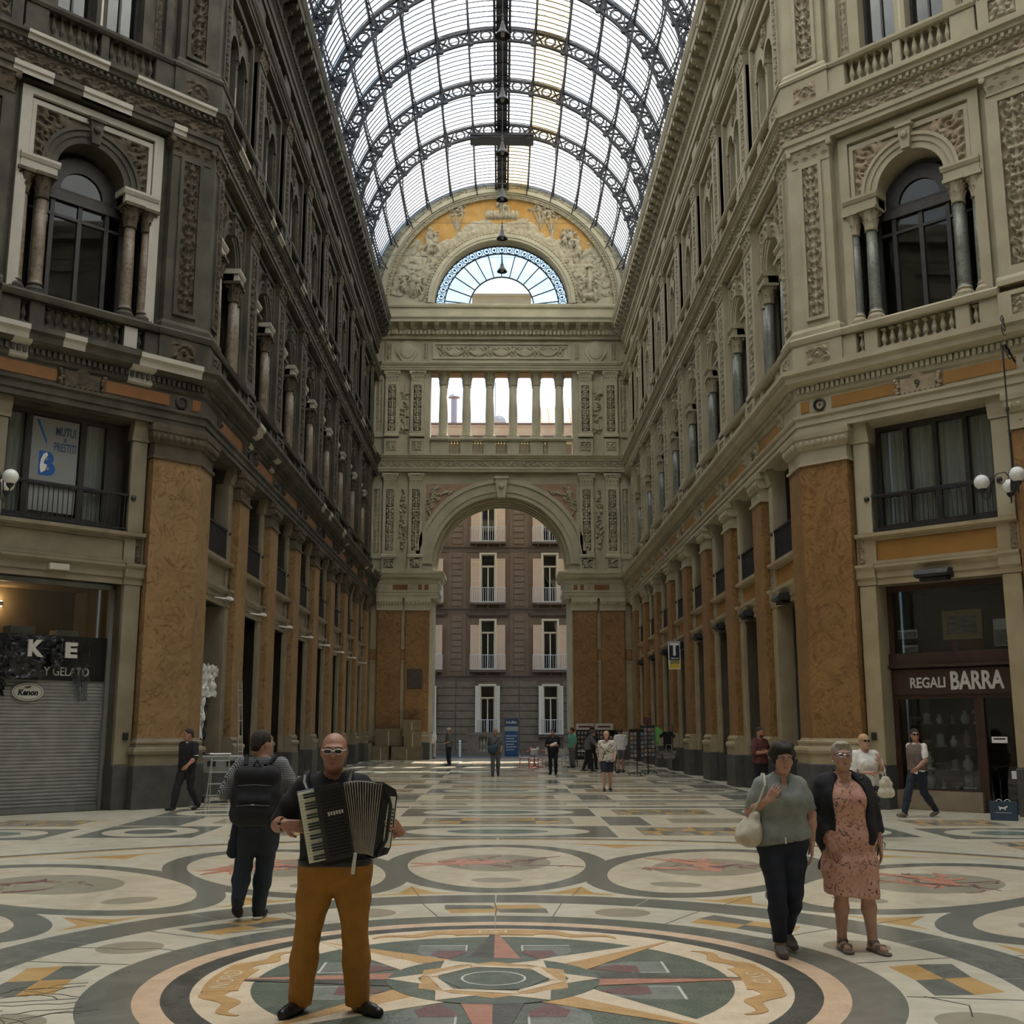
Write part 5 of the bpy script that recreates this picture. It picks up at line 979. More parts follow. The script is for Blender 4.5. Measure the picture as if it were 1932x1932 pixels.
b = MB(); b.plate([(-21, -12), (21, -12), (21, 30), (11, 30), (11, 67.2), (-11, 67.2), (-11, 30), (-21, 30)], [], -.05, 0)
FLO = tag(ob('floor', b.mesh('floor', 'fw')), 'polished inlaid marble floor with compass mosaic and oval medallions', 'floor', kind='structure')
CC = Matrix.Translation((OC[0], OC[1], 0))
def pc(name, pts, m, h=1, holes=(), M=CC, par=None, mesh=False):
    b = MB(); b.plate(pts, holes, 0, .0012 * h); me = b.mesh(name, m)
    return me if mesh else ob(name, me, par or FLO, M)
def put(name, me, M, par=None): return ob(name, me, par or FLO, M)
def circ(r, n=72, cx=0, cy=0, rx=None): return [(cx + r * math.cos(2 * math.pi * i / n), cy + (rx or r) * math.sin(2 * math.pi * i / n)) for i in range(n)]
def ringp(name, r0, r1, m, h, n=72, segs=8):
    for k in range(segs):
        a0, a1 = 360 / segs * k + .08, 360 / segs * (k + 1) - .08; me = None
        if (name, r0) not in CACHE: CACHE[name, r0] = pc(name, arcpts(0, 0, r1, .08, 360 / segs - .08, 12) + arcpts(0, 0, r0, 360 / segs - .08, .08, 12), m, h, mesh=True)
        put(name, CACHE[name, r0], CC @ RZ(360 / segs * k))
ringp('grey_ring_piece', 2.47, 2.82, 'fg', 1); ringp('pink_ring_piece', 2.29, 2.47, 'mp', 1); ringp('black_ring_piece', 2.10, 2.29, 'mk', 1); ringp('cream_ring_piece', 1.70, 2.10, 'mc', 1)
ringp('grey_ring_piece', 3.66, 4.20, 'fg', 1, segs=16)
CP = pc('compass', circ(1.70), 'mg', 1)
ck = lambda name, key, pts, m, h, ang: put(name, CACHE.setdefault(key, pc(name, pts, m, h, mesh=True)), CC @ RZ(ang), CP)
for k in range(4):
    a = 90 * k
    ck('chevron', 'cv1', [(.75, -.5), (1.02, -.23), (1.28, -.23), (1.28, -.62), (1.02, -.62)], 'ms', 2, a); ck('chevron', 'cv1b', [(.75, .5), (1.02, .23), (1.28, .23), (1.28, .62), (1.02, .62)], 'ms', 2, a)
    ck('chevron_line', 'cvl', [(1.28, -.62), (1.30, -.62), (1.30, -.22), (1.02, -.22), (1.02, -.235), (1.28, -.235)], 'mw', 3, a); ck('chevron_line', 'cvl2', [(1.28, .62), (1.30, .62), (1.30, .22), (1.02, .22), (1.02, .235), (1.28, .235)], 'mw', 3, a)
    ck('chevron', 'cv2', [(.72, -.36), (.98, -.22), (1.08, -.22), (1.08, -.46), (.9, -.5)], 'mm', 3, a); ck('chevron', 'cv2b', [(.72, .36), (.98, .22), (1.08, .22), (1.08, .46), (.9, .5)], 'mm', 3, a)
    ck('diagonal_ray', 'dr1', [(.5, 0), (.72, -.26), (2.1, 0)], 'mo', 4, a + 45); ck('diagonal_ray', 'dr2', [(.5, 0), (2.1, 0), (.72, .26)], 'mc', 4, a + 45)
    ck('cardinal_ray', 'cr1', [(.6, 0), (.66, -.22), (1.93, -.012), (1.93, 0)], 'mr', 5, a); ck('cardinal_ray', 'cr2', [(.6, 0), (1.93, 0), (1.93, .012), (.66, .22)], 'mk', 5, a)
pc('hub', circ(.76, 40), 'mg', 6, par=CP)
for k in range(6):
    hx = lambda r0, r1, a: [(r0 * math.cos(R(a)), r0 * math.sin(R(a))), (r1 * math.cos(R(a)), r1 * math.sin(R(a))), (r1 * math.cos(R(a + 60)), r1 * math.sin(R(a + 60))), (r0 * math.cos(R(a + 60)), r0 * math.sin(R(a + 60)))]
    ck('hub_bar', 'hb0', hx(.46, .60, 30), 'mo', 7, 60 * k); ck('hub_point', 'hp', [(.50, -.17), (.76, 0), (.50, .17), (.54, 0)], 'mc', 8, 60 * k)
    ck('hub_bar', 'hb1', [(.40, -.02), (.47, -.08), (.34, .40), (.27, .34)], 'mc', 9, 60 * k)
pc('hub_disc', circ(.40, 6), 'mg', 9, par=CP); pc('hub_circle', circ(.235, 36), 'mw', 10, [circ(.218, 36)[::-1]], par=CP)
# scroll ribbons with lettering
def ribbon(ang, txt):
    up = arcpts(0, 0, 2.03, -11, 11, 8); dn = arcpts(0, 0, 1.78, 11, -11, 8)
    def tail(s):
        A = np.linspace(10.5, 33, 16); P_ = lambda a, r: (r * math.cos(R(s * a)), r * math.sin(R(s * a))); wv = lambda a: 1.905 + .055 * math.sin((a - 10.5) * .42); hw = lambda a: .085 * (1 - (a - 10.5) / 22.5) ** .7 + .012
        return [P_(a, wv(a) + hw(a)) for a in A] + [P_(a, wv(a) - hw(a)) for a in A[::-1]]
    rb = pc('ribbon', up + dn, 'mo', 6, M=CC @ RZ(ang), par=CP)
    for s in (-1, 1): pc('ribbon_tail', tail(s), 'mo', 5, M=CC @ RZ(ang), par=CP)
    ob('lettering', textmesh(txt, .185, 'mc', .0008, sx=1.1), CP, CC @ RZ(ang) @ T(1.845, 0, .0085) @ RZ(-90))
ribbon(180, 'NORD'); ribbon(0, 'SVD'); ribbon(90, 'EST')
# white band: discs and lozenges
for k in range(8):
    put('grey_disc', CACHE.setdefault('gd', pc('d', circ(.27, 28), 'fb', 1, mesh=True)), CC @ RZ(22.5 + 45 * k) @ T(3.24, 0))
    M = CC @ RZ(45 * k) @ T(3.24, 0)
    q = [[(0, 0), (-.22, -.05), (-.26, -.52), (.02, -.5)], [(0, 0), (.02, -.5), (.26, -.42), (.22, .05)], [(0, 0), (.22, .05), (.26, .52), (-.02, .5)], [(0, 0), (-.02, .5), (-.26, .42), (-.22, -.05)]]
    for i in range(4): put('lozenge_piece', CACHE.setdefault('lz%d' % i, pc('l', q[i], 'fo' if i % 2 else 'fg', 1, mesh=True)), M @ Matrix.Diagonal((1, 1, 1, 1)))
# sixteen ovals with grey borders
RO, LA, LB = 6.95, 2.22, 1.17
def oval(a, b_, n=56): return [(a * math.cos(2 * math.pi * i / n), b_ * math.sin(2 * math.pi * i / n) * (1 + .10 * math.cos(2 * math.pi * i / n))) for i in range(n)]
figs = {}
def beast(seed, m2):
    rg = random.Random(seed); L = []
    def stroke(x, y, a, l, w, depth, m):
        pts = [(x, y)]
        for i in range(4): a += rg.uniform(-.5, .5); x += l / 4 * math.cos(a); y += l / 4 * math.sin(a); pts.append((x, y))
        lo = []; hi = []
        for i, p in enumerate(pts):
            ww = w * (1 - .8 * i / 4); lo.append((p[0] + ww * math.sin(a), p[1] - ww * math.cos(a))); hi.append((p[0] - ww * math.sin(a), p[1] + ww * math.cos(a)))
        L.append((lo + hi[::-1], m))
        if depth:
            for j in range(2): stroke(*pts[rg.choice((2, 3, 4))], a + rg.uniform(-1.2, 1.2), l * .6, w * .7, depth - 1, m)
    for i in range(7): stroke(rg.uniform(-.4, .5), rg.uniform(-.35, .35), rg.choice((1.57, -1.57)) + rg.uniform(-.7, .7), .55, .035, 1, 'mm')
    for i in range(4): stroke(rg.uniform(-.35, .3), rg.uniform(-.3, .1), 1.4 + rg.uniform(-.4, .4), .75, .12, 1, m2)
    return L
ZOD = {4: 'mr', 3: 'mr', 2: 'mr', 5: 'mr', 6: 'fb'}
for k in range(16):
    if k in (9, 10, 11, 12, 13, 14, 15) and k not in (9, 15): pass
    M = CC @ RZ(22.5 * k) @ T(RO, 0)
    o = put('oval_border', CACHE.setdefault('ob%d' % (k % 2), pc('o', oval(LA + .38, LB + .3), 'fg', 1 + .4 * (k % 2), mesh=True)), M)
    put('oval_field', CACHE.setdefault('of', pc('o', oval(LA, LB), 'fc', 2, mesh=True)), M, o)
    put('oval_ground', CACHE.setdefault('og', pc('o', circ(.95, 36, .25, 0, .72), 'fb', 3, mesh=True)), M, o)
    put('oval_disc', CACHE.setdefault('od', pc('o', circ(.22, 24, -1.55, 0, .30), 'fb', 3, mesh=True)), M, o)
    if 0 <= k <= 8:
        for m_ in ('mm', ZOD.get(k, 'mm')):
            b = MB()
            for i, (p, m2) in enumerate(beast(k + 40, ZOD.get(k, 'fb'))):
                if m2 == m_:
                    try: b.plate(p, [], 0, .0012 * (4 + i % 3) + .00004 * i)
                    except Exception: pass
            if b.f: ob('zodiac_figure', b.mesh('zodiac', m_), o, M @ T(.25, 0))
    M2 = CC @ RZ(22.5 * k + 11.25)
    put('inner_kite', CACHE.setdefault('ik', pc('k', [(4.35, -.5), (4.45, -.2), (4.95, 0), (4.45, .2), (4.35, .5), (4.32, 0)], 'fo', 1, mesh=True)), M2)
    put('outer_kite', CACHE.setdefault('okk', pc('k', [(9.75, -1.0), (9.55, -.3), (9.15, 0), (9.55, .3), (9.75, 1.0), (9.72, 0)], 'fo', 1, mesh=True)), M2)
ringp('yellow_line_piece', 10.32, 10.42, 'fo', 1, segs=16); ringp('grey_line_piece', 10.44, 10.62, 'fg', 1, segs=16)
# arcade strip: rows of panels
def rp(name, x0, x1, y0, y1, m, h=1, gap=.01): return pc(name, rect(x0 + gap, x1 - gap, y0 + gap, y1 - gap), m, h, M=Matrix.Translation((OC[0], 0, 0)))
def block_ellipse(x0, x1, y0, y1, m_in='ft'):
    p = rp('grey_panel', x0, x1, y0, y1, 'fg'); M = Matrix.Translation((OC[0] + (x0 + x1) / 2, (y0 + y1) / 2, 0)); a, b_ = (x1 - x0) * .40, (y1 - y0) * .40
    ob('ellipse_field', pc('e', circ(a, 40, 0, 0, b_), 'fw', 2, mesh=True), FLO, M); ob('ellipse_core', pc('e', circ(a * .55, 32, 0, 0, b_ * .5), m_in, 3, mesh=True), FLO, M)
def block_star(x0, x1, y0, y1, n=3):
    rp('white_panel', x0, x1, y0, y1, 'fc'); M0 = OC[0]; w_ = (x1 - x0) * .72; cx = (x0 + x1) / 2; cy = (y0 + y1) / 2; h = (y1 - y0) * .36
    rp('brown_panel', cx - w_ / 2, cx + w_ / 2, cy - h, cy + h, 'fb', 2)
    for i in range(n):
        x = cx - w_ / 2 + w_ * (i + .5) / n; r = min(w_ / n * .48, h)
        for q, (sx, sy) in enumerate(((1, 1), (-1, 1), (-1, -1), (1, -1))): ob('diamond_piece', pc('d', [(0, 0), (sx * r, 0), (sx * r * .5, sy * h * .5), (0, sy * h)], ('fo', 'fg')[(q + i) % 2], 3, mesh=True), FLO, Matrix.Translation((M0 + x, cy, 0)))
y = 19.35; row = 0
seq = ['E', 'S', 'E', 'L', 'W', 'L', 'S', 'L', 'E', 'S', 'L', 'E', 'L', 'W', 'S', 'L', 'E', 'S', 'L', 'W', 'L', 'E', 'S', 'L', 'S', 'E']
hts = dict(E=2.2, S=2.1, W=1.2, L=.7)
for c in seq:
    h = hts[c]
    if y + h > 64.5: break
    xo = 7.0
    if c == 'E':
        block_ellipse(-2, 2, y, y + h)
        for s in (-1, 1):
            a, b_ = (2.05, 4.9) if s > 0 else (-4.9, -2.05); block_star(a, b_, y, y + h, 3); a, b_ = (5.0, xo) if s > 0 else (-xo, -5.0); block_ellipse(a, b_, y, y + h, 'fg')
    elif c == 'S':
        block_star(-2, 2, y, y + h, 2)
        for s in (-1, 1):
            a, b_ = (2.05, 2.85) if s > 0 else (-2.85, -2.05); rp('grey_panel', a, b_, y, y + h, 'fg'); a, b_ = (2.9, 5.8) if s > 0 else (-5.8, -2.9); rp('white_panel', a, b_, y, y + h, 'fc'); rp('brown_panel', (a + .4), (b_ - .4), y + .5, y + h - .5, 'fb', 2); a, b_ = (5.85, xo) if s > 0 else (-xo, -5.85); rp('grey_panel', a, b_, y, y + h, 'fg')
    elif c == 'L':
        for x0, x1, m_ in ((-7, -2, 'fg'), (-2, 2, 'fb'), (2, 7, 'fg')): rp('grey_band', x0, x1, y + .12, y + h - .12, m_)
    else:
        for i in range(6): rp('white_slab', -7 + 14 / 6 * i, -7 + 14 / 6 * (i + 1), y, y + h - .2, 'fw' if i % 2 else 'fc')
        rp('grey_band', -7, 7, y + h - .2, y + h, 'fg'); [rp('brown_slab', -6.5 + 14 / 6 * i, -5.4 + 14 / 6 * i, y + .25, y + h - .45, 'fb', 2) for i in range(6)]
    y += h + .12
# corner floors beside the arcade mouth
for s in (-1, 1):
    for j in range(4):
        for i in range(3):
            x0 = 7.4 + i * 2.6 ; y0 = 14.6 + j * 2.2 - i * 1.5
            a, b_ = (x0, x0 + 2.4) if s > 0 else (-x0 - 2.4, -x0)
            if y0 + 2.0 + x0 + 2.4 < 33.2: (block_star if (i + j) % 2 else block_ellipse)(a, b_, y0, y0 + 2.0) 

# slab joints and cracks
K['joint'] = mat('dark_joint', (.05, .045, .035), rough=.8)
def crack(pts, w_=.006, h=2.2, M=CC):
    lo = []; hi = []
    for i, p in enumerate(pts):
        q = Vector(pts[min(i + 1, len(pts) - 1)]) - Vector(pts[max(i - 1, 0)]); n = Vector((-q.y, q.x)).normalized() * w_; lo.append((p[0] - n.x, p[1] - n.y)); hi.append((p[0] + n.x, p[1] + n.y))
    return pc('joint', lo + hi[::-1], 'joint', h, M=M)
for k in range(16):
    a = 11.25 + 22.5 * k
    if math.sin(R(a)) > -.45: crack([(2.83 * math.cos(R(a)), 2.83 * math.sin(R(a))), (3.65 * math.cos(R(a + .6)), 3.65 * math.sin(R(a + .6)))], .004); crack([(4.21 * math.cos(R(a)), 4.21 * math.sin(R(a))), (4.9 * math.cos(R(a)), 4.9 * math.sin(R(a)))], .004)
rg = random.Random(17)
for k in range(14):
    x, y, a = rg.uniform(-3.6, -2.9), rg.uniform(-1.3, -.3), rg.uniform(-.6, .6); pts = [(x, y)]
    for i in range(5): a += rg.uniform(-.8, .8); x += .1 * math.cos(a); y += .1 * math.sin(a); pts.append((x, y))
    crack(pts, .0035)
for pts in ([(-3.45, 1.25), (-3.2, 1.22), (-3.0, 1.15), (-2.75, 1.2), (-2.5, 1.05)], [(-2.35, 1.9), (-2.0, 2.1), (-1.75, 2.15)], [(2.9, -.55), (3.1, -.8), (3.0, -1.1)], [(.0, 2.84), (.01, 3.2), (-.01, 3.65)]): crack(pts, .005)
# ================================================================ people: smooth bodies grown from implicit limbs
class Field:
    def __init__(s, lo, hi, h):
        s.h = h; s.lo = np.array(lo, np.float32); n = np.ceil((np.array(hi) - s.lo) / h).astype(int) + 1; s.n = n
        s.ax = [s.lo[i] + h * np.arange(n[i], dtype=np.float32) for i in range(3)]; s.F = np.full(n, .2, np.float32)
    def blk(s, lo, hi):
        i0 = [max(0, int((lo[i] - s.lo[i]) / s.h)) for i in range(3)]; i1 = [min(s.n[i], int((hi[i] - s.lo[i]) / s.h) + 2) for i in range(3)]
        if any(a >= b for a, b in zip(i0, i1)): return None
        sl = tuple(slice(a, b) for a, b in zip(i0, i1)); return sl, np.meshgrid(*[s.ax[i][sl[i]] for i in range(3)], indexing='ij', sparse=True)
    def put(s, p, inf=0., sub=False):
        k = p['k']; m = k + 3 * s.h + .01
        if p['t'] == 'c':
            a, b = np.array(p['a']), np.array(p['b']); r0, r1 = p['r0'] + inf, p['r1'] + inf; sc = np.array(p['sc']); R_ = max(r0, r1) * sc.max() + m
            q = s.blk(np.minimum(a, b) - R_, np.maximum(a, b) + R_)
            if q is None: return
            sl, (X, Y, Z) = q; a2, b2 = a / sc, b / sc; d = b2 - a2; L = (d * d).sum() + 1e-9; X, Y, Z = X / sc[0], Y / sc[1], Z / sc[2]
            t = np.clip(((X - a2[0]) * d[0] + (Y - a2[1]) * d[1] + (Z - a2[2]) * d[2]) / L, 0, 1)
            D = (np.sqrt((X - a2[0] - t * d[0]) ** 2 + (Y - a2[1] - t * d[1]) ** 2 + (Z - a2[2] - t * d[2]) ** 2) - (r0 + (r1 - r0) * t)) * sc.min()
        else:
            c, r = np.array(p['a']), np.array(p['r']) + inf; R_ = r.max() + m; q = s.blk(c - R_, c + R_)
            if q is None: return
            sl, (X, Y, Z) = q; X, Y, Z = X - c[0], Y - c[1], Z - c[2]
            if p.get('rot') is not None:
                M = p['rot']; X, Y, Z = M[0][0] * X + M[1][0] * Y + M[2][0] * Z, M[0][1] * X + M[1][1] * Y + M[2][1] * Z, M[0][2] * X + M[1][2] * Y + M[2][2] * Z
            e = np.sqrt((X / r[0]) ** 2 + (Y / r[1]) ** 2 + (Z / r[2]) ** 2); D = (e - 1) * r.min()
        A = s.F[sl]
        if sub or p.get('sub'): s.F[sl] = np.maximum(A, -D); return
        h = np.clip(.5 + .5 * (A - D) / k, 0, 1); s.F[sl] = A * (1 - h) + D * h - k * h * (1 - h)
    def clip(s, n, d):
        X, Y, Z = np.meshgrid(*s.ax, indexing='ij', sparse=True); s.F = np.maximum(s.F, (n[0] * X + n[1] * Y + n[2] * Z - d).astype(np.float32))
    def wrinkle(s, a):
        X, Y, Z = np.meshgrid(*s.ax, indexing='ij', sparse=True)
        s.F = s.F + (a * (np.sin(26 * Z + 12 * X + 3 * np.sin(11 * X + 7 * Y)) * np.sin(9 * X - 13 * Y + 4 * np.sin(5 * Z)) + .35 * np.sin(63 * Z - 33 * X + 17 * Y + 2 * np.sin(19 * X)))).astype(np.float32)
    def mesh(s, name, m):
        F = s.F; n = F.shape; S = F < 0
        c = [S[i:n[0] - 1 + i, j:n[1] - 1 + j, k:n[2] - 1 + k] for i in (0, 1) for j in (0, 1) for k in (0, 1)]
        tot = sum(x.astype(np.int8) for x in c); act = (tot > 0) & (tot < 8); idx = np.argwhere(act)
        if len(idx) == 0: return None
        V = np.zeros((len(idx), 3), np.float32); W = np.zeros(len(idx), np.float32)
        cs = [(i, j, k) for i in (0, 1) for j in (0, 1) for k in (0, 1)]
        val = {q: F[idx[:, 0] + q[0], idx[:, 1] + q[1], idx[:, 2] + q[2]] for q in cs}
        for p in cs:
            for ax in range(3):
                if p[ax]: continue
                q = tuple(p[i] + (1 if i == ax else 0) for i in range(3)); a, b = val[p], val[q]; cr = (a < 0) != (b < 0)
                t = np.where(cr, a / np.where(np.abs(a - b) < 1e-9, 1e-9, a - b), 0)
                for i in range(3): V[:, i] += np.where(cr, p[i] + (t if i == ax else 0), 0)
                W += cr
        V = (V / W[:, None] + idx) * s.h + s.lo
        ID = np.full(act.shape, -1, np.int32); ID[act] = np.arange(len(idx)); fs = []
        for ax in range(3):
            sl0 = [slice(None)] * 3; sl1 = [slice(None)] * 3; sl0[ax] = slice(0, n[ax] - 1); sl1[ax] = slice(1, n[ax])
            e = S[tuple(sl0)] != S[tuple(sl1)]; ii = np.argwhere(e); o = [i for i in range(3) if i != ax]
            ok = (ii[:, o[0]] > 0) & (ii[:, o[1]] > 0) & (ii[:, o[0]] < n[o[0]] - 1) & (ii[:, o[1]] < n[o[1]] - 1); ii = ii[ok]
            def g(d0, d1): j = ii.copy(); j[:, o[0]] -= d0; j[:, o[1]] -= d1; return ID[j[:, 0], j[:, 1], j[:, 2]]
            q = np.stack([g(1, 1), g(0, 1), g(0, 0), g(1, 0)], 1); fl = S[tuple(sl0)][tuple(ii.T)]
            if ax == 1: fl = ~fl
            q[~fl] = q[~fl][:, ::-1]; fs.append(q)
        Q = np.concatenate(fs); me = bpy.data.meshes.new(name)
        me.vertices.add(len(V)); me.vertices.foreach_set('co', V.ravel()); me.loops.add(Q.size); me.loops.foreach_set('vertex_index', Q.ravel().astype(np.int32))
        me.polygons.add(len(Q)); me.polygons.foreach_set('loop_start', np.arange(0, Q.size, 4, dtype=np.int32)); me.polygons.foreach_set('use_smooth', np.ones(len(Q), bool))
        me.update(calc_edges=True); me.validate(); me.materials.append(K[m] if isinstance(m, str) else m); return me

def C(tag, a, b, r0, r1=None, k=.03, sc=(1, 1, 1)): return dict(t='c', tag=tag, a=tuple(a), b=tuple(b), r0=r0, r1=r0 if r1 is None else r1, k=k, sc=sc)
def E_(tag, a, r, k=.02, rot=None, sub=False): return dict(t='e', tag=tag, a=tuple(a), r=tuple(r), k=k, rot=rot, sub=sub)
DEF = dict(pel=(0, 0, .95), wai=(0, 0, 1.08), che=(0, 0, 1.27), neck=(0, .01, 1.44), head=(0, -.015, 1.615), shL=(-.185, .01, 1.405), shR=(.185, .01, 1.405), elL=(-.235, .03, 1.12), elR=(.235, .03, 1.12),
           wrL=(-.245, -.04, .88), wrR=(.245, -.04, .88), hiL=(-.09, 0, .92), hiR=(.09, 0, .92), knL=(-.10, -.015, .49), knR=(.10, -.015, .49), anL=(-.105, .03, .09), anR=(.105, .03, .09), toL=(-.13, -.15, .035), toR=(.13, -.15, .035))
def hand(side, w, d, pn, curl=.5, vox=.0065, spread=.1):
    """palm, four fingers and a thumb; d = direction of the hand, pn = palm normal"""
    w, d, pn = Vector(w), Vector(d).normalized(), Vector(pn); pn = (pn - d * pn.dot(d)).normalized(); x = d.cross(pn).normalized() * side
    L = []; tg = 'hand'
    for i in range(4):
        o = (i - 1.5) * .019; L.append(C(tg, w + x * o * .7 + d * .012, w + x * o + d * .088, .0135, .0115, .012))
    if vox > .012: return L + [C(tg, w + d * .08, w + d * .15 + pn * .03 * curl, .03, .018, .01, (1, 1, 1))]
    for i, (l, r) in enumerate(((.066, .0088), (.078, .0092), (.072, .0088), (.056, .0078))):
        o = (1.5 - i) * .0205; b = w + x * o + d * .092; dd = (d + x * (1.5 - i) * spread * .35).normalized(); a = 0.; pts = [b]
        for s_ in (.45, .32, .27): a += curl * (.55 + .12 * i * 0); v = dd * math.cos(a) + pn * math.sin(a); pts.append(pts[-1] + v * l * s_ * 1.05)
        for q in range(3): L.append(C(tg, pts[q], pts[q + 1], r * (1 - .08 * q), r * (1 - .08 * (q + 1)), .005))
    tb = w + x * .030 + d * .025; td = (d * .75 + x * .75 + pn * .35).normalized(); t1 = tb + td * .042; t2 = t1 + (d * .95 + x * .15 + pn * .4 * (curl + .3)).normalized() * .034
    L += [C(tg, tb - td * .01, t1, .0135, .0115, .01), C(tg, t1, t2, .0105, .0085, .005)]
    return L
def limbs(J, o):
    V3 = {k: Vector(v) for k, v in J.items()}; g = o.get('girth', 1.); fem = o.get('fem', 0); vox = o['vox']; L = []
    p, w_, c, n = V3['pel'], V3['wai'], V3['che'], V3['neck']; ax = (V3['shR'] - V3['shL']).normalized(); hx = (V3['hiR'] - V3['hiL']).normalized(); aw = (ax + hx).normalized()
    L += [C('torso', V3['shL'] + ax * .06 - Vector((0, 0, .045)), V3['shR'] - ax * .06 - Vector((0, 0, .045)), .066, k=.05), C('torso', c - ax * .085, c + ax * .085, .110 * g, k=.07), C('torso', c.lerp(w_, .55) - ax * .075, c.lerp(w_, .55) + ax * .075, .102 * g, k=.07),
          C('torso', w_ - aw * .07 * g, w_ + aw * .07 * g, (.100 if not fem else .093) * g, k=.07), C('torso', p - hx * .085 * g, p + hx * .085 * g, .108 * g * (1.06 if fem else 1), k=.07), C('neck', n - Vector((0, 0, .05)), n + (V3['head'] - n) * .75, .060 if not fem else .050, .051 if not fem else .043, .03)]
    if o.get('belly'): L.append(E_('torso', w_ + Vector((0, -.06, .02)), (.14 * g, .11 * g, .15), .06))
    if fem: L += [E_('torso', c + ax * s * .078 + Vector((0, -.085, -.02)), (.072 * g, .062 * g, .068), .04) for s in (-1, 1)]
    for s, q in ((-1, 'L'), (1, 'R')):
        sh, el, wr, hi, kn, an, to = (V3[x + q] for x in ('sh', 'el', 'wr', 'hi', 'kn', 'an', 'to'))
        af = .9 if fem else 1.; af *= .5 + .5 * g
        L += [C('torso', n + Vector((0, .01, .0)), sh.lerp(n, .18) + Vector((0, .005, -.005)), .050 * af, .046 * af, .04)]
        L += [C('uarm' + q, sh - Vector((0, 0, .01)), sh.lerp(el, .5), .054 * af, .050 * af, .045), C('uarm' + q, sh.lerp(el, .5), el, .050 * af, .040 * af, .03), C('farm' + q, el, el.lerp(wr, .35), .041 * af, .042 * af, .03), C('farm' + q, el.lerp(wr, .35), wr, .042 * af, .027 * af, .03)]
        hd = o.get('hand' + q) or ((wr - el).normalized() + Vector((0, -.15, 0)), Vector((-s, 0, 0)), .55)
        L += hand(s * (-1 if o.get('flip' + q) else 1), wr, hd[0], hd[1], hd[2], vox)
        L += [C('thigh' + q, hi, hi.lerp(kn, .45), .088 * g, .076 * g, .05), C('thigh' + q, hi.lerp(kn, .45), kn, .076 * g, .056 * (.5 + .5 * g), .04), C('shin' + q, kn, kn.lerp(an, .35), .054, .055 * (.6 + .4 * g), .03), C('shin' + q, kn.lerp(an, .35), an, .055 * (.6 + .4 * g), .036, .03),
              C('foot' + q, an - Vector((0, -.03, .045)), to, .038, .028, .02), C('foot' + q, an, an - Vector((0, 0, .05)), .036, .04, .02)]
    return L
def headp(J, o):
    h = Vector(J['head']); M = (Matrix.Rotation(R(o.get('yaw', 0)), 3, 'Z') @ Matrix.Rotation(R(o.get('nod', 0)), 3, 'X') @ Matrix.Rotation(R(o.get('tilt', 0)), 3, 'Y')); f = .94 if o.get('fem') else 1.
    P = lambda x, y, z: tuple(h + M @ Vector((x * f, y * f, z * f))); r = [list(q) for q in M]
    e = lambda c, rr, k=.015, sub=False: E_('head', P(*c), [q * f for q in rr], k, r, sub)
    L = [e((0, .012, .03), (.083, .100, .096), .02), e((0, -.028, -.035), (.064, .070, .080), .035), e((0, -.045, -.07), (.050, .05, .042), .03), e((0, -.07, -.095), (.03, .026, .024), .03), e((0, .06, -.03), (.055, .05, .07), .03)]
    if o['vox'] <= .012:
        L += [e((0, -.100, .005), (.012, .02, .026), .012), e((0, -.112, -.014), (.0165, .017, .013), .008), e((0, -.082, .04), (.055, .018, .012), .02), e((0, -.092, -.052), (.024, .013, .007), .006), e((0, -.090, -.062), (.020, .013, .007), .006)]
        L += [e((s * .048, -.062, -.02), (.022, .024, .022), .02) for s in (-1, 1)] + [e((s * .031, -.100, .018), (.016, .012, .0075), .01, True) for s in (-1, 1)]
    L += [e((s * .080, .012, .0), (.011, .021, .032), .008) for s in (-1, 1)]
    return L, P, M, f
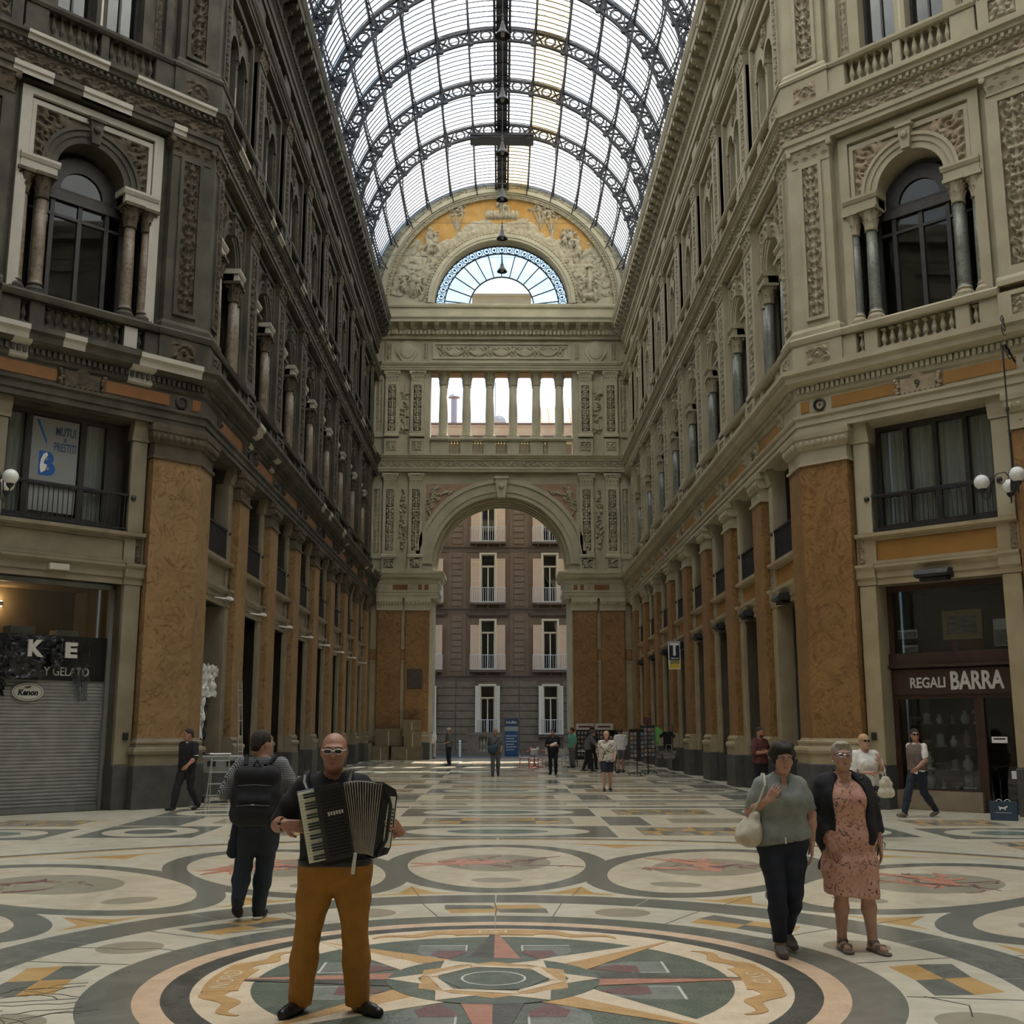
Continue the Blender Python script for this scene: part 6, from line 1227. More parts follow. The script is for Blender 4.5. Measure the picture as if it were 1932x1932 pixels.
def person(label, pos, rotz, J, o, wear, group=None):
    o = dict(o); o.setdefault('vox', .0065); J = {**DEF, **J}; sc = o.get('scale', 1.); vox = o['vox']
    LB = limbs(J, o); LH, P, M, f = headp(J, o)
    pts = np.array([v for v in J.values()]); lo = pts.min(0) - .22; hi = pts.max(0) + .22; lo[2] = -.03; hi[2] = max(hi[2], J['head'][2] + .2)
    F = Field(lo, hi, vox)
    for p in LB: F.put(p)
    for p in LH: F.put(p) if not p.get('sub') else None
    for p in LH:
        if p.get('sub'): F.put(p)
    W = Matrix.Translation(pos) @ RZ(rotz) @ Matrix.Scale(sc, 4)
    body = ob('person', F.mesh('person', o.get('skin', 'skin')), None, W); tag(body, label, 'person', group)
    if vox <= .008:
        for s in (-1, 1):
            for nm, y, r, m in (('eyeball', -.0875, .0105, 'eyew'), ('iris', -.0940, .0052, 'hairb')):
                b = MB(); b.lathe([(r * math.sin(q), -r * math.cos(q)) for q in np.linspace(.01, 3.13, 7)], P(s * .031, y, .018), 10, 'z'); ob(nm, b.mesh(nm, m, True), body, W)
    if vox <= .012:
        b = MB(); b.tube([P(-.023, -.096, -.058), P(-.01, -.104, -.054), P(0, -.1045, -.0555), P(.01, -.104, -.054), P(.023, -.096, -.058)], [.003, .0045, .0045, .0045, .003], 6); b.tube([P(-.02, -.096, -.061), P(0, -.1035, -.065), P(.02, -.096, -.061)], [.003, .0055, .003], 6); ob('lips', b.mesh('lips', 'lip', True), body, W)
        for s in (-1, 1): b = MB(); b.tube([P(s * .014, -.103, .038), P(s * .03, -.104, .044), P(s * .05, -.09, .038)], [.003, .004, .002], 5); ob('eyebrow', b.mesh('eyebrow', o.get('brow', 'hairb')), body, W)
    byt = lambda pre: [p for p in LB if any(p['tag'].startswith(q) for q in pre)]
    for wv in wear:
        nm, m, G = wv['n'], wv['m'], Field(lo, hi, wv.get('vox', vox))
        for pre, inf in wv.get('on', ()):
            for p in byt(pre): G.put(p, inf)
        for p in wv.get('add', ()): G.put(p)
        if 'hair' in wv:
            for c, rr in wv['hair']: G.put(E_('h', P(*c), [q * f for q in rr], .015, [list(q) for q in M]))
            for c, rr in wv.get('cut', [((0, -.115, -.035), (.085, .085, .105))]): G.put(E_('h', P(*c), [q * f for q in rr], .01, [list(q) for q in M]), 0, True)
        for n_, d_ in wv.get('clip', ()): G.clip(n_, d_)
        for p in wv.get('cutp', ()): G.put(p, 0, True)
        if wv.get('wr'): G.wrinkle(wv['wr'])
        me = G.mesh(nm, m)
        if me: ob(nm, me, body, W)
    return body, W, P, M
def wear(n, m, **k): return dict(n=n, m=m, **k)
skinm = lambda n, c, c2: mat(n, c, c2, 9, .5, .05, 60, coord='O')
K['skin'] = skinm('tanned_skin', (.34, .16, .10), (.40, .20, .125)); K['skinp'] = skinm('fair_skin', (.42, .23, .16), (.48, .27, .19)); K['skind'] = skinm('brown_skin', (.26, .13, .08), (.30, .15, .1))
K['lip'] = mat('lips', (.28, .09, .07), (.32, .11, .09), 9, .45, coord='O'); K['eyew'] = mat('shaded_eye_white', (.42, .39, .36), rough=.3); K['hairb'] = mat('dark_brown_hair', (.018, .012, .009), (.035, .024, .018), 40, .75, .6, 90, coord='O'); K['hairg'] = mat('grey_blond_hair', (.30, .25, .19), (.42, .36, .29), 40, .6, .4, 90, coord='O'); K['hairl'] = mat('blond_hair', (.45, .27, .12), (.55, .36, .18), 40, .6, .4, 90, coord='O'); K['hairr'] = mat('brown_hair', (.05, .028, .018), (.08, .045, .03), 40, .5, .4, 90, coord='O')  # eye whites darkened: shadow on the eyes painted into their colour
cl = lambda n, c, c2=None, s=14: mat(n, c, c2 or tuple(min(1, q * 1.25) for q in c), s, .85, .25, 120, coord='O')
K['blackc'] = cl('black_cloth', (.008, .008, .010)); K['navy'] = cl('navy_cloth', (.012, .016, .028)); K['mustard'] = cl('mustard_cotton', (.31, .14, .02), (.37, .175, .026)); K['jeans'] = cl('dark_denim', (.018, .026, .038)); K['greyp'] = cl('grey_green_pique', (.20, .215, .195)); K['whitec'] = cl('white_cotton', (.62, .60, .55)); K['maroon'] = cl('maroon_cotton', (.09, .025, .025)); K['taupe'] = cl('taupe_vest', (.13, .10, .085)); K['leather'] = mat('black_leather', (.01, .01, .01), (.016, .015, .015), 20, .3, coord='O'); K['grayc'] = cl('grey_cloth', (.10, .10, .10)); K['teal'] = cl('green_cotton', (.10, .30, .22)); K['khaki'] = cl('khaki_cotton', (.30, .25, .18)); K['canvas'] = cl('cream_canvas', (.46, .42, .32)); K['tan'] = cl('tan_canvas', (.12, .10, .08))
def check(name, ca, cb, s):
    m = bpy.data.materials.new(name); m.use_nodes = True; t = m.node_tree; b = t.nodes['Principled BSDF']; b.inputs['Roughness'].default_value = .85
    g = t.nodes.new('ShaderNodeTexCoord').outputs['Object']; sp = t.nodes.new('ShaderNodeSeparateXYZ'); t.links.new(g, sp.inputs[0]); outs = []
    ad = t.nodes.new('ShaderNodeMath'); ad.operation = 'ADD'; t.links.new(sp.outputs[0], ad.inputs[0]); t.links.new(sp.outputs[1], ad.inputs[1])
    for src in (ad.outputs[0], sp.outputs[2]):
        mu = t.nodes.new('ShaderNodeMath'); mu.operation = 'MULTIPLY'; mu.inputs[1].default_value = s; t.links.new(src, mu.inputs[0]); fr = t.nodes.new('ShaderNodeMath'); fr.operation = 'FRACT'; t.links.new(mu.outputs[0], fr.inputs[0])
        gt = t.nodes.new('ShaderNodeMath'); gt.operation = 'GREATER_THAN'; gt.inputs[1].default_value = .55; t.links.new(fr.outputs[0], gt.inputs[0]); outs.append(gt.outputs[0])
    mx = t.nodes.new('ShaderNodeMath'); mx.operation = 'MAXIMUM'; t.links.new(outs[0], mx.inputs[0]); t.links.new(outs[1], mx.inputs[1])
    c = t.nodes.new('ShaderNodeMix'); c.data_type = 'RGBA'; c.inputs[6].default_value = (*ca, 1); c.inputs[7].default_value = (*cb, 1); t.links.new(mx.outputs[0], c.inputs[0]); t.links.new(c.outputs[2], b.inputs['Base Color']); return m
K['check'] = check('white_navy_check', (.50, .50, .48), (.035, .04, .055), 62)
def floral(name, base, c2, c3, s=16, s2=26):
    m = mat(name, base, base, 5, .85, coord='O'); t = m.node_tree; b = t.nodes['Principled BSDF']; g = t.nodes.new('ShaderNodeTexCoord').outputs['Object']; prev = None
    for sc_, col, lo in ((s, c2, .60), (s2, c3, .63)):
        n = t.nodes.new('ShaderNodeTexNoise'); n.inputs['Scale'].default_value = sc_; n.inputs['Detail'].default_value = 2; n.inputs['Distortion'].default_value = 1.8; t.links.new(g, n.inputs['Vector'])
        r = t.nodes.new('ShaderNodeValToRGB'); r.color_ramp.elements[0].position = lo - .03; r.color_ramp.elements[1].position = lo + .01; t.links.new(n.outputs[0], r.inputs[0])
        mx = t.nodes.new('ShaderNodeMix'); mx.data_type = 'RGBA'; t.links.new(r.outputs[0], mx.inputs[0]); mx.inputs[7].default_value = (*col, 1)
        if prev is None: mx.inputs[6].default_value = (*base, 1)
        else: t.links.new(prev, mx.inputs[6])
        prev = mx.outputs[2]
    t.links.new(prev, b.inputs['Base Color']); return m
K['pinkdress'] = floral('pink_print', (.60, .34, .25), (.46, .22, .16), (.10, .06, .055), 15, 24); K['flor'] = floral('black_white_print', (.55, .5, .42), (.03, .03, .03), (.25, .12, .06), 9, 14)
K['darkflor'] = floral('black_skirt_print', (.012, .012, .014), (.35, .33, .32), (.2, .05, .05), 22, 30)
# ---------------------------------------------------------------- the accordion player
UP = (0, 0, 1); DN = (0, 0, -1)
def shoe(J, q, m, sole=None, inf=.010, top=.105):
    an, to = Vector(J['an' + q]), Vector(J['to' + q]); L = []
    hb = Vector((an.x, an.y + .035, to.z + .008)) if an.z < .13 else an + Vector((0, .045, -.045))
    d = (to - hb); L = [C('s', hb, to + d.normalized() * .01, .040 + inf * .3, .036, .03, (1, 1, .92)), C('s', hb + Vector((0, -.02, .03)), hb + Vector((0, -.03, .07)), .042, .040, .02), C('s', hb.lerp(to, .35), hb.lerp(to, .7), .046, .042, .03, (1, 1, .8))]
    return L
JA = dict(pel=(-.01, 0, .94), wai=(-.02, -.01, 1.07), che=(-.035, 0, 1.27), neck=(-.035, .01, 1.45), head=(-.035, -.02, 1.615), shL=(-.215, .0, 1.40), shR=(.145, .0, 1.405), elL=(-.385, .0, 1.155), wrL=(-.315, -.20, 1.175), elR=(.30, .02, 1.16), wrR=(.43, -.235, 1.13),
          hiL=(-.115, 0, .90), hiR=(.10, 0, .90), knL=(-.175, -.03, .45), knR=(.135, -.03, .45), anL=(-.215, .03, .09), anR=(.15, .03, .09), toL=(-.285, -.14, .03), toR=(.29, -.10, .03))
ACP = (-1.06, 7.68, 0)
oa = dict(skin='skin', girth=1.12, belly=True, vox=.006, yaw=4, nod=4, handL=(Vector((.95, -.05, -.12)), Vector((.1, 1, -.25)), .35), handR=(Vector((-.30, -.8, .5)), Vector((-1, .3, 0)), .55))
wa = [wear('shirt', 'blackc', on=((('torso',), .016), (('uarm',), .024), (('neck',), .012)), clip=((DN, -.86), (UP, 1.50)), cutp=[C('x', (-.035, -.005, 1.475), (-.035, -.02, 1.7), .07, .1, k=.01), E_('x', (-.42, 0, 1.13), (.085, .12, .06), .01), E_('x', (.34, 0, 1.12), (.075, .12, .05), .01)], wr=.0018),
      wear('trousers', 'mustard', on=((('thigh',), .020), (('shin',), .024)), add=[C('p', (-.11, 0, .93), (.09, 0, .93), .128, k=.05), C('p', (-.1, 0, .86), (.08, .0, .86), .128, k=.06), C('p', (-.19, .0, .36), (-.212, .02, .05), .070, .064, k=.05), C('p', (.14, .0, .36), (.152, .02, .05), .070, .064, k=.05), C('p', (-.212, .02, .085), (-.214, .02, .06), .072, .070, k=.012), C('p', (.15, .02, .085), (.152, .02, .06), .072, .070, k=.012), C('p', (-.21, .015, .13), (-.21, .015, .125), .070, k=.015), C('p', (.15, .015, .14), (.15, .015, .135), .070, k=.015)], clip=((UP, .925), (DN, -.045)), wr=.0022),
      wear('belt', 'leather', add=[C('p', (-.11, -.005, .925), (.09, -.005, .925), .141, k=.05)], clip=((UP, .945), (DN, -.905))),
      wear('shoe', 'leather', add=shoe(JA, 'L', 0), clip=((DN, 0),)), wear('shoe', 'leather', add=shoe(JA, 'R', 0), clip=((DN, 0),))]
acc, WA, PA, MA = person('bald man in black polo and mustard trousers playing an accordion', ACP, 0, JA, oa, wa)
def glasses(body, W, P, rim, lens, round_=False):
    b = MB()
    for s in (-1, 1):
        ring = [P(s * (.034 + .025 * math.cos(q) * (1 if round_ else min(1.15, 1 / max(abs(math.cos(q)), abs(math.sin(q)) * 1.0) * .85))), -.112 + .006 * abs(math.cos(q)), .017 + .0155 * math.sin(q)) for q in np.linspace(0, 6.283, 17)[:-1]]
        b.tube(ring, .0032, 5, True); b.tube([P(s * .060, -.108, .022), P(s * .078, -.03, .022), P(s * .082, .02, .012)], .003, 4)
    b.tube([P(-.010, -.116, .02), P(0, -.119, .023), P(.010, -.116, .02)], .003, 4); o = ob('glasses', b.mesh('glasses', rim), body, W)
    for s in (-1, 1):
        b = MB(); v = [P(s * (.034 + .024 * math.cos(q)), -.112, .017 + .0145 * math.sin(q)) for q in np.linspace(0, 6.283, 17)[:-1]]; b.add(v, [tuple(range(16))]); ob('lens', b.mesh('lens', lens), o, W)
K['lens'] = mat('dark_lens', (.015, .015, .014), rough=.1); K['lensc'] = glass('clear_lens', (.9, .9, .9), .02, .03)
glasses(acc, WA, PA, 'white', 'lens')
b = MB(); b.tube([(-.335 + .008 * math.cos(q) * 0, -.165 + .036 * math.cos(q), 1.172 + .036 * math.sin(q)) for q in np.linspace(0, 6.283, 17)[:-1]], .008, 5, True); b.lathe([(0, -.006), (.02, -.006), (.02, .008), (0, .01)], (-.335, -.204, 1.178), 12, 'z'); ob('wristwatch', b.mesh('wristwatch', 'leather'), acc, WA)
# accordion: local x along the bellows, y up, z towards the camera side
AM = Matrix.Translation((-1.06, 7.68, 0)) ; 
AC = ob('accordion', None, None, Matrix.Translation((-1.0, 7.43, 1.2))); tag(AC, 'black piano accordion with cream keys held by the bald man', 'accordion')
K['ablack'] = mat('black_celluloid', (.008, .008, .009), (.012, .012, .013), 10, .22, coord='O'); K['akey'] = mat('ivory_key', (.66, .64, .46), (.72, .70, .54), 10, .3, coord='O'); K['abel'] = mat('bellows_cloth', (.022, .021, .019), (.035, .033, .03), 20, .7, coord='O'); K['abelg'] = mat('bellows_edge', (.30, .27, .22), (.38, .34, .28), 20, .5, coord='O'); K['chrome'] = mat('chrome', (.6, .6, .6), rough=.25, metal=1.)
FT = frame((-1.085, 7.435, 1.185), (.10, -1, .0)) @ RZ(11.5)                       # treble side
tc = ob('treble_casing', cm('act', lambda b: (b.prism([(-.05, -.225), (.115, -.225), (.13, -.19), (.13, .20), (.1, .235), (-.05, .235)], -.11, .085), b.cbox(-.165, -.045, -.222, .232, -.05, .0, .01)), 'ablack'), AC, FT)
for i in range(24): ob('white_key', cm('acw', lambda b: b.cbox(-.158, -.052, -.0085, .0085, 0, .016, .002), 'akey'), tc, FT @ T(0, -.207 + .0182 * i, .002))
for i in range(24):
    if i % 7 not in (2, 6): ob('black_key', cm('ack', lambda b: b.cbox(-.125, -.05, -.0055, .0055, .014, .028, .002), 'ablack'), tc, FT @ T(0, -.198 + .0182 * i, .0))
for i in range(20): ob('grille_slat', cm('acg', lambda b: b.mould([(.085, 0), (.097, .003), (.097, .010), (.085, .013)], -.02, .118), 'ablack'), tc, FT @ T(0, -.2 + .0205 * i))
ob('badge', cm('acbg', lambda b: [b.box(-.05 + .017 * i, -.038 + .017 * i, -.012 + .003 * (i % 2), .012, 0, .002) for i in range(6)], 'chrome'), tc, FT @ T(.06, .06, .098))
# bellows: fan of folds from the treble casing to the bass casing
A0 = FT @ T(.13, 0, -.02); A1 = frame((-.79, 7.40, 1.205), (.35, -1, .05)) @ RZ(-7)
NF = 15
def fold(t): 
    p = A0.translation.lerp(A1.translation, t); z = 11.5 + (-7 - 11.5) * t; y = .10 + (.35 - .10) * t
    return frame(p, (y, -1, .0)) @ RZ(z) @ T(0, .012 * math.sin(math.pi * t))
for i in range(NF):
    M0, Mm, M1 = fold(i / NF), fold((i + .5) / NF), fold((i + 1) / NF); b = MB()
    rc = lambda M, s: [tuple(M @ Vector((0, y * s, z))) for y, z in ((-.205, -.1), (.215, -.1), (.215, .08), (-.205, .08))]
    sm = lambda M, s: [tuple(M @ Vector((0, y + (s if y > 0 else -s), z + (s if z > 0 else -s)))) for y, z in ((-.195, -.09), (.205, -.09), (.205, .07), (-.195, .07))]
    v = sm(M0, 0) + sm(Mm, .016) + sm(M1, 0); b.add(v, [(j * 4 + k, j * 4 + (k + 1) % 4, (j + 1) * 4 + (k + 1) % 4, (j + 1) * 4 + k) for j in range(2) for k in range(4)])
    fo = ob('bellows_fold', b.mesh('bellows_fold', 'abel'), AC, I4)
    b = MB(); b.tube([Mm @ Vector((0, y, z)) for y, z in ((-.212, -.107), (.222, -.107), (.222, .087), (-.212, .087))], .0035, 4, True); ob('fold_edge', b.mesh('fold_edge', 'abelg'), fo, I4)
bc = ob('bass_casing', cm('acb', lambda b: b.prism([(0, -.225), (.085, -.19), (.10, -.15), (.10, .16), (.085, .20), (0, .235)], -.115, .095), 'ablack'), AC, A1)
ob('bass_plate', cm('acp', lambda b: b.cbox(-.12, .13, -.075, .085, 0, .008, .003), 'akey'), bc, A1 @ T(.101, 0, -.005) @ Matrix.Rotation(R(90), 4, 'Y') @ RZ(90))
ob('bass_front_plate', cm('acpf', lambda b: b.cbox(.045, .092, -.15, .16, .094, .099, .002), 'akey'), bc, A1)
for i in range(7): ob('bass_button_row', cm('acbb', lambda b: b.box(.05, .088, -.004, .004, .099, .104), 'ablack'), bc, A1 @ T(0, -.05 + .022 * i))
ob('air_strap', cm('acs', lambda b: b.tube([(.02, -.2, .1), (.06, -.1, .115), (.06, .1, .115), (.02, .21, .1)], .012, 5), 'leather'), bc, A1)
ob('bellows_clip', cm('accl', lambda b: (b.cbox(-.012, .012, -.13, 0, 0, .008, .003), b.lathe([(0, 0), (.007, 0), (.007, .012), (0, .012)], (0, -.11, 0), 8, 'z')), 'chrome'), AC, FT @ T(.135, -.205, .07) @ RZ(-18))
for x0, x1 in ((-.205, -.15), (.08, .12)):
    b = MB(); b.tube([(x1 - .02, -.21, 1.385), (x0 * .97, -.15, 1.42), (x0, -.09, 1.462), (x0, -.02, 1.487), (x0, .05, 1.47), (x0 * .95, .11, 1.40)], [.014, .019, .02, .02, .019, .014], 8); ob('shoulder_strap', b.mesh('shoulder_strap', 'leather'), AC, Matrix.Translation(ACP))
# ---------------------------------------------------------------- the man with the backpack, walking away
JB = dict(pel=(-.06, .0, .93), wai=(-.055, 0, 1.07), che=(-.07, .02, 1.26), neck=(-.065, .02, 1.45), head=(-.055, .0, 1.615), shL=(-.245, .02, 1.42), shR=(.115, .02, 1.43), elL=(-.36, .0, 1.16), wrL=(-.33, -.2, 1.08), elR=(.27, .06, 1.16), wrR=(.20, -.15, 1.10),
          hiL=(-.15, 0, .90), hiR=(.03, 0, .90), knL=(-.11, -.08, .47), knR=(.075, .02, .47), anL=(-.075, -.02, .09), anR=(.085, .14, .17), toL=(-.10, -.19, .035), toR=(.095, .03, .05))
ob_ = dict(skin='skinp', girth=1.1, vox=.0065, yaw=-38, nod=6)
bpm, WB, PB, MB_ = person('dark-haired man in checked shirt walking away with a black backpack', (-2.37, 11.3, 0), 180, JB, ob_, [
    wear('shirt', 'check', on=((('torso',), .022), (('uarm',), .03)), add=[C('c', (-.065, .02, 1.43), (-.062, .015, 1.475), .07, .066, k=.03)], clip=((DN, -.83), (UP, 1.5)), wr=.003),
    wear('trousers', 'jeans', on=((('thigh',), .022), (('shin',), .026)), add=[C('p', (-.14, 0, .9), (.02, 0, .9), .122, k=.06)], clip=((UP, .93), (DN, -.06)), wr=.004),
    wear('hair', 'hairb', hair=[((0, .02, .045), (.09, .105, .095)), ((0, .075, -.01), (.07, .045, .075))]),
    wear('shoe', 'blackc', add=shoe(JB, 'L', 0), clip=((DN, 0),)), wear('shoe', 'blackc', add=shoe(JB, 'R', 0), clip=((DN, 0),)),
    wear('tied_jacket', 'navy', add=[C('j', (.12, .02, .98), (.17, .04, .62), .05, .065, k=.05), C('j', (.1, -.05, .95), (.15, -.03, .66), .04, .05, k=.05)], wr=.004, vox=.01),
    wear('sole', 'white', add=[C('s', (-.075, .03, .016), (-.102, -.2, .016), .043, .038, k=.02, sc=(1, 1, .45))], clip=((DN, 0), (UP, .028)))])
BP = ob('backpack', None, None, WB); tag(BP, 'black backpack worn by the man in the checked shirt', 'backpack')
G = Field((-.4, .05, .75), (.25, .45, 1.6), .008)
for q in (C('b', (-.19, .2, 1.32), (.06, .2, 1.32), .10, k=.06), C('b', (-.20, .22, .98), (.07, .22, .98), .115, k=.08), C('b', (-.2, .21, 1.15), (.07, .21, 1.15), .115, k=.08), C('b', (-.18, .31, 1.0), (.05, .31, 1.0), .06, k=.04), C('b', (-.18, .31, 1.1), (.05, .31, 1.1), .05, k=.04)): G.put(q)
G.wrinkle(.002); ob('bag', G.mesh('bag', 'blackc'), BP, WB)
for s, x in ((-1, -.20), (1, .075)):
    b = MB(); b.tube([(x * .7, .2, 1.42), (x, .07, 1.50), (x, -.06, 1.47), (x * 1.1, -.13, 1.3), (x * 1.15, -.05, 1.05), (x, .13, .98)], .022, 7); ob('strap', b.mesh('strap', 'blackc'), BP, WB)
b = MB(); b.tube([(-.1, .24, 1.41), (-.065, .24, 1.47), (-.03, .24, 1.41)], .009, 6); ob('handle', b.mesh('handle', 'blackc'), BP, WB); b = MB(); b.box(-.08, -.05, .372, .376, 1.065, 1.075); ob('logo_tag', b.mesh('logo', 'white'), BP, WB)
for z in (1.24, 1.06): b = MB(); b.tube([(-.22, .3 if z > 1.1 else .36, z), (-.065, .325 if z > 1.1 else .375, z + .01), (.09, .3 if z > 1.1 else .36, z)], .004, 4); ob('zip', b.mesh('zip', 'grayc'), BP, WB)
# ---------------------------------------------------------------- the two women in front
J1 = dict(pel=(.02, 0, .91), wai=(.02, 0, 1.04), che=(.025, 0, 1.21), neck=(.04, .0, 1.375), head=(.045, -.045, 1.53), shL=(-.128, .01, 1.315), shR=(.178, .01, 1.315), elL=(-.225, .03, 1.09), wrL=(-.115, -.15, 1.20), elR=(.275, .02, 1.08), wrR=(.255, -.04, .855), hiL=(-.075, 0, .88), hiR=(.115, 0, .88), knL=(-.055, -.07, .47), knR=(.10, -.02, .47), anL=(-.04, -.06, .09), anR=(.065, .16, .15), toL=(-.055, -.24, .035), toR=(.085, .02, .05))
o1 = dict(skin='skinp', fem=1, girth=1.08, vox=.0062, nod=16, yaw=3, handL=(Vector((.6, -.15, .75)), Vector((.3, 1, .1)), 1.0), handR=(Vector((-.05, -.1, -1)), Vector((-1, .2, 0)), .4))
w1, W1, P1, M1_ = person('dark-haired woman in grey-green polo and navy trousers walking forward', (2.27, 9.6, 0), 0, J1, o1, [
    wear('polo_shirt', 'greyp', on=((('torso',), .015), (('uarm',), .020)), add=[C('h', (-.09, 0, .92), (.135, 0, .90), .122, k=.06)], clip=(((.16, 0, -1), -.86), (UP, 1.45)), cutp=[E_('x', (.045, -.13, 1.36), (.045, .1, .075), .01), C('x', (.042, -.005, 1.40), (.045, -.02, 1.6), .062, .09, k=.01), E_('x', (-.25, .02, 1.08), (.09, .12, .05), .01), E_('x', (.29, .02, 1.07), (.09, .12, .05), .01)], wr=.0022),
    wear('collar', 'greyp', add=[C('c', (.04, .01, 1.355), (.042, .0, 1.395), .082, .068, k=.02)], clip=((UP, 1.41),), cutp=[E_('x', (.043, -.02, 1.41), (.058, .062, .04), .01), E_('x', (.045, -.12, 1.34), (.03, .09, .09), .01)]),
    wear('trousers', 'navy', on=((('thigh',), .014), (('shin',), .018)), add=[C('p', (-.08, 0, .88), (.12, 0, .88), .113, k=.06)], clip=((UP, .92), (DN, -.10)), wr=.003),
    wear('hair', 'hairb', hair=[((0, .02, .04), (.098, .115, .105)), ((0, .07, -.03), (.085, .06, .085)), ((-.075, .0, -.01), (.028, .055, .06)), ((.075, .0, -.01), (.028, .055, .06)), ((0, -.05, .105), (.06, .04, .03)), ((-.05, -.01, .11), (.05, .06, .04)), ((.045, .01, .115), (.05, .06, .035)), ((-.088, .03, .03), (.03, .05, .05)), ((.09, .03, .03), (.03, .05, .05))], wr=.005),
    wear('shoe', 'tan', add=shoe(J1, 'L', 0), clip=((DN, 0),)), wear('shoe', 'tan', add=shoe(J1, 'R', 0), clip=((DN, 0),))])
for s in (-1, 1): b = MB(); b.tube([P1(s * .085, .0, -.035 + .014 * math.cos(q)) if False else tuple(Vector(P1(s * .084, 0, -.045)) + Vector((.004 * s, .012 * math.cos(q), .014 * math.sin(q)))) for q in np.linspace(0, 6.28, 11)[:-1]], .0025, 4, True); ob('earring', b.mesh('earring', 'chrome'), w1, W1)
b = MB(); b.box(.012, .022, -.15, -.145, .86, .91); ob('drawstring', b.mesh('drawstring', 'white'), w1, W1)
TB = ob('tote_bag', None, None, W1); tag(TB, 'cream canvas tote bag on the shoulder of the woman in grey-green', 'bag')
G = Field((-.5, -.2, .75), (.0, .25, 1.25), .008)
for q in (C('b', (-.20, -.10, 1.08), (-.20, .1, 1.08), .03, k=.05), C('b', (-.225, -.11, .98), (-.235, .1, .98), .055, k=.08), C('b', (-.24, -.11, .90), (-.26, .1, .90), .07, k=.08), C('b', (-.27, -.09, .90), (-.28, .08, .89), .05, k=.06)): G.put(q)
G.wrinkle(.004); ob('bag', G.mesh('bag', 'canvas'), TB, W1)
for dy in (-.05, .07): b = MB(); b.tube([(-.225, dy, 1.08), (-.17, dy * 1.3 - .05, 1.2), (-.125, dy - .07, 1.31), (-.11, dy * .6, 1.40), (-.13, dy + .05, 1.30), (-.2, dy + .06, 1.12)], .011, 6); ob('strap', b.mesh('strap', 'canvas'), TB, W1)
b = MB(); b.tube([(-.225, -.09, 1.075), (-.19, -.1, 1.05), (-.22, -.11, 1.0), (-.2, -.11, .98)], .009, 5); ob('knotted_scarf', b.mesh('scarf', 'darkflor'), TB, W1)
J2 = dict(pel=(-.06, 0, .91), wai=(-.06, 0, 1.04), che=(-.07, 0, 1.21), neck=(-.075, .0, 1.375), head=(-.075, -.03, 1.535), shL=(-.235, .01, 1.315), shR=(.09, .01, 1.315), elL=(-.29, .04, 1.06), wrL=(-.235, -.12, .87), elR=(.185, .05, 1.04), wrR=(.20, -.03, .83), hiL=(-.15, 0, .88), hiR=(.035, 0, .88), knL=(-.14, -.03, .46), knR=(.06, -.07, .46), anL=(-.14, .02, .085), anR=(.085, -.06, .09), toL=(-.145, -.15, .03), toR=(.125, -.23, .03))
o2 = dict(brow='hairg', skin='skinp', fem=1, girth=1.12, vox=.0062, yaw=-3, handL=(Vector((.22, -.25, -.9)), Vector((.3, .6, 0)), .35), handR=(Vector((.05, -.1, -1)), Vector((-1, .2, 0)), .45))
w2, W2, P2, M2_ = person('older woman with grey hair in pink print dress and black cardigan', (2.93, 9.75, 0), 0, J2, o2, [
    wear('dress', 'pinkdress', on=((('torso',), .014), (('thigh',), .02)), add=[C('d', (-.15, 0, .9), (.03, 0, .9), .128, k=.06), C('d', (-.15, -.01, .62), (.02, -.01, .62), .125, k=.12), C('d', (-.15, -.02, .40), (.03, -.02, .42), .118, k=.12)], clip=((UP, 1.43), ((-.10, 0, -1), -.42)), cutp=[E_('x', (-.075, -.13, 1.37), (.045, .1, .10), .01), C('x', (-.075, -.005, 1.40), (-.075, -.02, 1.6), .062, .09, k=.01)], wr=.004),
    wear('cardigan', 'blackc', on=((('torso',), .030), (('uarm',), .026), (('farm',), .020)), add=[C('d', (-.18, .03, .9), (.06, .03, .9), .135, k=.06), C('d', (-.18, .04, .64), (.06, .04, .64), .12, k=.1)], clip=((UP, 1.45), (DN, -.62)), cutp=[C('x', (-.07, -.15, 1.6), (-.07, -.19, 1.2), .115, .14, k=.01), C('x', (-.065, -.22, 1.3), (-.05, -.24, .4), .16, .155, k=.01), E_('x', (-.235, -.14, .86), (.06, .10, .10), .01), E_('x', (.21, -.03, .84), (.10, .12, .09), .01), C('x', (-.075, -.005, 1.38), (-.075, -.02, 1.6), .075, .1, k=.01)], wr=.003),
    wear('hair', 'hairg', hair=[((0, .02, .05), (.092, .108, .092)), ((0, .07, -.01), (.075, .05, .075)), ((0, -.045, .11), (.06, .045, .025))], cut=[((0, -.115, -.03), (.09, .085, .115)), ((.09, -.03, -.05), (.04, .07, .07)), ((-.09, -.03, -.05), (.04, .07, .07))]),
    wear('sandal', 'taupe', add=[C('s', (-.14, .05, .012), (-.147, -.19, .012), .043, .042, k=.02, sc=(1, 1, .4)), C('s', (-.165, -.10, .042), (-.12, -.10, .042), .026, k=.02), C('s', (-.155, .0, .065), (-.125, .0, .065), .030, k=.02)], clip=((DN, 0),)), wear('sandal', 'taupe', add=[C('s', (.08, -.03, .012), (.128, -.27, .012), .043, .042, k=.02, sc=(1, 1, .4)), C('s', (.09, -.18, .042), (.135, -.17, .042), .026, k=.02), C('s', (.075, -.085, .065), (.105, -.08, .065), .030, k=.02)], clip=((DN, 0),))])
glasses(w2, W2, P2, 'chrome', 'lensc', True)
for s in (-1, 1): b = MB(); b.lathe([(0, -.008), (.008, 0), (0, .008)], P2(s * .088, -.01, -.035), 8, 'z'); ob('pearl_earring', b.mesh('pearl', 'white'), w2, W2)
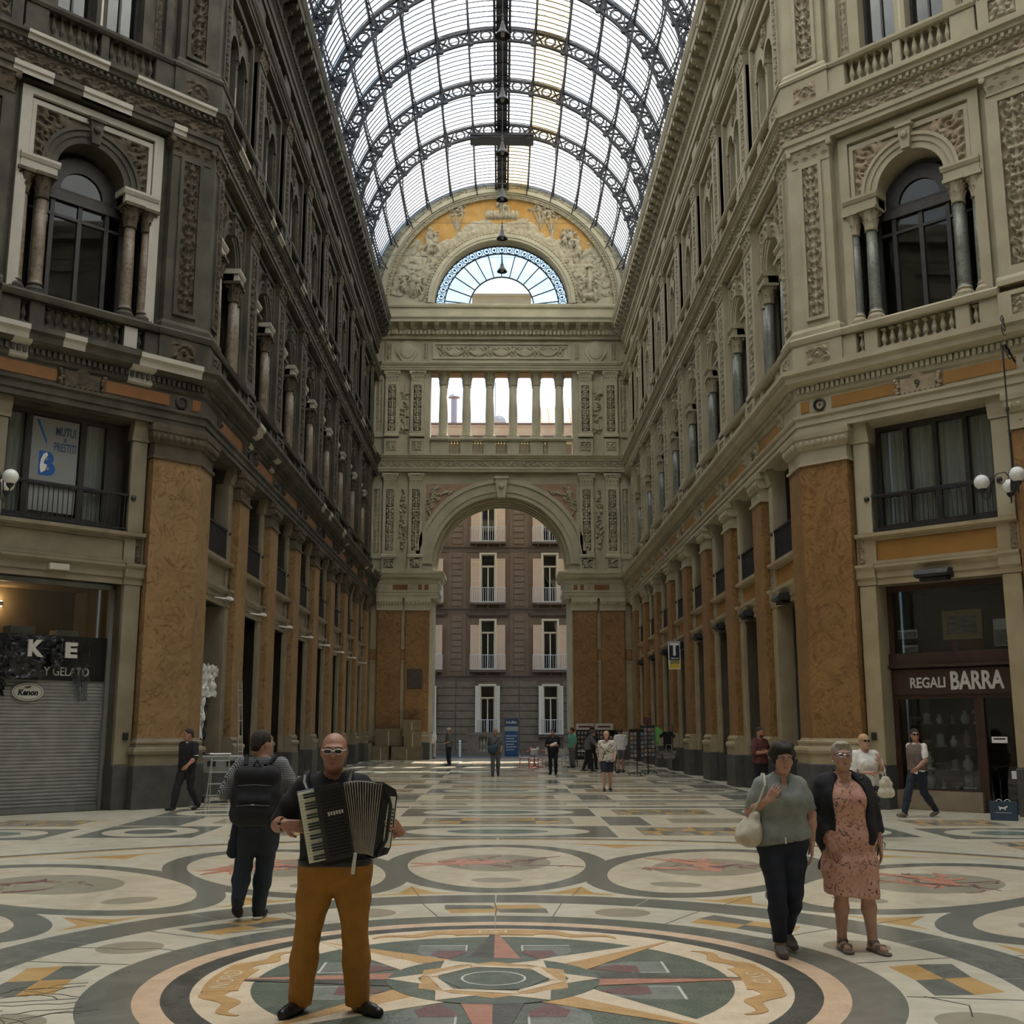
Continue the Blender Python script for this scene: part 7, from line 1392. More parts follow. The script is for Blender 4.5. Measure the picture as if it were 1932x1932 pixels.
HB = ob('shoulder_bag', None, None, W2); tag(HB, 'black shoulder bag hanging behind the arm of the woman in pink', 'bag')
G = Field((.0, .0, .6), (.35, .35, 1.2), .01); [G.put(q) for q in (C('b', (.17, .17, .92), (.19, .2, .92), .07, k=.05), C('b', (.17, .17, .80), (.19, .2, .80), .075, k=.05))]; ob('bag', G.mesh('bag', 'leather'), HB, W2)
b = MB(); b.tube([(.17, .17, .95), (.13, .13, 1.25), (.075, .04, 1.425), (.06, -.07, 1.36), (.11, -.02, 1.15), (.16, .1, .95)], .013, 6); ob('strap', b.mesh('strap', 'leather'), HB, W2); b = MB(); b.tube([(.22, .0, .86), (.25, -.01, .83), (.24, -.02, .8), (.21, -.01, .82)], .006, 5, True); ob('clasp', b.mesh('clasp', 'chrome'), HB, W2)
# ---------------------------------------------------------------- passers-by further off
def stride(st=.28, lift=True, arm=.18):
    return dict(knL=(-.095, -.10 - st * .3, .49), anL=(-.10, -st, .09), toL=(-.11, -st - .17, .05 if lift else .035), knR=(.095, .04, .49), anR=(.10, st, .14 if lift else .09), toR=(.11, st - .13, .04), elL=(-.25, .13, 1.14), wrL=(-.24, .12 + arm, .93), elR=(.25, -.03, 1.12), wrR=(.22, -.16 - arm, .97))
def top(m, inf=.02, hem=.88, sl=('uarm',), wr=.003): return wear('shirt', m, on=((('torso',), inf), (sl, inf + .006)), add=[C('h', (-.085, 0, .92), (.085, 0, .92), .118, k=.06)], clip=((DN, -hem), (UP, 1.50)), cutp=[C('x', (0, -.01, 1.47), (0, -.03, 1.7), .068, .1, k=.01)], wr=wr)
def trousers(m, lo=.06): return wear('trousers', m, on=((('thigh',), .018), (('shin',), .022)), add=[C('p', (-.085, 0, .9), (.085, 0, .9), .116, k=.06)], clip=((UP, .95), (DN, -lo)), wr=.003)
def hair(m, k=1.): return wear('hair', m, hair=[((0, .02, .045), (.089 * k, .105 * k, .095 * k)), ((0, .075, -.01), (.07 * k, .045, .075))])
def shoes(J, m): J = {**DEF, **J}; return [wear('shoe', m, add=shoe(J, q, 0), clip=((DN, 0),)) for q in 'LR']
# woman in the cream blouse, drawstring bag on her arm
J3 = dict(elL=(-.25, -.02, 1.12), wrL=(-.02, -.22, 1.10), elR=(.26, -.08, 1.13), wrR=(.16, -.22, 1.28))
p3, W3, P3, M3 = person('blond woman in cream blouse crossing her arms over a drawstring bag', (5.95, 19.0, 0), 10, J3, dict(skin='skinp', fem=1, vox=.010, girth=1.1, scale=.955, handL=(Vector((1, -.1, .1)), Vector((0, 1, 0)), .4), handR=(Vector((-.3, -.2, .9)), Vector((0, 1, 0)), .8)), [
    top('whitec', .022, .80), wear('skirt', 'darkflor', on=((('thigh',), .03),), add=[C('p', (-.09, 0, .85), (.09, 0, .85), .13, k=.06), C('p', (-.09, 0, .55), (.09, 0, .55), .13, k=.1)], clip=((UP, .9), (DN, -.45))), hair('hairl', 1.08)] + shoes({}, 'leather'))
glasses(p3, W3, P3, 'leather', 'lens')
DB = ob('drawstring_bag', None, None, W3); tag(DB, 'cream drawstring pouch bag hanging from the blond woman\'s arm', 'bag'); G = Field((.0, -.5, .5), (.5, .1, 1.2), .010)
[G.put(q) for q in (C('b', (.15, -.27, .78), (.28, -.27, .78), .085, k=.06), C('b', (.16, -.27, .92), (.27, -.27, .92), .065, k=.06), C('b', (.19, -.27, 1.0), (.24, -.27, 1.0), .05, k=.05))]; G.wrinkle(.004); ob('bag', G.mesh('bag', 'canvas'), DB, W3)
b = MB(); b.tube([(.18, -.27, 1.02), (.2, -.2, 1.12), (.23, -.1, 1.16), (.25, -.2, 1.1), (.24, -.27, 1.02)], .008, 5); ob('cord', b.mesh('cord', 'canvas'), DB, W3)
# man in vest striding past the gift shop
J4 = stride(.33, True, .1)
p4, W4, P4, M4 = person('man in taupe vest over white polo striding past the gift shop', (8.45, 23.6, 0), -62, J4, dict(skin='skin', vox=.011, yaw=55), [wear('vest', 'taupe', on=((('torso',), .026),), clip=((DN, -.92), (UP, 1.43)), wr=.002), wear('polo_shirt', 'whitec', on=((('uarm',), .016),), add=[C('c', (0, .01, 1.42), (0, .005, 1.47), .075, .07, k=.02), C('c', (-.085, 0, .91), (.085, 0, .91), .128, k=.05)], clip=((UP, 1.475),), cutp=[C('x', (-.4, .1, 1.06), (.4, .0, 1.06), .13, k=.01)]), trousers('navy'), hair('hairb')] + shoes(J4, 'taupe'))
glasses(p4, W4, P4, 'leather', 'lens')
# man in black polo passing the left corner
J5 = stride(.26, True, .05)
p5, W5, P5, M5 = person('man in black polo with white trim walking past the left corner pillar', (-6.86, 25.6, 0), 0 - 30, J5, dict(skin='skin', vox=.011, yaw=-30, girth=1.05), [top('blackc', .02, .84), trousers('blackc'), hair('hairb'), wear('sleeve_trim', 'whitec', on=((('uarm',), .030),), clip=((UP, 1.185), (DN, -1.165))), wear('collar', 'whitec', add=[C('c', (0, .01, 1.43), (0, .005, 1.46), .078, .07, k=.02)], clip=((UP, 1.465), (DN, -1.44)))] + shoes(J5, 'leather'))
# man in maroon with folded arms at the right wall
J6 = dict(elL=(-.27, -.03, 1.13), wrL=(-.03, -.2, 1.14), elR=(.27, -.03, 1.13), wrR=(.04, -.18, 1.18))
p6, W6, P6, M6 = person('bearded man in maroon shirt standing with folded arms by the right wall', (6.45, 28.9, 0), 35, J6, dict(skin='skin', vox=.012, scale=1.02, handL=(Vector((1, 0, .1)), Vector((0, 1, 0)), .5), handR=(Vector((-1, 0, .1)), Vector((0, 1, 0)), .5)), [top('maroon', .02, .84), trousers('blackc'), hair('hairb'), wear('beard', 'hairb', hair=[((0, -.05, -.075), (.062, .055, .055))], cut=[((0, -.1, .0), (.05, .06, .05)), ((0, .03, -.05), (.07, .06, .12))])] + shoes(J6, 'leather'))
# woman in print blouse on the arcade
J7 = {**stride(.10, False, .02)}
p7, W7, P7, M7 = person('woman in black and white print blouse and dark shorts walking down the arcade', (3.02, 33.2, 0), 0, J7, dict(skin='skinp', fem=1, vox=.014, girth=1.1, scale=.955), [top('flor', .028, .82), wear('shorts', 'navy', on=((('thigh',), .022),), add=[C('p', (-.085, 0, .9), (.085, 0, .9), .12, k=.06)], clip=((UP, .95), (DN, -.55))), hair('hairl', 1.1), wear('shoulder_strap', 'leather', add=[C('s', (.1, -.15, 1.38), (-.15, -.15, .95), .012, k=.01)])] + shoes(J7, 'leather'))
# group near the far arch
def far(label, x, y, rz, J, tp, bt, hr, **o):
    w_ = o.pop('w', []); sk = o.pop('short', None)
    return person(label, (x, y, 0), rz, J, dict(vox=.018, **o), [top(tp, .028, o.get('hem', .84))] + ([trousers(bt)] if not sk else [wear('skirt', bt, on=((('thigh',), .03),), add=[C('p', (-.09, 0, .85), (.09, 0, .85), .13, k=.06)], clip=((UP, .95), (DN, -.55)))]) + ([hair(hr, 1.08)] if hr else []) + [wear('shoe', 'leather', add=shoe({**DEF, **J}, q, 0) , clip=((DN, 0),)) for q in 'LR'] + w_, group='people near the far arch')
far('woman in white top with brown bag standing beside the left pier of the far arch', -3.95, 66.5, 20, {}, 'whitec', 'khaki', 'hairl', skin='skinp', fem=1)
hm = far('man in straw hat and dark shirt standing in the sunlit patch', -2.45, 54.9, -70, dict(wrR=(.2, -.2, 1.05)), 'grayc', 'navy', None, skin='skin', w=[wear('hat', 'canvas', hair=[((0, .01, .09), (.092, .105, .06)), ((0, .0, .055), (.15, .17, .018))], cut=[])])
far('man with blue shoulder bag walking up the middle of the arcade', -.2, 43.4, 0, stride(.14, False, .0), 'grayc', 'grayc', 'hairg', skin='skin')
far('woman in black reading a white leaflet beside the red chairs', 2.0, 44.6, -12, dict(wrL=(-.12, -.25, 1.12), elL=(-.25, -.03, 1.12), wrR=(.1, -.25, 1.1), elR=(.25, -.03, 1.12)), 'blackc', 'blackc', 'hairb', skin='skin', fem=1, scale=.98, w=[wear('leaflet', 'white', add=[C('l', (-.02, -.33, 1.12), (.16, -.33, 1.2), .06, k=.01, sc=(1, .2, 1))])])
far('man in green T-shirt standing at the cafe table', 3.2, 52.2, -60, {}, 'teal', 'grayc', 'hairb', skin='skin')
far('tall person in black standing before the postcard racks', 3.9, 49.6, 150, stride(.12, False, .0), 'blackc', 'blackc', 'hairb', skin='skin', scale=1.04)
far('man in white T-shirt and grey shorts browsing the postcard racks', 4.75, 46.2, 200, {}, 'whitec', 'grayc', 'hairr', skin='skin', short=True)
far('person in black trousers bending over a cafe table', 3.55, 47.6, 80, {**stride(.2, False, .1), 'che': (0, -.08, 1.25), 'neck': (0, -.16, 1.4), 'head': (0, -.22, 1.53), 'shL': (-.18, -.12, 1.37), 'shR': (.18, -.12, 1.37), 'elL': (-.2, -.28, 1.16), 'wrL': (-.15, -.42, 1.0), 'elR': (.2, -.28, 1.16), 'wrR': (.15, -.42, 1.0)}, 'grayc', 'blackc', 'hairr', skin='skinp')
SB = ob('shoulder_bag', None, None, Matrix.Translation((-.2, 43.4, 0))); tag(SB, 'blue shoulder bag carried by the man walking up the middle', 'bag'); G = Field((-.5, -.4, .6), (.3, .2, 1.5), .016); [G.put(q) for q in (C('b', (-.2, -.2, 1.0), (.0, -.2, 1.05), .1, k=.06), C('b', (-.18, -.2, .9), (-.03, -.2, .93), .09, k=.06))]; K['bluec'] = cl('blue_canvas', (.03, .055, .085)); ob('bag', G.mesh('bag', 'bluec'), SB, Matrix.Translation((-.2, 43.4, 0))); b = MB(); b.tube([(-.1, -.2, 1.08), (.05, -.17, 1.3), (.13, -.02, 1.46), (.05, .15, 1.2), (-.2, .1, 1.0), (-.25, -.15, 1.0)], .015, 5); ob('strap', b.mesh('strap', 'bluec'), SB, Matrix.Translation((-.2, 43.4, 0)))
# ================================================================ shops, signs, furniture and small things
def thing(name, label, cat, M, group=None):
    o = ob(name, None, None, M); return tag(o, label, cat, group)
def part(o, name, m, fn, M=I4, smooth=False, par=None):
    b = MB(); fn(b); return ob(name, b.mesh(name, m), par or o, WM[o] @ M) if not smooth else ob(name, b.mesh(name, m, True), par or o, WM[o] @ M)
def sheet(b, x0, x1, y0, y1, z, amp, seed, edge=None, n=22):
    """crumpled plastic: wrinkled, torn outline"""
    rg = np.random.RandomState(seed); X, Y = np.meshgrid(np.linspace(0, 1, n), np.linspace(0, 1, n)); H = np.zeros_like(X)
    for i in range(9):
        a = rg.uniform(0, 6.28); f = rg.uniform(4, 16); H += np.abs(np.sin((X * math.cos(a) + Y * math.sin(a)) * f + rg.uniform(0, 6))) * rg.uniform(.3, 1) / (1 + i * .2)
    H = z + amp * H / 3; xs = x0 + (x1 - x0) * X + .03 * rg.randn(n, n); ys = y0 + (y1 - y0) * Y + .02 * rg.randn(n, n)
    if edge: xs = x0 + (x1 - x0) * (edge(Y)[0] + (edge(Y)[1] - edge(Y)[0]) * X) + .015 * rg.randn(n, n)
    b.add([(xs[j, i], ys[j, i], H[j, i]) for j in range(n) for i in range(n)], [(j * n + i, j * n + i + 1, (j + 1) * n + i + 1, (j + 1) * n + i) for j in range(n - 1) for i in range(n - 1)])
K['plasb'] = mat('black_plastic_sheet', (.010, .010, .011), (.02, .02, .022), 5, .35, coord='O'); K['plasc'] = translucent('clear_plastic_sheet', (.5, .5, .48), (.62, .62, .6), 4, .52); K['plasw'] = mat('white_plastic_sheet', (.55, .55, .52), (.66, .66, .63), 5, .45, coord='O')
K['shopwood'] = mat('red_brown_shop_wood', (.035, .014, .010), (.05, .02, .014), 6, .45); K['signw'] = mat('sign_letter_white', (.45, .43, .38), (.5, .48, .43), 6, .6); K['fascia'] = mat('black_fascia', (.008, .008, .008), rough=.35); K['beige'] = mat('beige_room_wall', (.16, .13, .08), (.20, .165, .105), 1.5, .85); K['card'] = mat('cardboard', (.16, .125, .07), (.20, .155, .09), 3, .85); K['carton'] = mat('pale_carton', (.40, .37, .28), (.45, .42, .32), 3, .85)
K['tealg'] = mat('teal_painted_panel', (.12, .24, .20), (.16, .29, .25), 2, .4); K['blue'] = mat('poster_blue', (.015, .10, .36), rough=.5); K['navyink'] = mat('poster_navy', (.03, .06, .16), rough=.5); K['red'] = mat('red_enamel', (.55, .02, .03), rough=.35); K['yellow'] = mat('yellow_sign', (.65, .48, .05), rough=.5); K['alu'] = mat('aluminium', (.55, .56, .56), (.62, .62, .62), 9, .35, metal=.8); K['globe'] = mat('opal_globe', (.72, .72, .68), rough=.25)
def slats(o, a, y0, y1, z, m, step=.075, par=None, nm='slat'):
    n = int((y1 - y0) / step); me = cm('slat%.2f%s%.3f' % (a, m, step), lambda b: b.mould([(0, 0), (.012, .006), (.02, step * .5), (.012, step - .006), (0, step - .002)], -a, a), m)
    for i in range(n): ob(nm, me, par or o, WM[o] @ T(0, y0 + i * step, z))
def shutter_bay(W, F, a, y1, m, step=.085):
    p = ob('roller_shutter', cm('rsh%.2f%.2f%s' % (a, y1, m), lambda b: (b.box(-a, a, 0, y1, -.45, -.40), b.box(-a, -a + .07, 0, y1, -.42, -.33), b.box(a - .07, a, 0, y1, -.42, -.33), b.box(-a, a, 0, .09, -.42, -.345)), m), W, F)
    slats(p, a - .07, .1, y1, -.40, m, step)
def glass_bay(W, F, a, y1, tr, m='wood', back='dark', n=2, lo=.35):
    p = ob('shop_window', cm('shw%.2f%.1f%d%s%.2f' % (a, tr, n, m, lo), lambda b: b.plate(rect(-a, a, 0, y1), [rect(-a + .08 + (2 * a - .08) / n * i, -a + (2 * a - .08) / n * (i + 1) , lo, tr - .05) for i in range(n)] + [rect(-a + .08, a - .08, tr + .08, y1 - .08)], -.48, -.38), m), W, F)
    for i in range(n): ob('pane', cm('shp%.2f%.1f%d' % (a, tr, n), lambda b: b.box(-a / n, a / n, lo, tr, -.004, .004), 'shopglass'), p, F @ T(-a + 2 * a / n * (i + .5), 0, -.43))
    ob('pane', cm('sht%.2f%.1f' % (a, tr), lambda b: b.box(-a, a, tr, y1, -.004, .004), 'shopglass'), p, F @ T(0, 0, -.43))
    ob('room', cm('shr%.2f' % a + back, lambda b: (b.box(-a - .3, a + .3, 0, y1, -2.2, -2.1), b.box(-a - .3, -a + .01, 0, y1, -2.1, -.49), b.box(a - .01, a + .3, 0, y1, -2.1, -.49), b.box(-a - .3, a + .3, y1 - .02, y1 + .1, -2.2, -.49)), back), p, F); return p
WR, WL, DR_, DL_ = WALLS[1], WALLS[-1], WALLS[2], WALLS[-2]
tc_ = TY['c']
for i, y in enumerate(BAYS):
    F = fr_side(1, y)
    if i in (0, 1): shutter_bay(WR, F, 1.1, 4.95, 'shutterD')
    elif i == 4: shutter_bay(WR, F, 1.1, 4.95, 'shutter')
    else: glass_bay(WR, F, 1.1, 4.95, 3.4)
    ob('shop_lamp', cm('shl', lambda b: (b.mould([(.0, 4.98), (.35, 5.0), (.42, 5.06), (.36, 5.16), (0, 5.2)], -.38, .38), b.box(-.3, .3, 4.92, 4.98, .05, .3)), 'iron'), WR, F)
    F = fr_side(-1, y)
    if i == 0: glass_bay(WL, F, 1.1, 4.95, 2.9, 'shutter', 'beige', 1); 
    elif i <= 4:
        p = glass_bay(WL, F, 1.1, 3.15, 1.9, 'white', 'beige', 2, .3); ob('teal_blind', cm('tlb', lambda b: b.box(-1, 1, .4, 3.1, -.62, -.6), 'tealg'), p, F, None if i < 3 else 'paleL')
        q = ob('louvre', cm('lvf', lambda b: (b.plate(rect(-1.1, 1.1, 3.15, 4.95), [rect(-1.03, 1.03, 3.25, 4.88)], -.45, -.36), b.box(-1.05, 1.05, 3.2, 4.9, -.5, -.47)), 'shutter'), WL, F); slats(q, 1.03, 3.26, 4.86, -.44, 'signw', .075)
    else: glass_bay(WL, F, 1.1, 4.95, 3.3)
    ob('wall_spot', cm('wsp', lambda b: (b.tube([(0, 5.08, .08), (0, 5.05, .3), (.1, 5.05, .5)], .02, 5), b.cbox(-.05, .3, 5.02, 5.09, .42, .52, .01)), 'white'), WL, F)
shutter_bay(DL_, fr_diag(-1, 8.08), 1.42, 4.95, 'shutterD'); glass_bay(DR_, fr_diag(1, 8.08), 1.42, 4.95, 3.4)
# torn white sheet over the first left shop
PS = thing('plastic_sheet', 'torn white plastic sheet draped over the first shop on the left', 'sheet', fr_side(-1, BAYS[0])); part(PS, 'sheet', 'plasw', lambda b: (sheet(b, -1.05, .75, 2.55, 3.35, -.1, .25, 3), sheet(b, -1.05, -.3, 1.5, 2.7, -.12, .2, 4)), smooth=True); part(PS, 'black_fold', 'plasb', lambda b: sheet(b, -.55, .3, 1.1, 2.6, -.2, .2, 5), smooth=True)
# ---- right corner: gift shop
FG = fr_diag(1, 3.08); GS = thing('gift_shopfront', 'dark wooden shopfront lettered REGALI BARRA at the right corner', 'shopfront', FG)
part(GS, 'frame', 'shopwood', lambda b: (b.plate(rect(-1.42, 1.42, .0, 4.95), [rect(-1.3, 1.3, 3.42, 4.82), rect(-1.3, .42, .45, 2.4), rect(.62, 1.3, .12, 2.4)], -.5, -.38), b.box(-1.42, 1.42, 3.08, 3.4, -.5, -.3), b.mould([(-.4, 3.06), (-.24, 3.08), (-.22, 3.14), (-.4, 3.16)], -1.42, 1.42)))
sg = part(GS, 'sign_board', 'shopwood', lambda b: b.cbox(-1.36, 1.42, 2.48, 3.06, -.45, -.33, .02))
ob('lettering', textfit('REGALI', .80, .235, 'signw', .012, .02), sg, FG @ T(-.55, 2.63, -.322)); ob('lettering', textfit('BARRA', 1.16, .40, 'signw', .014, .03), sg, FG @ T(.55, 2.58, -.322))
for x0, x1, y0, y1 in ((-1.3, 1.3, 3.42, 4.82), (-1.3, .42, .45, 2.4), (.62, 1.3, .12, 2.4)): part(GS, 'pane', 'shopglass', lambda b: b.box(x0, x1, y0, y1, -.45, -.44))
part(GS, 'sill', 'rust', lambda b: b.box(-1.42, .5, 0, .42, -.5, -.28)); part(GS, 'room', 'dark', lambda b: (b.box(-1.6, 1.6, 0, 5.0, -2.3, -2.2), b.box(-1.6, -1.41, 0, 5.0, -2.2, -.5), b.box(1.41, 1.6, 0, 5.0, -2.2, -.5), b.box(-1.6, 1.6, 4.9, 5.0, -2.2, -.5), b.box(-1.5, 1.5, 3.1, 3.3, -2.2, -.6), b.box(-1.5, 1.5, -.01, .02, -2.2, -.5)))
for yy in (.85, 1.35, 1.85): part(GS, 'shelf', 'wood', lambda b: b.box(-1.3, .45, yy - .02, yy, -1.1, -.55))
part(GS, 'door_sticker', 'white', lambda b: b.box(.72, 1.05, 1.45, 1.58, -.435, -.43)); part(GS, 'door_plate', 'white', lambda b: b.box(1.08, 1.22, .72, .88, -.435, -.43))
ob('sticker_text', textmesh('APERTO', .07, 'fascia', .001), GS, FG @ T(.885, 1.50, -.4285)) if False else part(GS, 'sticker_bar', 'fascia', lambda b: b.box(.76, 1.01, 1.52, 1.55, -.4295, -.428))
PT = thing('painting', 'gold-framed landscape painting in the upper gift shop window', 'painting', FG @ T(.2, 4.0, -.62)); part(PT, 'frame', mat('gilt_frame', (.34, .24, .10), (.42, .30, .14), 12, .45), lambda b: (b.plate(rect(-.44, .44, -.32, .32), [rect(-.34, .34, -.22, .22)], -.03, .05), b.plate(rect(-.35, .35, -.23, .23), [rect(-.32, .32, -.2, .2)], -.02, .03))); part(PT, 'canvas', mat('landscape_canvas', (.30, .30, .24), (.07, .06, .04), 5, .6, coord='O', stretch=(1, 3, 1)), lambda b: b.box(-.33, .33, -.21, .21, -.02, .0))
RC = thing('red_cloth', 'red cloth hanging under the painting in the gift shop', 'cloth', FG @ T(.2, 3.44, -.75)); part(RC, 'cloth', mat('red_velvet', (.22, .015, .015), (.28, .02, .02), 6, .9), lambda b: b.prism([(-.36 + .72 * i / 24, .02 * math.sin(i * 1.7)) for i in range(25)] + [(.36, -.04), (-.36, -.04)], -.2, .24, 'y'))
for k, (x, y, w_, h, lb) in enumerate(((-1.05, 3.85, .46, .2, 'printed photo card, upper of two at left in the gift shop window'), (-1.0, 3.52, .34, .16, 'printed photo card, lower of two at left in the gift shop window'), (1.08, 3.78, .38, .58, 'tall figurine poster at right in the gift shop window'))):
    c = thing('picture_card', lb, 'card', FG @ T(x, y, -.55)); part(c, 'board', 'white', lambda b: b.box(-w_ / 2, w_ / 2, -h / 2, h / 2, -.01, 0)); part(c, 'print', mat('card_print%d' % k, (.10, .09, .07), (.45, .42, .36), 14, .6, coord='O'), lambda b: b.box(-w_ / 2 + .01, w_ / 2 - .01, -h / 2 + (.01 if k < 2 else .02), h / 2 * (.55 if k < 2 else .2), 0, .003))
K['porc'] = mat('porcelain', (.42, .41, .38), (.55, .53, .5), 8, .3); K['bronze'] = mat('brown_figurine', (.16, .10, .06), (.22, .15, .09), 8, .4)
def figurine(b, h): b.lathe([(.28 * h, 0), (.28 * h, .1 * h), (.16 * h, .14 * h), (.2 * h, .35 * h), (.13 * h, .55 * h), (.17 * h, .7 * h), (.06 * h, .78 * h), (.1 * h, .88 * h), (.07 * h, .98 * h), (0, h)], seg=10); b.tube([(.15 * h, .68 * h, 0), (.26 * h, .5 * h, .08 * h), (.12 * h, .4 * h, .16 * h)], .04 * h, 5); b.tube([(-.15 * h, .68 * h, 0), (-.28 * h, .6 * h, .05 * h), (-.2 * h, .8 * h, .1 * h)], .04 * h, 5)
def vase(b, h): b.lathe([(.2 * h, 0), (.22 * h, .05 * h), (.34 * h, .35 * h), (.3 * h, .6 * h), (.12 * h, .8 * h), (.2 * h, h), (.16 * h, h), (.08 * h, .8 * h)], seg=12)
def bowl(b, h): b.lathe([(.3 * h, 0), (.35 * h, .08 * h), (.2 * h, .2 * h), (.6 * h, .5 * h), (.95 * h, .9 * h), (.9 * h, h), (.5 * h, .6 * h), (0, .55 * h)], seg=14)
def clock(b, h): b.box(-.35 * h, .35 * h, 0, .15 * h, -.2 * h, .2 * h); b.box(-.22 * h, .22 * h, .15 * h, .8 * h, -.15 * h, .15 * h); b.lathe([(0, .0), (.18 * h, 0), (.18 * h, .04 * h), (0, .05 * h)], (0, .55 * h, .15 * h), 12, 'z'); b.prism([(-.3 * h, .8 * h), (.3 * h, .8 * h), (0, h)], -.16 * h, .16 * h)
LBL = {'figurine': figurine, 'vase': vase, 'bowl': bowl, 'mantel_clock': clock}
rg = random.Random(8); shelfy = {0: ('bottom ledge', .45), 1: ('low shelf', .85), 2: ('middle shelf', 1.35), 3: ('top shelf', 1.85)}
ORD = ['first', 'second', 'third', 'fourth', 'fifth', 'sixth']
for sv in range(4):
    for k in range(6):
        nm = ['figurine', 'vase', 'figurine', 'bowl', 'mantel_clock', 'vase'][(k + sv) % 6]; h = rg.uniform(.2, .4) if nm != 'bowl' else .16; cl_ = 'porc' if (k + sv) % 3 else 'bronze'
        o = ob(nm, cm('%s%.2f' % (nm, h), lambda b: LBL[nm](b, h), cl_, True), None, FG @ T(-1.1 + .29 * k, shelfy[sv][1] + .001, -.72)); tag(o, '%s %s, %s from left, %s of the gift shop window' % ('pale porcelain' if cl_ == 'porc' else 'brown', nm.replace('_', ' '), ORD[k], shelfy[sv][0]), nm.split('_')[-1], 'ornaments in the gift shop window')
# ---- left corner: shuttered gelato shop
FK = fr_diag(-1, 3.08); KS = thing('gelato_shopfront', 'closed grey roller-shutter shop with black gelato sign at the left corner', 'shopfront', FK)
part(KS, 'guide', 'shutter', lambda b: (b.box(-1.42, -1.33, 0, 4.95, -.45, -.3), b.box(1.33, 1.42, 0, 4.95, -.45, -.3), b.box(-1.4, 1.4, 0, .1, -.42, -.34), b.box(-1.42, 1.42, 4.85, 4.95, -.45, -.3)))
rs = part(KS, 'roller_shutter', 'shutter', lambda b: b.box(-1.36, 1.36, .0, 2.8, -.44, -.41)); slats(KS, 1.34, .1, 2.78, -.41, 'shutter', .075, rs)
fa = part(KS, 'fascia', 'fascia', lambda b: b.cbox(-1.36, 1.36, 2.78, 3.75, -.45, -.36, .01))
for s_, x, y, w_, h, z in (('C', -1.25, 2.86, .16, .19, -.35), ('Y GELATO', .44, 2.88, 1.02, .19, -.35), ('K', -.36, 3.26, .34, .36, -.15), ('E', .42, 3.26, .27, .34, -.15)): ob('lettering', textfit(s_, w_, h, 'signw', .008 if z < -.3 else .03, .01 if z < -.3 else .05), fa, FK @ T(x, y, z))
ov = part(KS, 'oval_sign', 'signw', lambda b: b.plate([(.34 * math.cos(q), .19 * math.sin(q)) for q in np.linspace(0, 6.283, 33)[:-1]], [], -.02, .03), T(-.38, 2.52, -.36)); part(KS, 'sign_rim', 'fascia', lambda b: b.plate([(.31 * math.cos(q), .168 * math.sin(q)) for q in np.linspace(0, 6.283, 33)[:-1]], [[(.30 * math.cos(q), .158 * math.sin(q)) for q in np.linspace(0, 6.283, 33)[:-1]]], .03, .033), T(-.38, 2.52, -.36), par=ov)
ob('lettering', textmesh('Kenon', .17, 'fascia', .002, 'CENTER', .008, .95, .2), ov, FK @ T(-.38, 2.45, -.328)); ob('lettering', textmesh('caffè', .075, 'fascia', .002, 'CENTER', .003, 1.1, .15), ov, FK @ T(-.38, 2.595, -.328))
part(KS, 'pane', 'shopglass', lambda b: b.box(-1.34, 1.34, 3.75, 4.87, -.43, -.42)); part(KS, 'room', 'beige', lambda b: (b.box(-1.7, 1.7, 3.4, 5.3, -2.4, -2.3), b.box(-1.7, -1.41, 3.4, 5.3, -2.3, -.46), b.box(1.41, 1.7, 3.4, 5.3, -2.3, -.46), b.box(-1.6, 1.6, 3.5, 3.6, -2.3, -.46), b.box(-1.6, 1.6, 4.94, 5.1, -2.3, -.46)))
for k, (x, w_, h) in enumerate(((-1.15, .28, .36), (-.45, .55, .34), (.55, .5, .3))): tag(ob('carton', cm('crt%d' % k, lambda b: b.cbox(-w_ / 2, w_ / 2, 0, h, -.2, .2, .01), 'carton'), None, FK @ T(x, 3.601, -.85)), ['pale carton at the far left behind the gelato sign', 'large pale carton in the middle behind the gelato sign', 'pale carton at the right behind the gelato sign'][k], 'box', 'cartons above the gelato sign')
SC_ = thing('wall_sconce', 'small lit wall sconce inside the gelato shop', 'lamp', FK @ T(-.42, 4.55, -2.28)); part(SC_, 'body', 'iron', lambda b: b.box(-.09, .09, -.05, .05, 0, .12)); part(SC_, 'light', mat('sconce_glow', (1, .7, .35), emit=(1, .55, .2, 14)), lambda b: (b.box(-.07, .07, .05, .07, .01, .11), b.box(-.07, .07, -.07, -.05, .01, .11)))
ll = bpy.data.lights.new('sconce_light', 'POINT'); ll.energy = 6; ll.color = (1, .6, .3); ll.shadow_soft_size = .05; lo_ = ob('sconce_bulb', ll, SC_, FK @ T(-.42, 4.68, -2.1))
lo2 = ob('sconce_bulb', ll, SC_, FK @ T(-.42, 4.42, -2.1))
for k, (x0, x1, y0, y1, z, m_, lb, ed) in enumerate(((-1.40, -.95, 2.42, 3.55, -.28, 'plasb', 'black plastic sheet hanging at the left of the gelato sign', None), (-.95, -.12, 2.80, 3.62, -.30, 'plasb', 'crumpled black plastic covering the middle of the gelato sign', None), (-.02, .24, 3.02, 3.70, -.26, 'plasb', 'narrow black plastic flap beside the letter E of the gelato sign', lambda Y: (.1 * (1 - Y), 1 - .0 * Y)), (.30, .86, 2.35, 3.62, -.27, 'plasc', 'clear torn plastic hanging over the letter E of the gelato sign', lambda Y: (.55 * (1 - Y), 1.0 + 0 * Y)), (-.95, .05, 3.35, 3.72, -.27, 'plasc', 'clear plastic film along the top of the gelato sign', None))):
    o = thing('plastic_sheet', lb, 'sheet', FK); part(o, 'sheet', m_, lambda b: sheet(b, x0, x1, y0, y1, z, .13, 20 + k, ed), smooth=True)
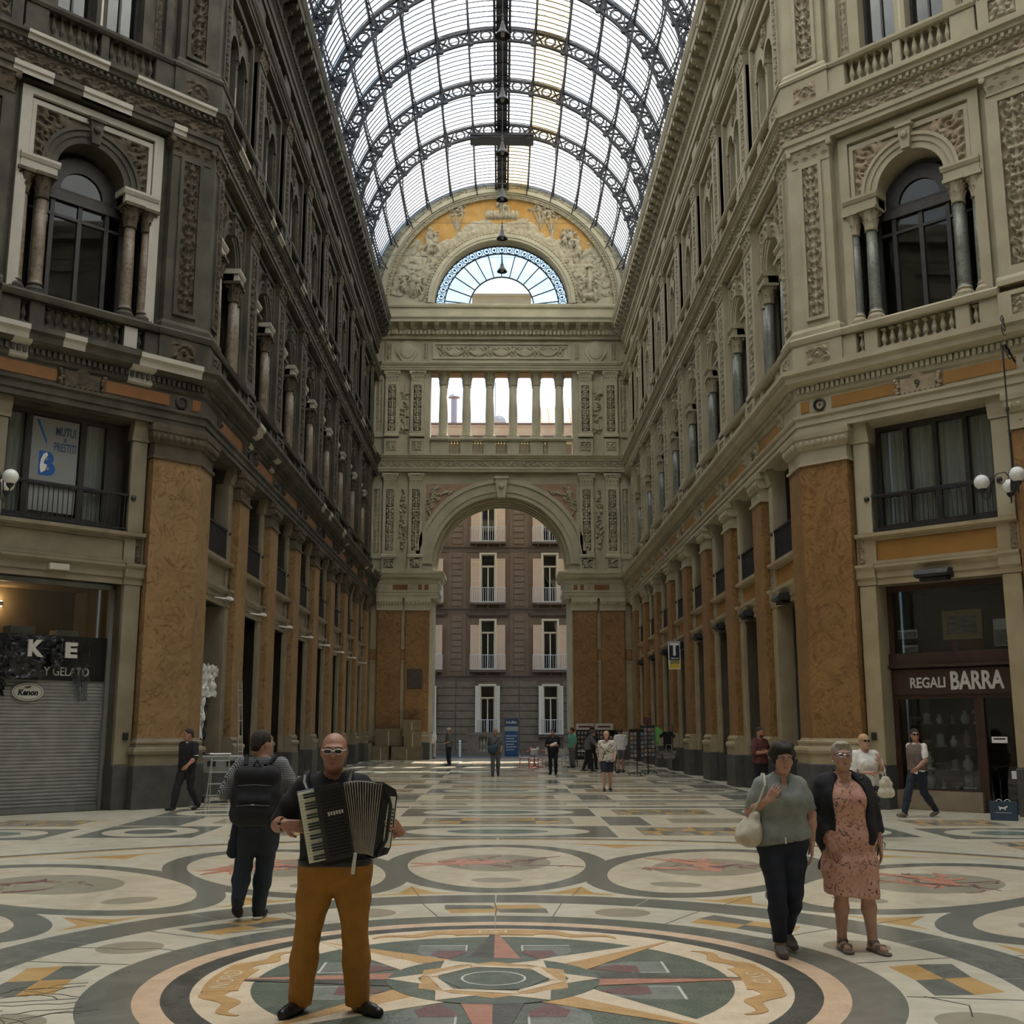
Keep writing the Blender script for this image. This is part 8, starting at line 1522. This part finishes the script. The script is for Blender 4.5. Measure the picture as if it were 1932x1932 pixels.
# poster in the left window
PO = thing('window_poster', 'white loans poster MUTUI and PRESTITI with blue letter B in the left corner window', 'poster', FK @ T(0, 0, -.355)); part(PO, 'sheet', mat('poster_film', (.24, .25, .24), rough=.6), lambda b: b.box(-.72, .34, 6.45, 8.56, -.004, 0))
for s_, y, h in (('MUTUI', 8.2, .46), ('&', 8.07, .08), ('PRESTITI', 7.84, .50)): ob('lettering', textfit(s_, h, .20 if h > .1 else .09, 'navyink', .002, .015), PO, FK @ T(.04, y, -.352))
ob('logo_letter', textmesh('B', .72, 'blue', .002, 'CENTER', .03, .95), PO, FK @ T(-.36, 7.28, -.352)); part(PO, 'logo_horse', 'white', lambda b: b.prism([(-.47, 7.3), (-.38, 7.36), (-.34, 7.5), (-.42, 7.52), (-.4, 7.62), (-.33, 7.72), (-.36, 7.78), (-.43, 7.74), (-.48, 7.62), (-.5, 7.45)], .0045, .006)); part(PO, 'stripe', 'blue', lambda b: b.prism([(-.64, 8.5), (-.58, 8.5), (-.38, 8.05), (-.38, 7.95)], .001, .003))
# ---- globe chandeliers on brackets
def chandelier(F, label, n0):
    C_ = thing('globe_lantern', label, 'lamp', F)
    def scroll(b, M): st = len(b.v); b.tube([(p[0], p[1], 0) for p in spiral(.16, 0, .16, 1.4, math.pi, 1, 26)], .011, 5); b.tube([(p[0], p[1], 0) for p in spiral(.34, .03, .12, 1.4, math.pi, -1, 26)], .010, 5); b.xf(M, st)
    part(C_, 'bracket', 'iron', lambda b: (b.tube([(0, 9.36, .36), (0, 9.5, .6), (0, 9.62, .85), (0, 9.55, 1.0)], .022, 6), scroll(b, T(0, 9.5, .5) @ Matrix.Rotation(R(-90), 4, 'Y')), scroll(b, T(0, 9.85, .75) @ Matrix.Rotation(R(-90), 4, 'Y') @ RZ(60))))
    part(C_, 'rod', 'iron', lambda b: (b.tube([(0, 9.58, 1.0), (0, 6.9, 1.0)], .018, 6), b.lathe([(.03, 8.15), (.04, 8.2), (.03, 8.25)], (0, 0, 1.0), 8)))
    part(C_, 'hub', 'iron', lambda b: (b.lathe([(0, 6.45), (.05, 6.5), (.06, 6.8), (.1, 6.86), (.03, 6.95), (0, 6.98)], (0, 0, 1.0), 10)))
    for k in range(4):
        a = math.pi / 4 + k * math.pi / 2 + n0; d = Vector((math.cos(a), 0, math.sin(a))); P_ = lambda r, y: (d.x * r, y, 1.0 + d.z * r)
        def arm(b):
            b.tube([P_(.05, 6.75), P_(.15, 6.88), P_(.3, 6.86), P_(.42, 6.7), P_(.44, 6.5), P_(.48, 6.36), P_(.56, 6.34), P_(.6, 6.42), P_(.6, 6.5)], .013, 5); b.tube([P_(.07 + q[0] + .1, 6.72 + q[1]) for q in spiral(.08, 0, .09, 1.4, 3.1, 1, 20)], .009, 4); b.lathe([(.02, 6.46), (.07, 6.52), (.08, 6.56), (0, 6.57)], P_(.6, 0), 10)
        ar = part(C_, 'arm', 'iron', arm); part(C_, 'globe', 'globe', lambda b: b.lathe([(max(.001, .155 * math.sin(q)), 6.70 - .155 * math.cos(q)) for q in np.linspace(.02, 3.12, 12)], P_(.6, 0), 18), smooth=True, par=ar); part(C_, 'finial', 'iron', lambda b: b.lathe([(0, 6.84), (.05, 6.85), (.02, 6.9), (0, 6.95)], P_(.6, 0), 8), par=ar)
chandelier(fr_diag(1, 5.22), 'iron lantern with opal globes hanging at the right edge', .3); chandelier(fr_diag(-1, 5.2), 'iron lantern with opal globes beside the left corner window', .3)
# ---- tobacco sign
TS = thing('tobacco_sign', 'tobacconist sign with white T above yellow LOTTO plate', 'sign', frame((6.87, 45.4, 4.53), (0, -1, 0))); part(TS, 'panel', mat('navy_sign', (.012, .02, .05), rough=.4), lambda b: b.cbox(-.21, .21, -.15, .58, -.06, .06, .01)); part(TS, 'rim', 'white', lambda b: b.plate(rect(-.225, .225, -.5, .6), [rect(-.205, .205, -.48, .58)], -.065, .065)); part(TS, 'plate', 'yellow', lambda b: b.box(-.21, .21, -.49, -.16, -.06, .06))
ob('lettering', textmesh('T', .68, 'white', .004, 'CENTER', .03, .8), TS, WM[TS] @ T(0, .06, .062)); ob('lettering', textmesh('LOTTO', .13, 'navyink', .004, 'CENTER', .006, .85), TS, WM[TS] @ T(0, -.28, .062)); ob('lettering', textmesh('TABACCHI', .07, 'white', .004, 'CENTER', .002, .9), TS, WM[TS] @ T(0, -.1, .062)); part(TS, 'arm', 'iron', lambda b: b.tube([(.2, -.45, 0), (.6, -.45, 0)], .02, 5))
# ---- box-office banner
BN = thing('banner_stand', 'blue roll-up box office banner standing outside the arch', 'banner', frame((.62, 68.6, 0), (0, -1, 0))); part(BN, 'panel', mat('banner_blue', (.02, .09, .24), (.025, .11, .28), 2, .5), lambda b: b.box(-.4, .4, .08, 1.55, -.01, .01)); part(BN, 'header', 'navyink', lambda b: b.box(-.4, .4, 1.82, 2.3, -.01, .012)); part(BN, 'stripe', mat('banner_grey', (.35, .36, .38), rough=.5), lambda b: b.box(-.4, .4, 1.55, 1.82, -.01, .012)); part(BN, 'base', 'alu', lambda b: b.box(-.44, .44, 0, .08, -.12, .12))
ob('lettering', textmesh('boxoffice', .2, 'white', .002, 'CENTER', .006, .82), BN, WM[BN] @ T(0, 2.0, .016)); [part(BN, 'print_line', 'white', lambda b: b.box(-.33, -.33 + (.5 if q % 2 else .66), 1.25 - .16 * q, 1.29 - .16 * q, .01, .013)) for q in range(6)]
# ---- cafe chairs and tables
def chair_parts(o, m, seatm):
    part(o, 'seat', seatm, lambda b: b.cbox(-.2, .2, -.2, .2, .43, .46, .01)); part(o, 'backrest', seatm, lambda b: (b.cbox(-.19, .19, .185, .21, .58, .84, .01), b.box(-.19, -.165, .185, .21, .46, .86), b.box(.165, .19, .185, .21, .46, .86)))
    for x in (-.18, .18):
        for y in (-.18, .18): part(o, 'leg', m, lambda b: b.tube([(x, y, .44), (x * 1.1, y * 1.15, 0)], .014, 6))
def table_parts(o, m):
    part(o, 'top', m, lambda b: b.lathe([(0, .71), (.35, .71), (.36, .725), (.35, .74), (0, .74)], seg=20, ax='z')); part(o, 'stem', m, lambda b: b.lathe([(.03, .03), (.03, .71)], seg=8, ax='z'))
    for q in range(3): part(o, 'foot', m, lambda b: b.tube([(0, 0, .06), (.3 * math.cos(q * 2.094), .3 * math.sin(q * 2.094), .015)], .02, 5))
ivory = mat('ivory_chair_plastic', (.55, .47, .38), rough=.5)
for k, (x, y, rz, m_, s_, lb) in enumerate(((1.05, 52.2, 90, 'red', ivory, 'ivory cafe chair at the left of the red table'), (1.95, 52.5, -60, 'red', ivory, 'ivory cafe chair at the right of the red table'), (1.45, 51.2, 180, 'red', 'alu', 'slatted metal cafe chair with its back to the viewer at the red table'), (2.75, 51.0, 150, 'alu', 'alu', 'metal cafe chair nearest the woman in black'), (3.05, 53.4, -30, 'alu', 'alu', 'metal cafe chair behind the man in green'), (4.3, 52.6, 60, 'alu', 'alu', 'metal cafe chair before the display boards'), (4.35, 51.0, 200, 'alu', 'alu', 'metal cafe chair in front of the tall person in black'))):
    o = thing('cafe_chair', lb, 'chair', Matrix.Translation((x, y, 0)) @ RZ(rz), 'cafe chairs by the arch'); chair_parts(o, m_, s_)
for x, y, m_, lb in ((1.5, 52.1, 'red', 'red round cafe table left of the woman in black'), (2.2, 53.8, 'alu', 'metal cafe table behind the woman in black'), (3.75, 51.6, 'alu', 'metal cafe table beside the man in green')):
    o = thing('cafe_table', lb, 'table', Matrix.Translation((x, y, 0)), 'cafe tables by the arch'); table_parts(o, m_)
for k, (x, y, m_, lb) in enumerate(((1.35, 52.05, 'red', 'red menu holder on the red cafe table'), (1.65, 52.15, 'white', 'white napkin holder on the red cafe table'))): o = thing('napkin_holder', lb, 'holder', Matrix.Translation((x, y, .742))); part(o, 'box', m_, lambda b: b.cbox(-.06, .06, -.04, .04, 0, .13, .01)); part(o, 'paper', 'white', lambda b: b.box(-.05, .05, -.03, .03, .13, .16))
# ---- postcard racks and souvenir boards
pc_cols = [mat('postcard%d' % i, c, tuple(min(1, q * 1.8) for q in c), 30, .5, coord='O') for i, c in enumerate(((.20, .17, .14), (.12, .16, .2), (.24, .2, .17), (.09, .10, .09), (.2, .12, .08)))]
def rack(x, y, rz, h, lb):
    o = thing('postcard_rack', lb, 'rack', Matrix.Translation((x, y, 0)) @ RZ(rz), 'postcard racks by the right wall'); part(o, 'pole', 'iron', lambda b: b.tube([(0, 0, 0), (0, 0, h)], .022, 6))
    for q in range(4): part(o, 'foot', 'iron', lambda b: (b.tube([(0, 0, .12), (.32 * math.cos(q * 1.571), .32 * math.sin(q * 1.571), .06)], .016, 5), b.lathe([(0, 0), (.03, .01), (.03, .05), (0, .06)], (.32 * math.cos(q * 1.571), .32 * math.sin(q * 1.571), 0), 7, 'z')))
    for q in range(2):
        M = RZ(q * 90); p = part(o, 'frame', 'iron', lambda b: (b.box(-.3, .3, -.012, .012, .62, h - .05)), M)
        for s_ in (-1, 1):
            for r_ in range(int((h - .75) / .16)):
                for c in range(4): ob('postcard', cm('pcd%d' % ((r_ * 3 + c * 2 + q) % 5), lambda b: b.box(-.058, .058, -.004, .004, 0, .125), pc_cols[(r_ * 3 + c * 2 + q) % 5]), p, WM[o] @ M @ T(-.215 + .143 * c, s_ * .02, .66 + .16 * r_)) if (s_ < 0 and h > 1.6) else None
    part(o, 'header', 'maroon', lambda b: b.box(-.16, .16, -.01, .01, h, h + .24)) if h > 1.85 else None
rack(5.15, 44.0, 15, 1.75, 'tall postcard rack nearest the viewer on its wheeled foot'); rack(5.75, 45.5, -10, 1.9, 'postcard rack with red header beside the hanging T-shirts'); rack(4.65, 47.4, 30, 1.7, 'postcard rack behind the man in white T-shirt')
for k, (x, lb) in enumerate(((3.95, 'black souvenir board with pale header, left of two'), (4.85, 'black souvenir board with pale header, right of two'))):
    o = thing('souvenir_board', lb, 'display', frame((x, 54.5, 0), (0, -1, 0)), 'souvenir boards by the pier'); part(o, 'board', 'fascia', lambda b: b.box(-.42, .42, .3, 1.65, -.03, 0)); part(o, 'header', 'signw', lambda b: b.box(-.42, .42, 1.66, 1.95, -.04, .02)); [part(o, 'foot', 'iron', lambda b: b.box(sx * .38 - .02, sx * .38 + .02, 0, .3, -.2, .2)) for sx in (-1, 1)]
    [part(o, 'trinket', pc_cols[(r_ + c) % 5], lambda b: b.cbox(-.34 + .16 * c, -.24 + .16 * c, .45 + .2 * r_, .58 + .2 * r_, 0, .02, .004)) for r_ in range(6) for c in range(5)]; part(o, 'header_print', 'maroon', lambda b: b.box(-.3, .3, 1.76, 1.84, .02, .022))
CR = thing('clothes_rail', 'wheeled rail with T-shirts and straw bags at the right wall', 'rail', Matrix.Translation((6.35, 46.3, 0))); part(CR, 'frame', 'iron', lambda b: (b.tube([(-.5, 0, .1), (-.5, 0, 1.85), (.5, 0, 1.85), (.5, 0, .1)], .02, 6), b.tube([(-.5, -.25, .08), (-.5, .25, .08)], .02, 5), b.tube([(.5, -.25, .08), (.5, .25, .08)], .02, 5)))
def tee(b): b.prism([(-.2, -.35), (.2, -.35), (.21, .2), (.34, .1), (.4, .22), (.2, .38), (.08, .4), (0, .35), (-.08, .4), (-.2, .38), (-.4, .22), (-.34, .1), (-.21, .2)], -.03, .03)
for k, (x, z, m_, lb) in enumerate(((6.12, 1.42, mat('lime_cotton', (.16, .48, .10), rough=.8), 'lime green T-shirt hanging on the rail'), (6.62, 1.25, 'blackc', 'black T-shirt hanging on the rail'))): tag(ob('t_shirt', cm('tee%d' % k, tee, m_), None, frame((x, 46.12, z), (0, -1, 0)) @ Matrix.Diagonal((.8, .9, 1, 1))), lb, 'shirt')
for k, (x, lb) in enumerate(((6.1, 'striped straw bag hanging at the left of the rail'), (6.65, 'striped straw bag hanging at the right of the rail'))):
    o = thing('straw_bag', lb, 'bag', frame((x, 45.98, .55), (0, -1, 0))); part(o, 'body', mat('straw%d' % k, (.33, .29, .22), (.10, .09, .08), 3, .8, coord='O', stretch=(1, 14, 1), lo=.45, hi=.55), lambda b: b.prism([(-.2, 0), (.2, 0), (.27, .3), (-.27, .3)], -.08, .08)); part(o, 'handle', 'canvas', lambda b: b.tube([(-.13, .3, 0), (-.1, .55, 0), (.1, .55, 0), (.13, .3, 0)], .012, 5))
# ---- things by the left wall
LD = thing('step_ladder', 'aluminium step ladder beside the first left shop', 'ladder', Matrix.Translation((-6.55, 27.3, 0)) @ RZ(12))
for s_ in (-1, 1): part(LD, 'front_rail', 'alu', lambda b: b.tube([(s_ * .28, -.32, 0), (s_ * .19, 0, 1.15)], .017, 6)); part(LD, 'rear_rail', 'alu', lambda b: b.tube([(s_ * .22, .32, 0), (s_ * .19, .04, 1.15)], .014, 6))
for q in range(4): part(LD, 'step', 'alu', lambda b: b.box(-.27 + .02 * q, .27 - .02 * q, -.31 + .075 * q, -.23 + .075 * q, .22 + .26 * q, .245 + .26 * q))
part(LD, 'top_tray', 'alu', lambda b: b.cbox(-.24, .24, -.06, .1, 1.14, 1.18, .01)); 
CB = thing('equipment_cabinet', 'grey wheeled cabinet with two dark windows behind the ladder', 'cabinet', frame((-6.72, 28.2, 0), (.35, -1, 0))); part(CB, 'body', 'shutter', lambda b: b.cbox(-.5, .5, .15, 1.1, -.5, 0, .02)); [part(CB, 'window', 'fascia', lambda b: b.box(x - .1, x + .1, .85, .98, 0, .006)) for x in (-.25, .2)]; part(CB, 'panel', 'plinth', lambda b: b.box(-.46, .46, .2, .7, 0, .008)); [part(CB, 'wheel', 'iron', lambda b: b.lathe([(0, -.03), (.075, -.03), (.075, .03), (0, .03)], (x, .076, -.1), 10, 'x')) for x in (-.4, .4)]
tag(ob('cleaning_cloth', cm('ccl', lambda b: sheet(b, -.25, .2, -.18, .18, 0, .05, 12), 'plasw', True), None, Matrix.Translation((-6.85, 28.4, 1.112))), 'crumpled white sheet lying on the grey cabinet', 'cloth')
PL = thing('leaning_poles', 'pair of thin scaffold poles with rungs leaning before the teal window', 'poles', Matrix.Translation((-6.75, 30.2, 0)));
for y in (0, .5): part(PL, 'pole', 'alu', lambda b: b.tube([(0, y, 0), (-.2, y + .25, 3.0)], .018, 6))
for q in range(7): part(PL, 'rung', 'alu', lambda b: b.tube([(-.027 * q - .02, .035 * q, .4 * q + .35), (-.027 * q - .02, .5 + .035 * q, .4 * q + .35)], .012, 5))
for k, (x, y, z, w_, d, h, lb) in enumerate(((-6.6, 64.2, 0, .9, .5, .75, 'brown cardboard box on the floor at the left end of the pile'), (-5.15, 64.0, 0, 1.7, .5, .72, 'long cardboard box lying at the front of the pile'), (-6.2, 64.35, .751, 1.5, .3, .95, 'wide dark cardboard box stacked on the left box'), (-4.85, 64.0, .721, .95, .4, .85, 'cardboard box standing on the long box'), (-4.9, 64.0, 1.572, 1.0, .3, .6, 'flat cardboard sheet box at the top of the pile'))): 
    o = thing('cardboard_box', lb, 'box', Matrix.Translation((x, y, z + .001)), 'cardboard boxes by the left pier'); part(o, 'body', 'card', lambda b: b.box(-w_ / 2, w_ / 2, -d / 2, d / 2, 0, h)); part(o, 'tape', 'carton', lambda b: b.box(-.03, .03, -d / 2 - .002, d / 2 + .002, h * .0, h + .002)); part(o, 'flap', 'card', lambda b: b.box(-w_ / 2, w_ / 2, -d / 2 - .01, -d / 2 - .002, h - .12, h))
# ---- blue paper bag at the gift shop
SB2 = thing('paper_bag', 'blue paper shopping bag with white dog emblem beside the gift shop', 'bag', frame((9.78, 22.75, 0), (-.55, -1, 0))); part(SB2, 'bag', mat('navy_paper', (.02, .045, .075), rough=.6), lambda b: b.prism([(-.24, 0), (.24, 0), (.25, .36), (-.25, .36)], -.09, .09)); part(SB2, 'emblem', 'white', lambda b: b.prism([(-.07, .2), (-.05, .2), (-.045, .225), (.02, .225), (.025, .2), (.045, .2), (.045, .24), (.085, .265), (.06, .285), (.03, .255), (-.06, .255), (-.08, .275), (-.085, .26), (-.07, .245)], .091, .094)); part(SB2, 'print_line', 'signw', lambda b: b.box(-.15, .15, .145, .155, .09, .093)); [part(SB2, 'handle', 'white', lambda b: b.tube([(x - .06, .36, .07), (x - .02, .4, .07), (x + .02, .4, .07), (x + .06, .36, .07)], .006, 4)) for x in (-.07, .08)]
# cutlery-grey door bells / meter boxes on the jambs
ob('meter_box', cm('mtb', lambda b: b.cbox(-.06, .06, 1.5, 1.66, .12, .17, .008), 'iron'), DL_, fr_diag(-1, 1.42)); ob('meter_box', cm('mtb', None, None), DR_, fr_diag(1, 1.42))
ob('corner_lamp', cm('shl', None, None), DR_, fr_diag(1, 3.08)); ob('vent_box', cm('vtb', lambda b: b.cbox(-.22, .22, 5.12, 5.26, .1, .2, .01), 'clean'), DL_, fr_diag(-1, 3.2))
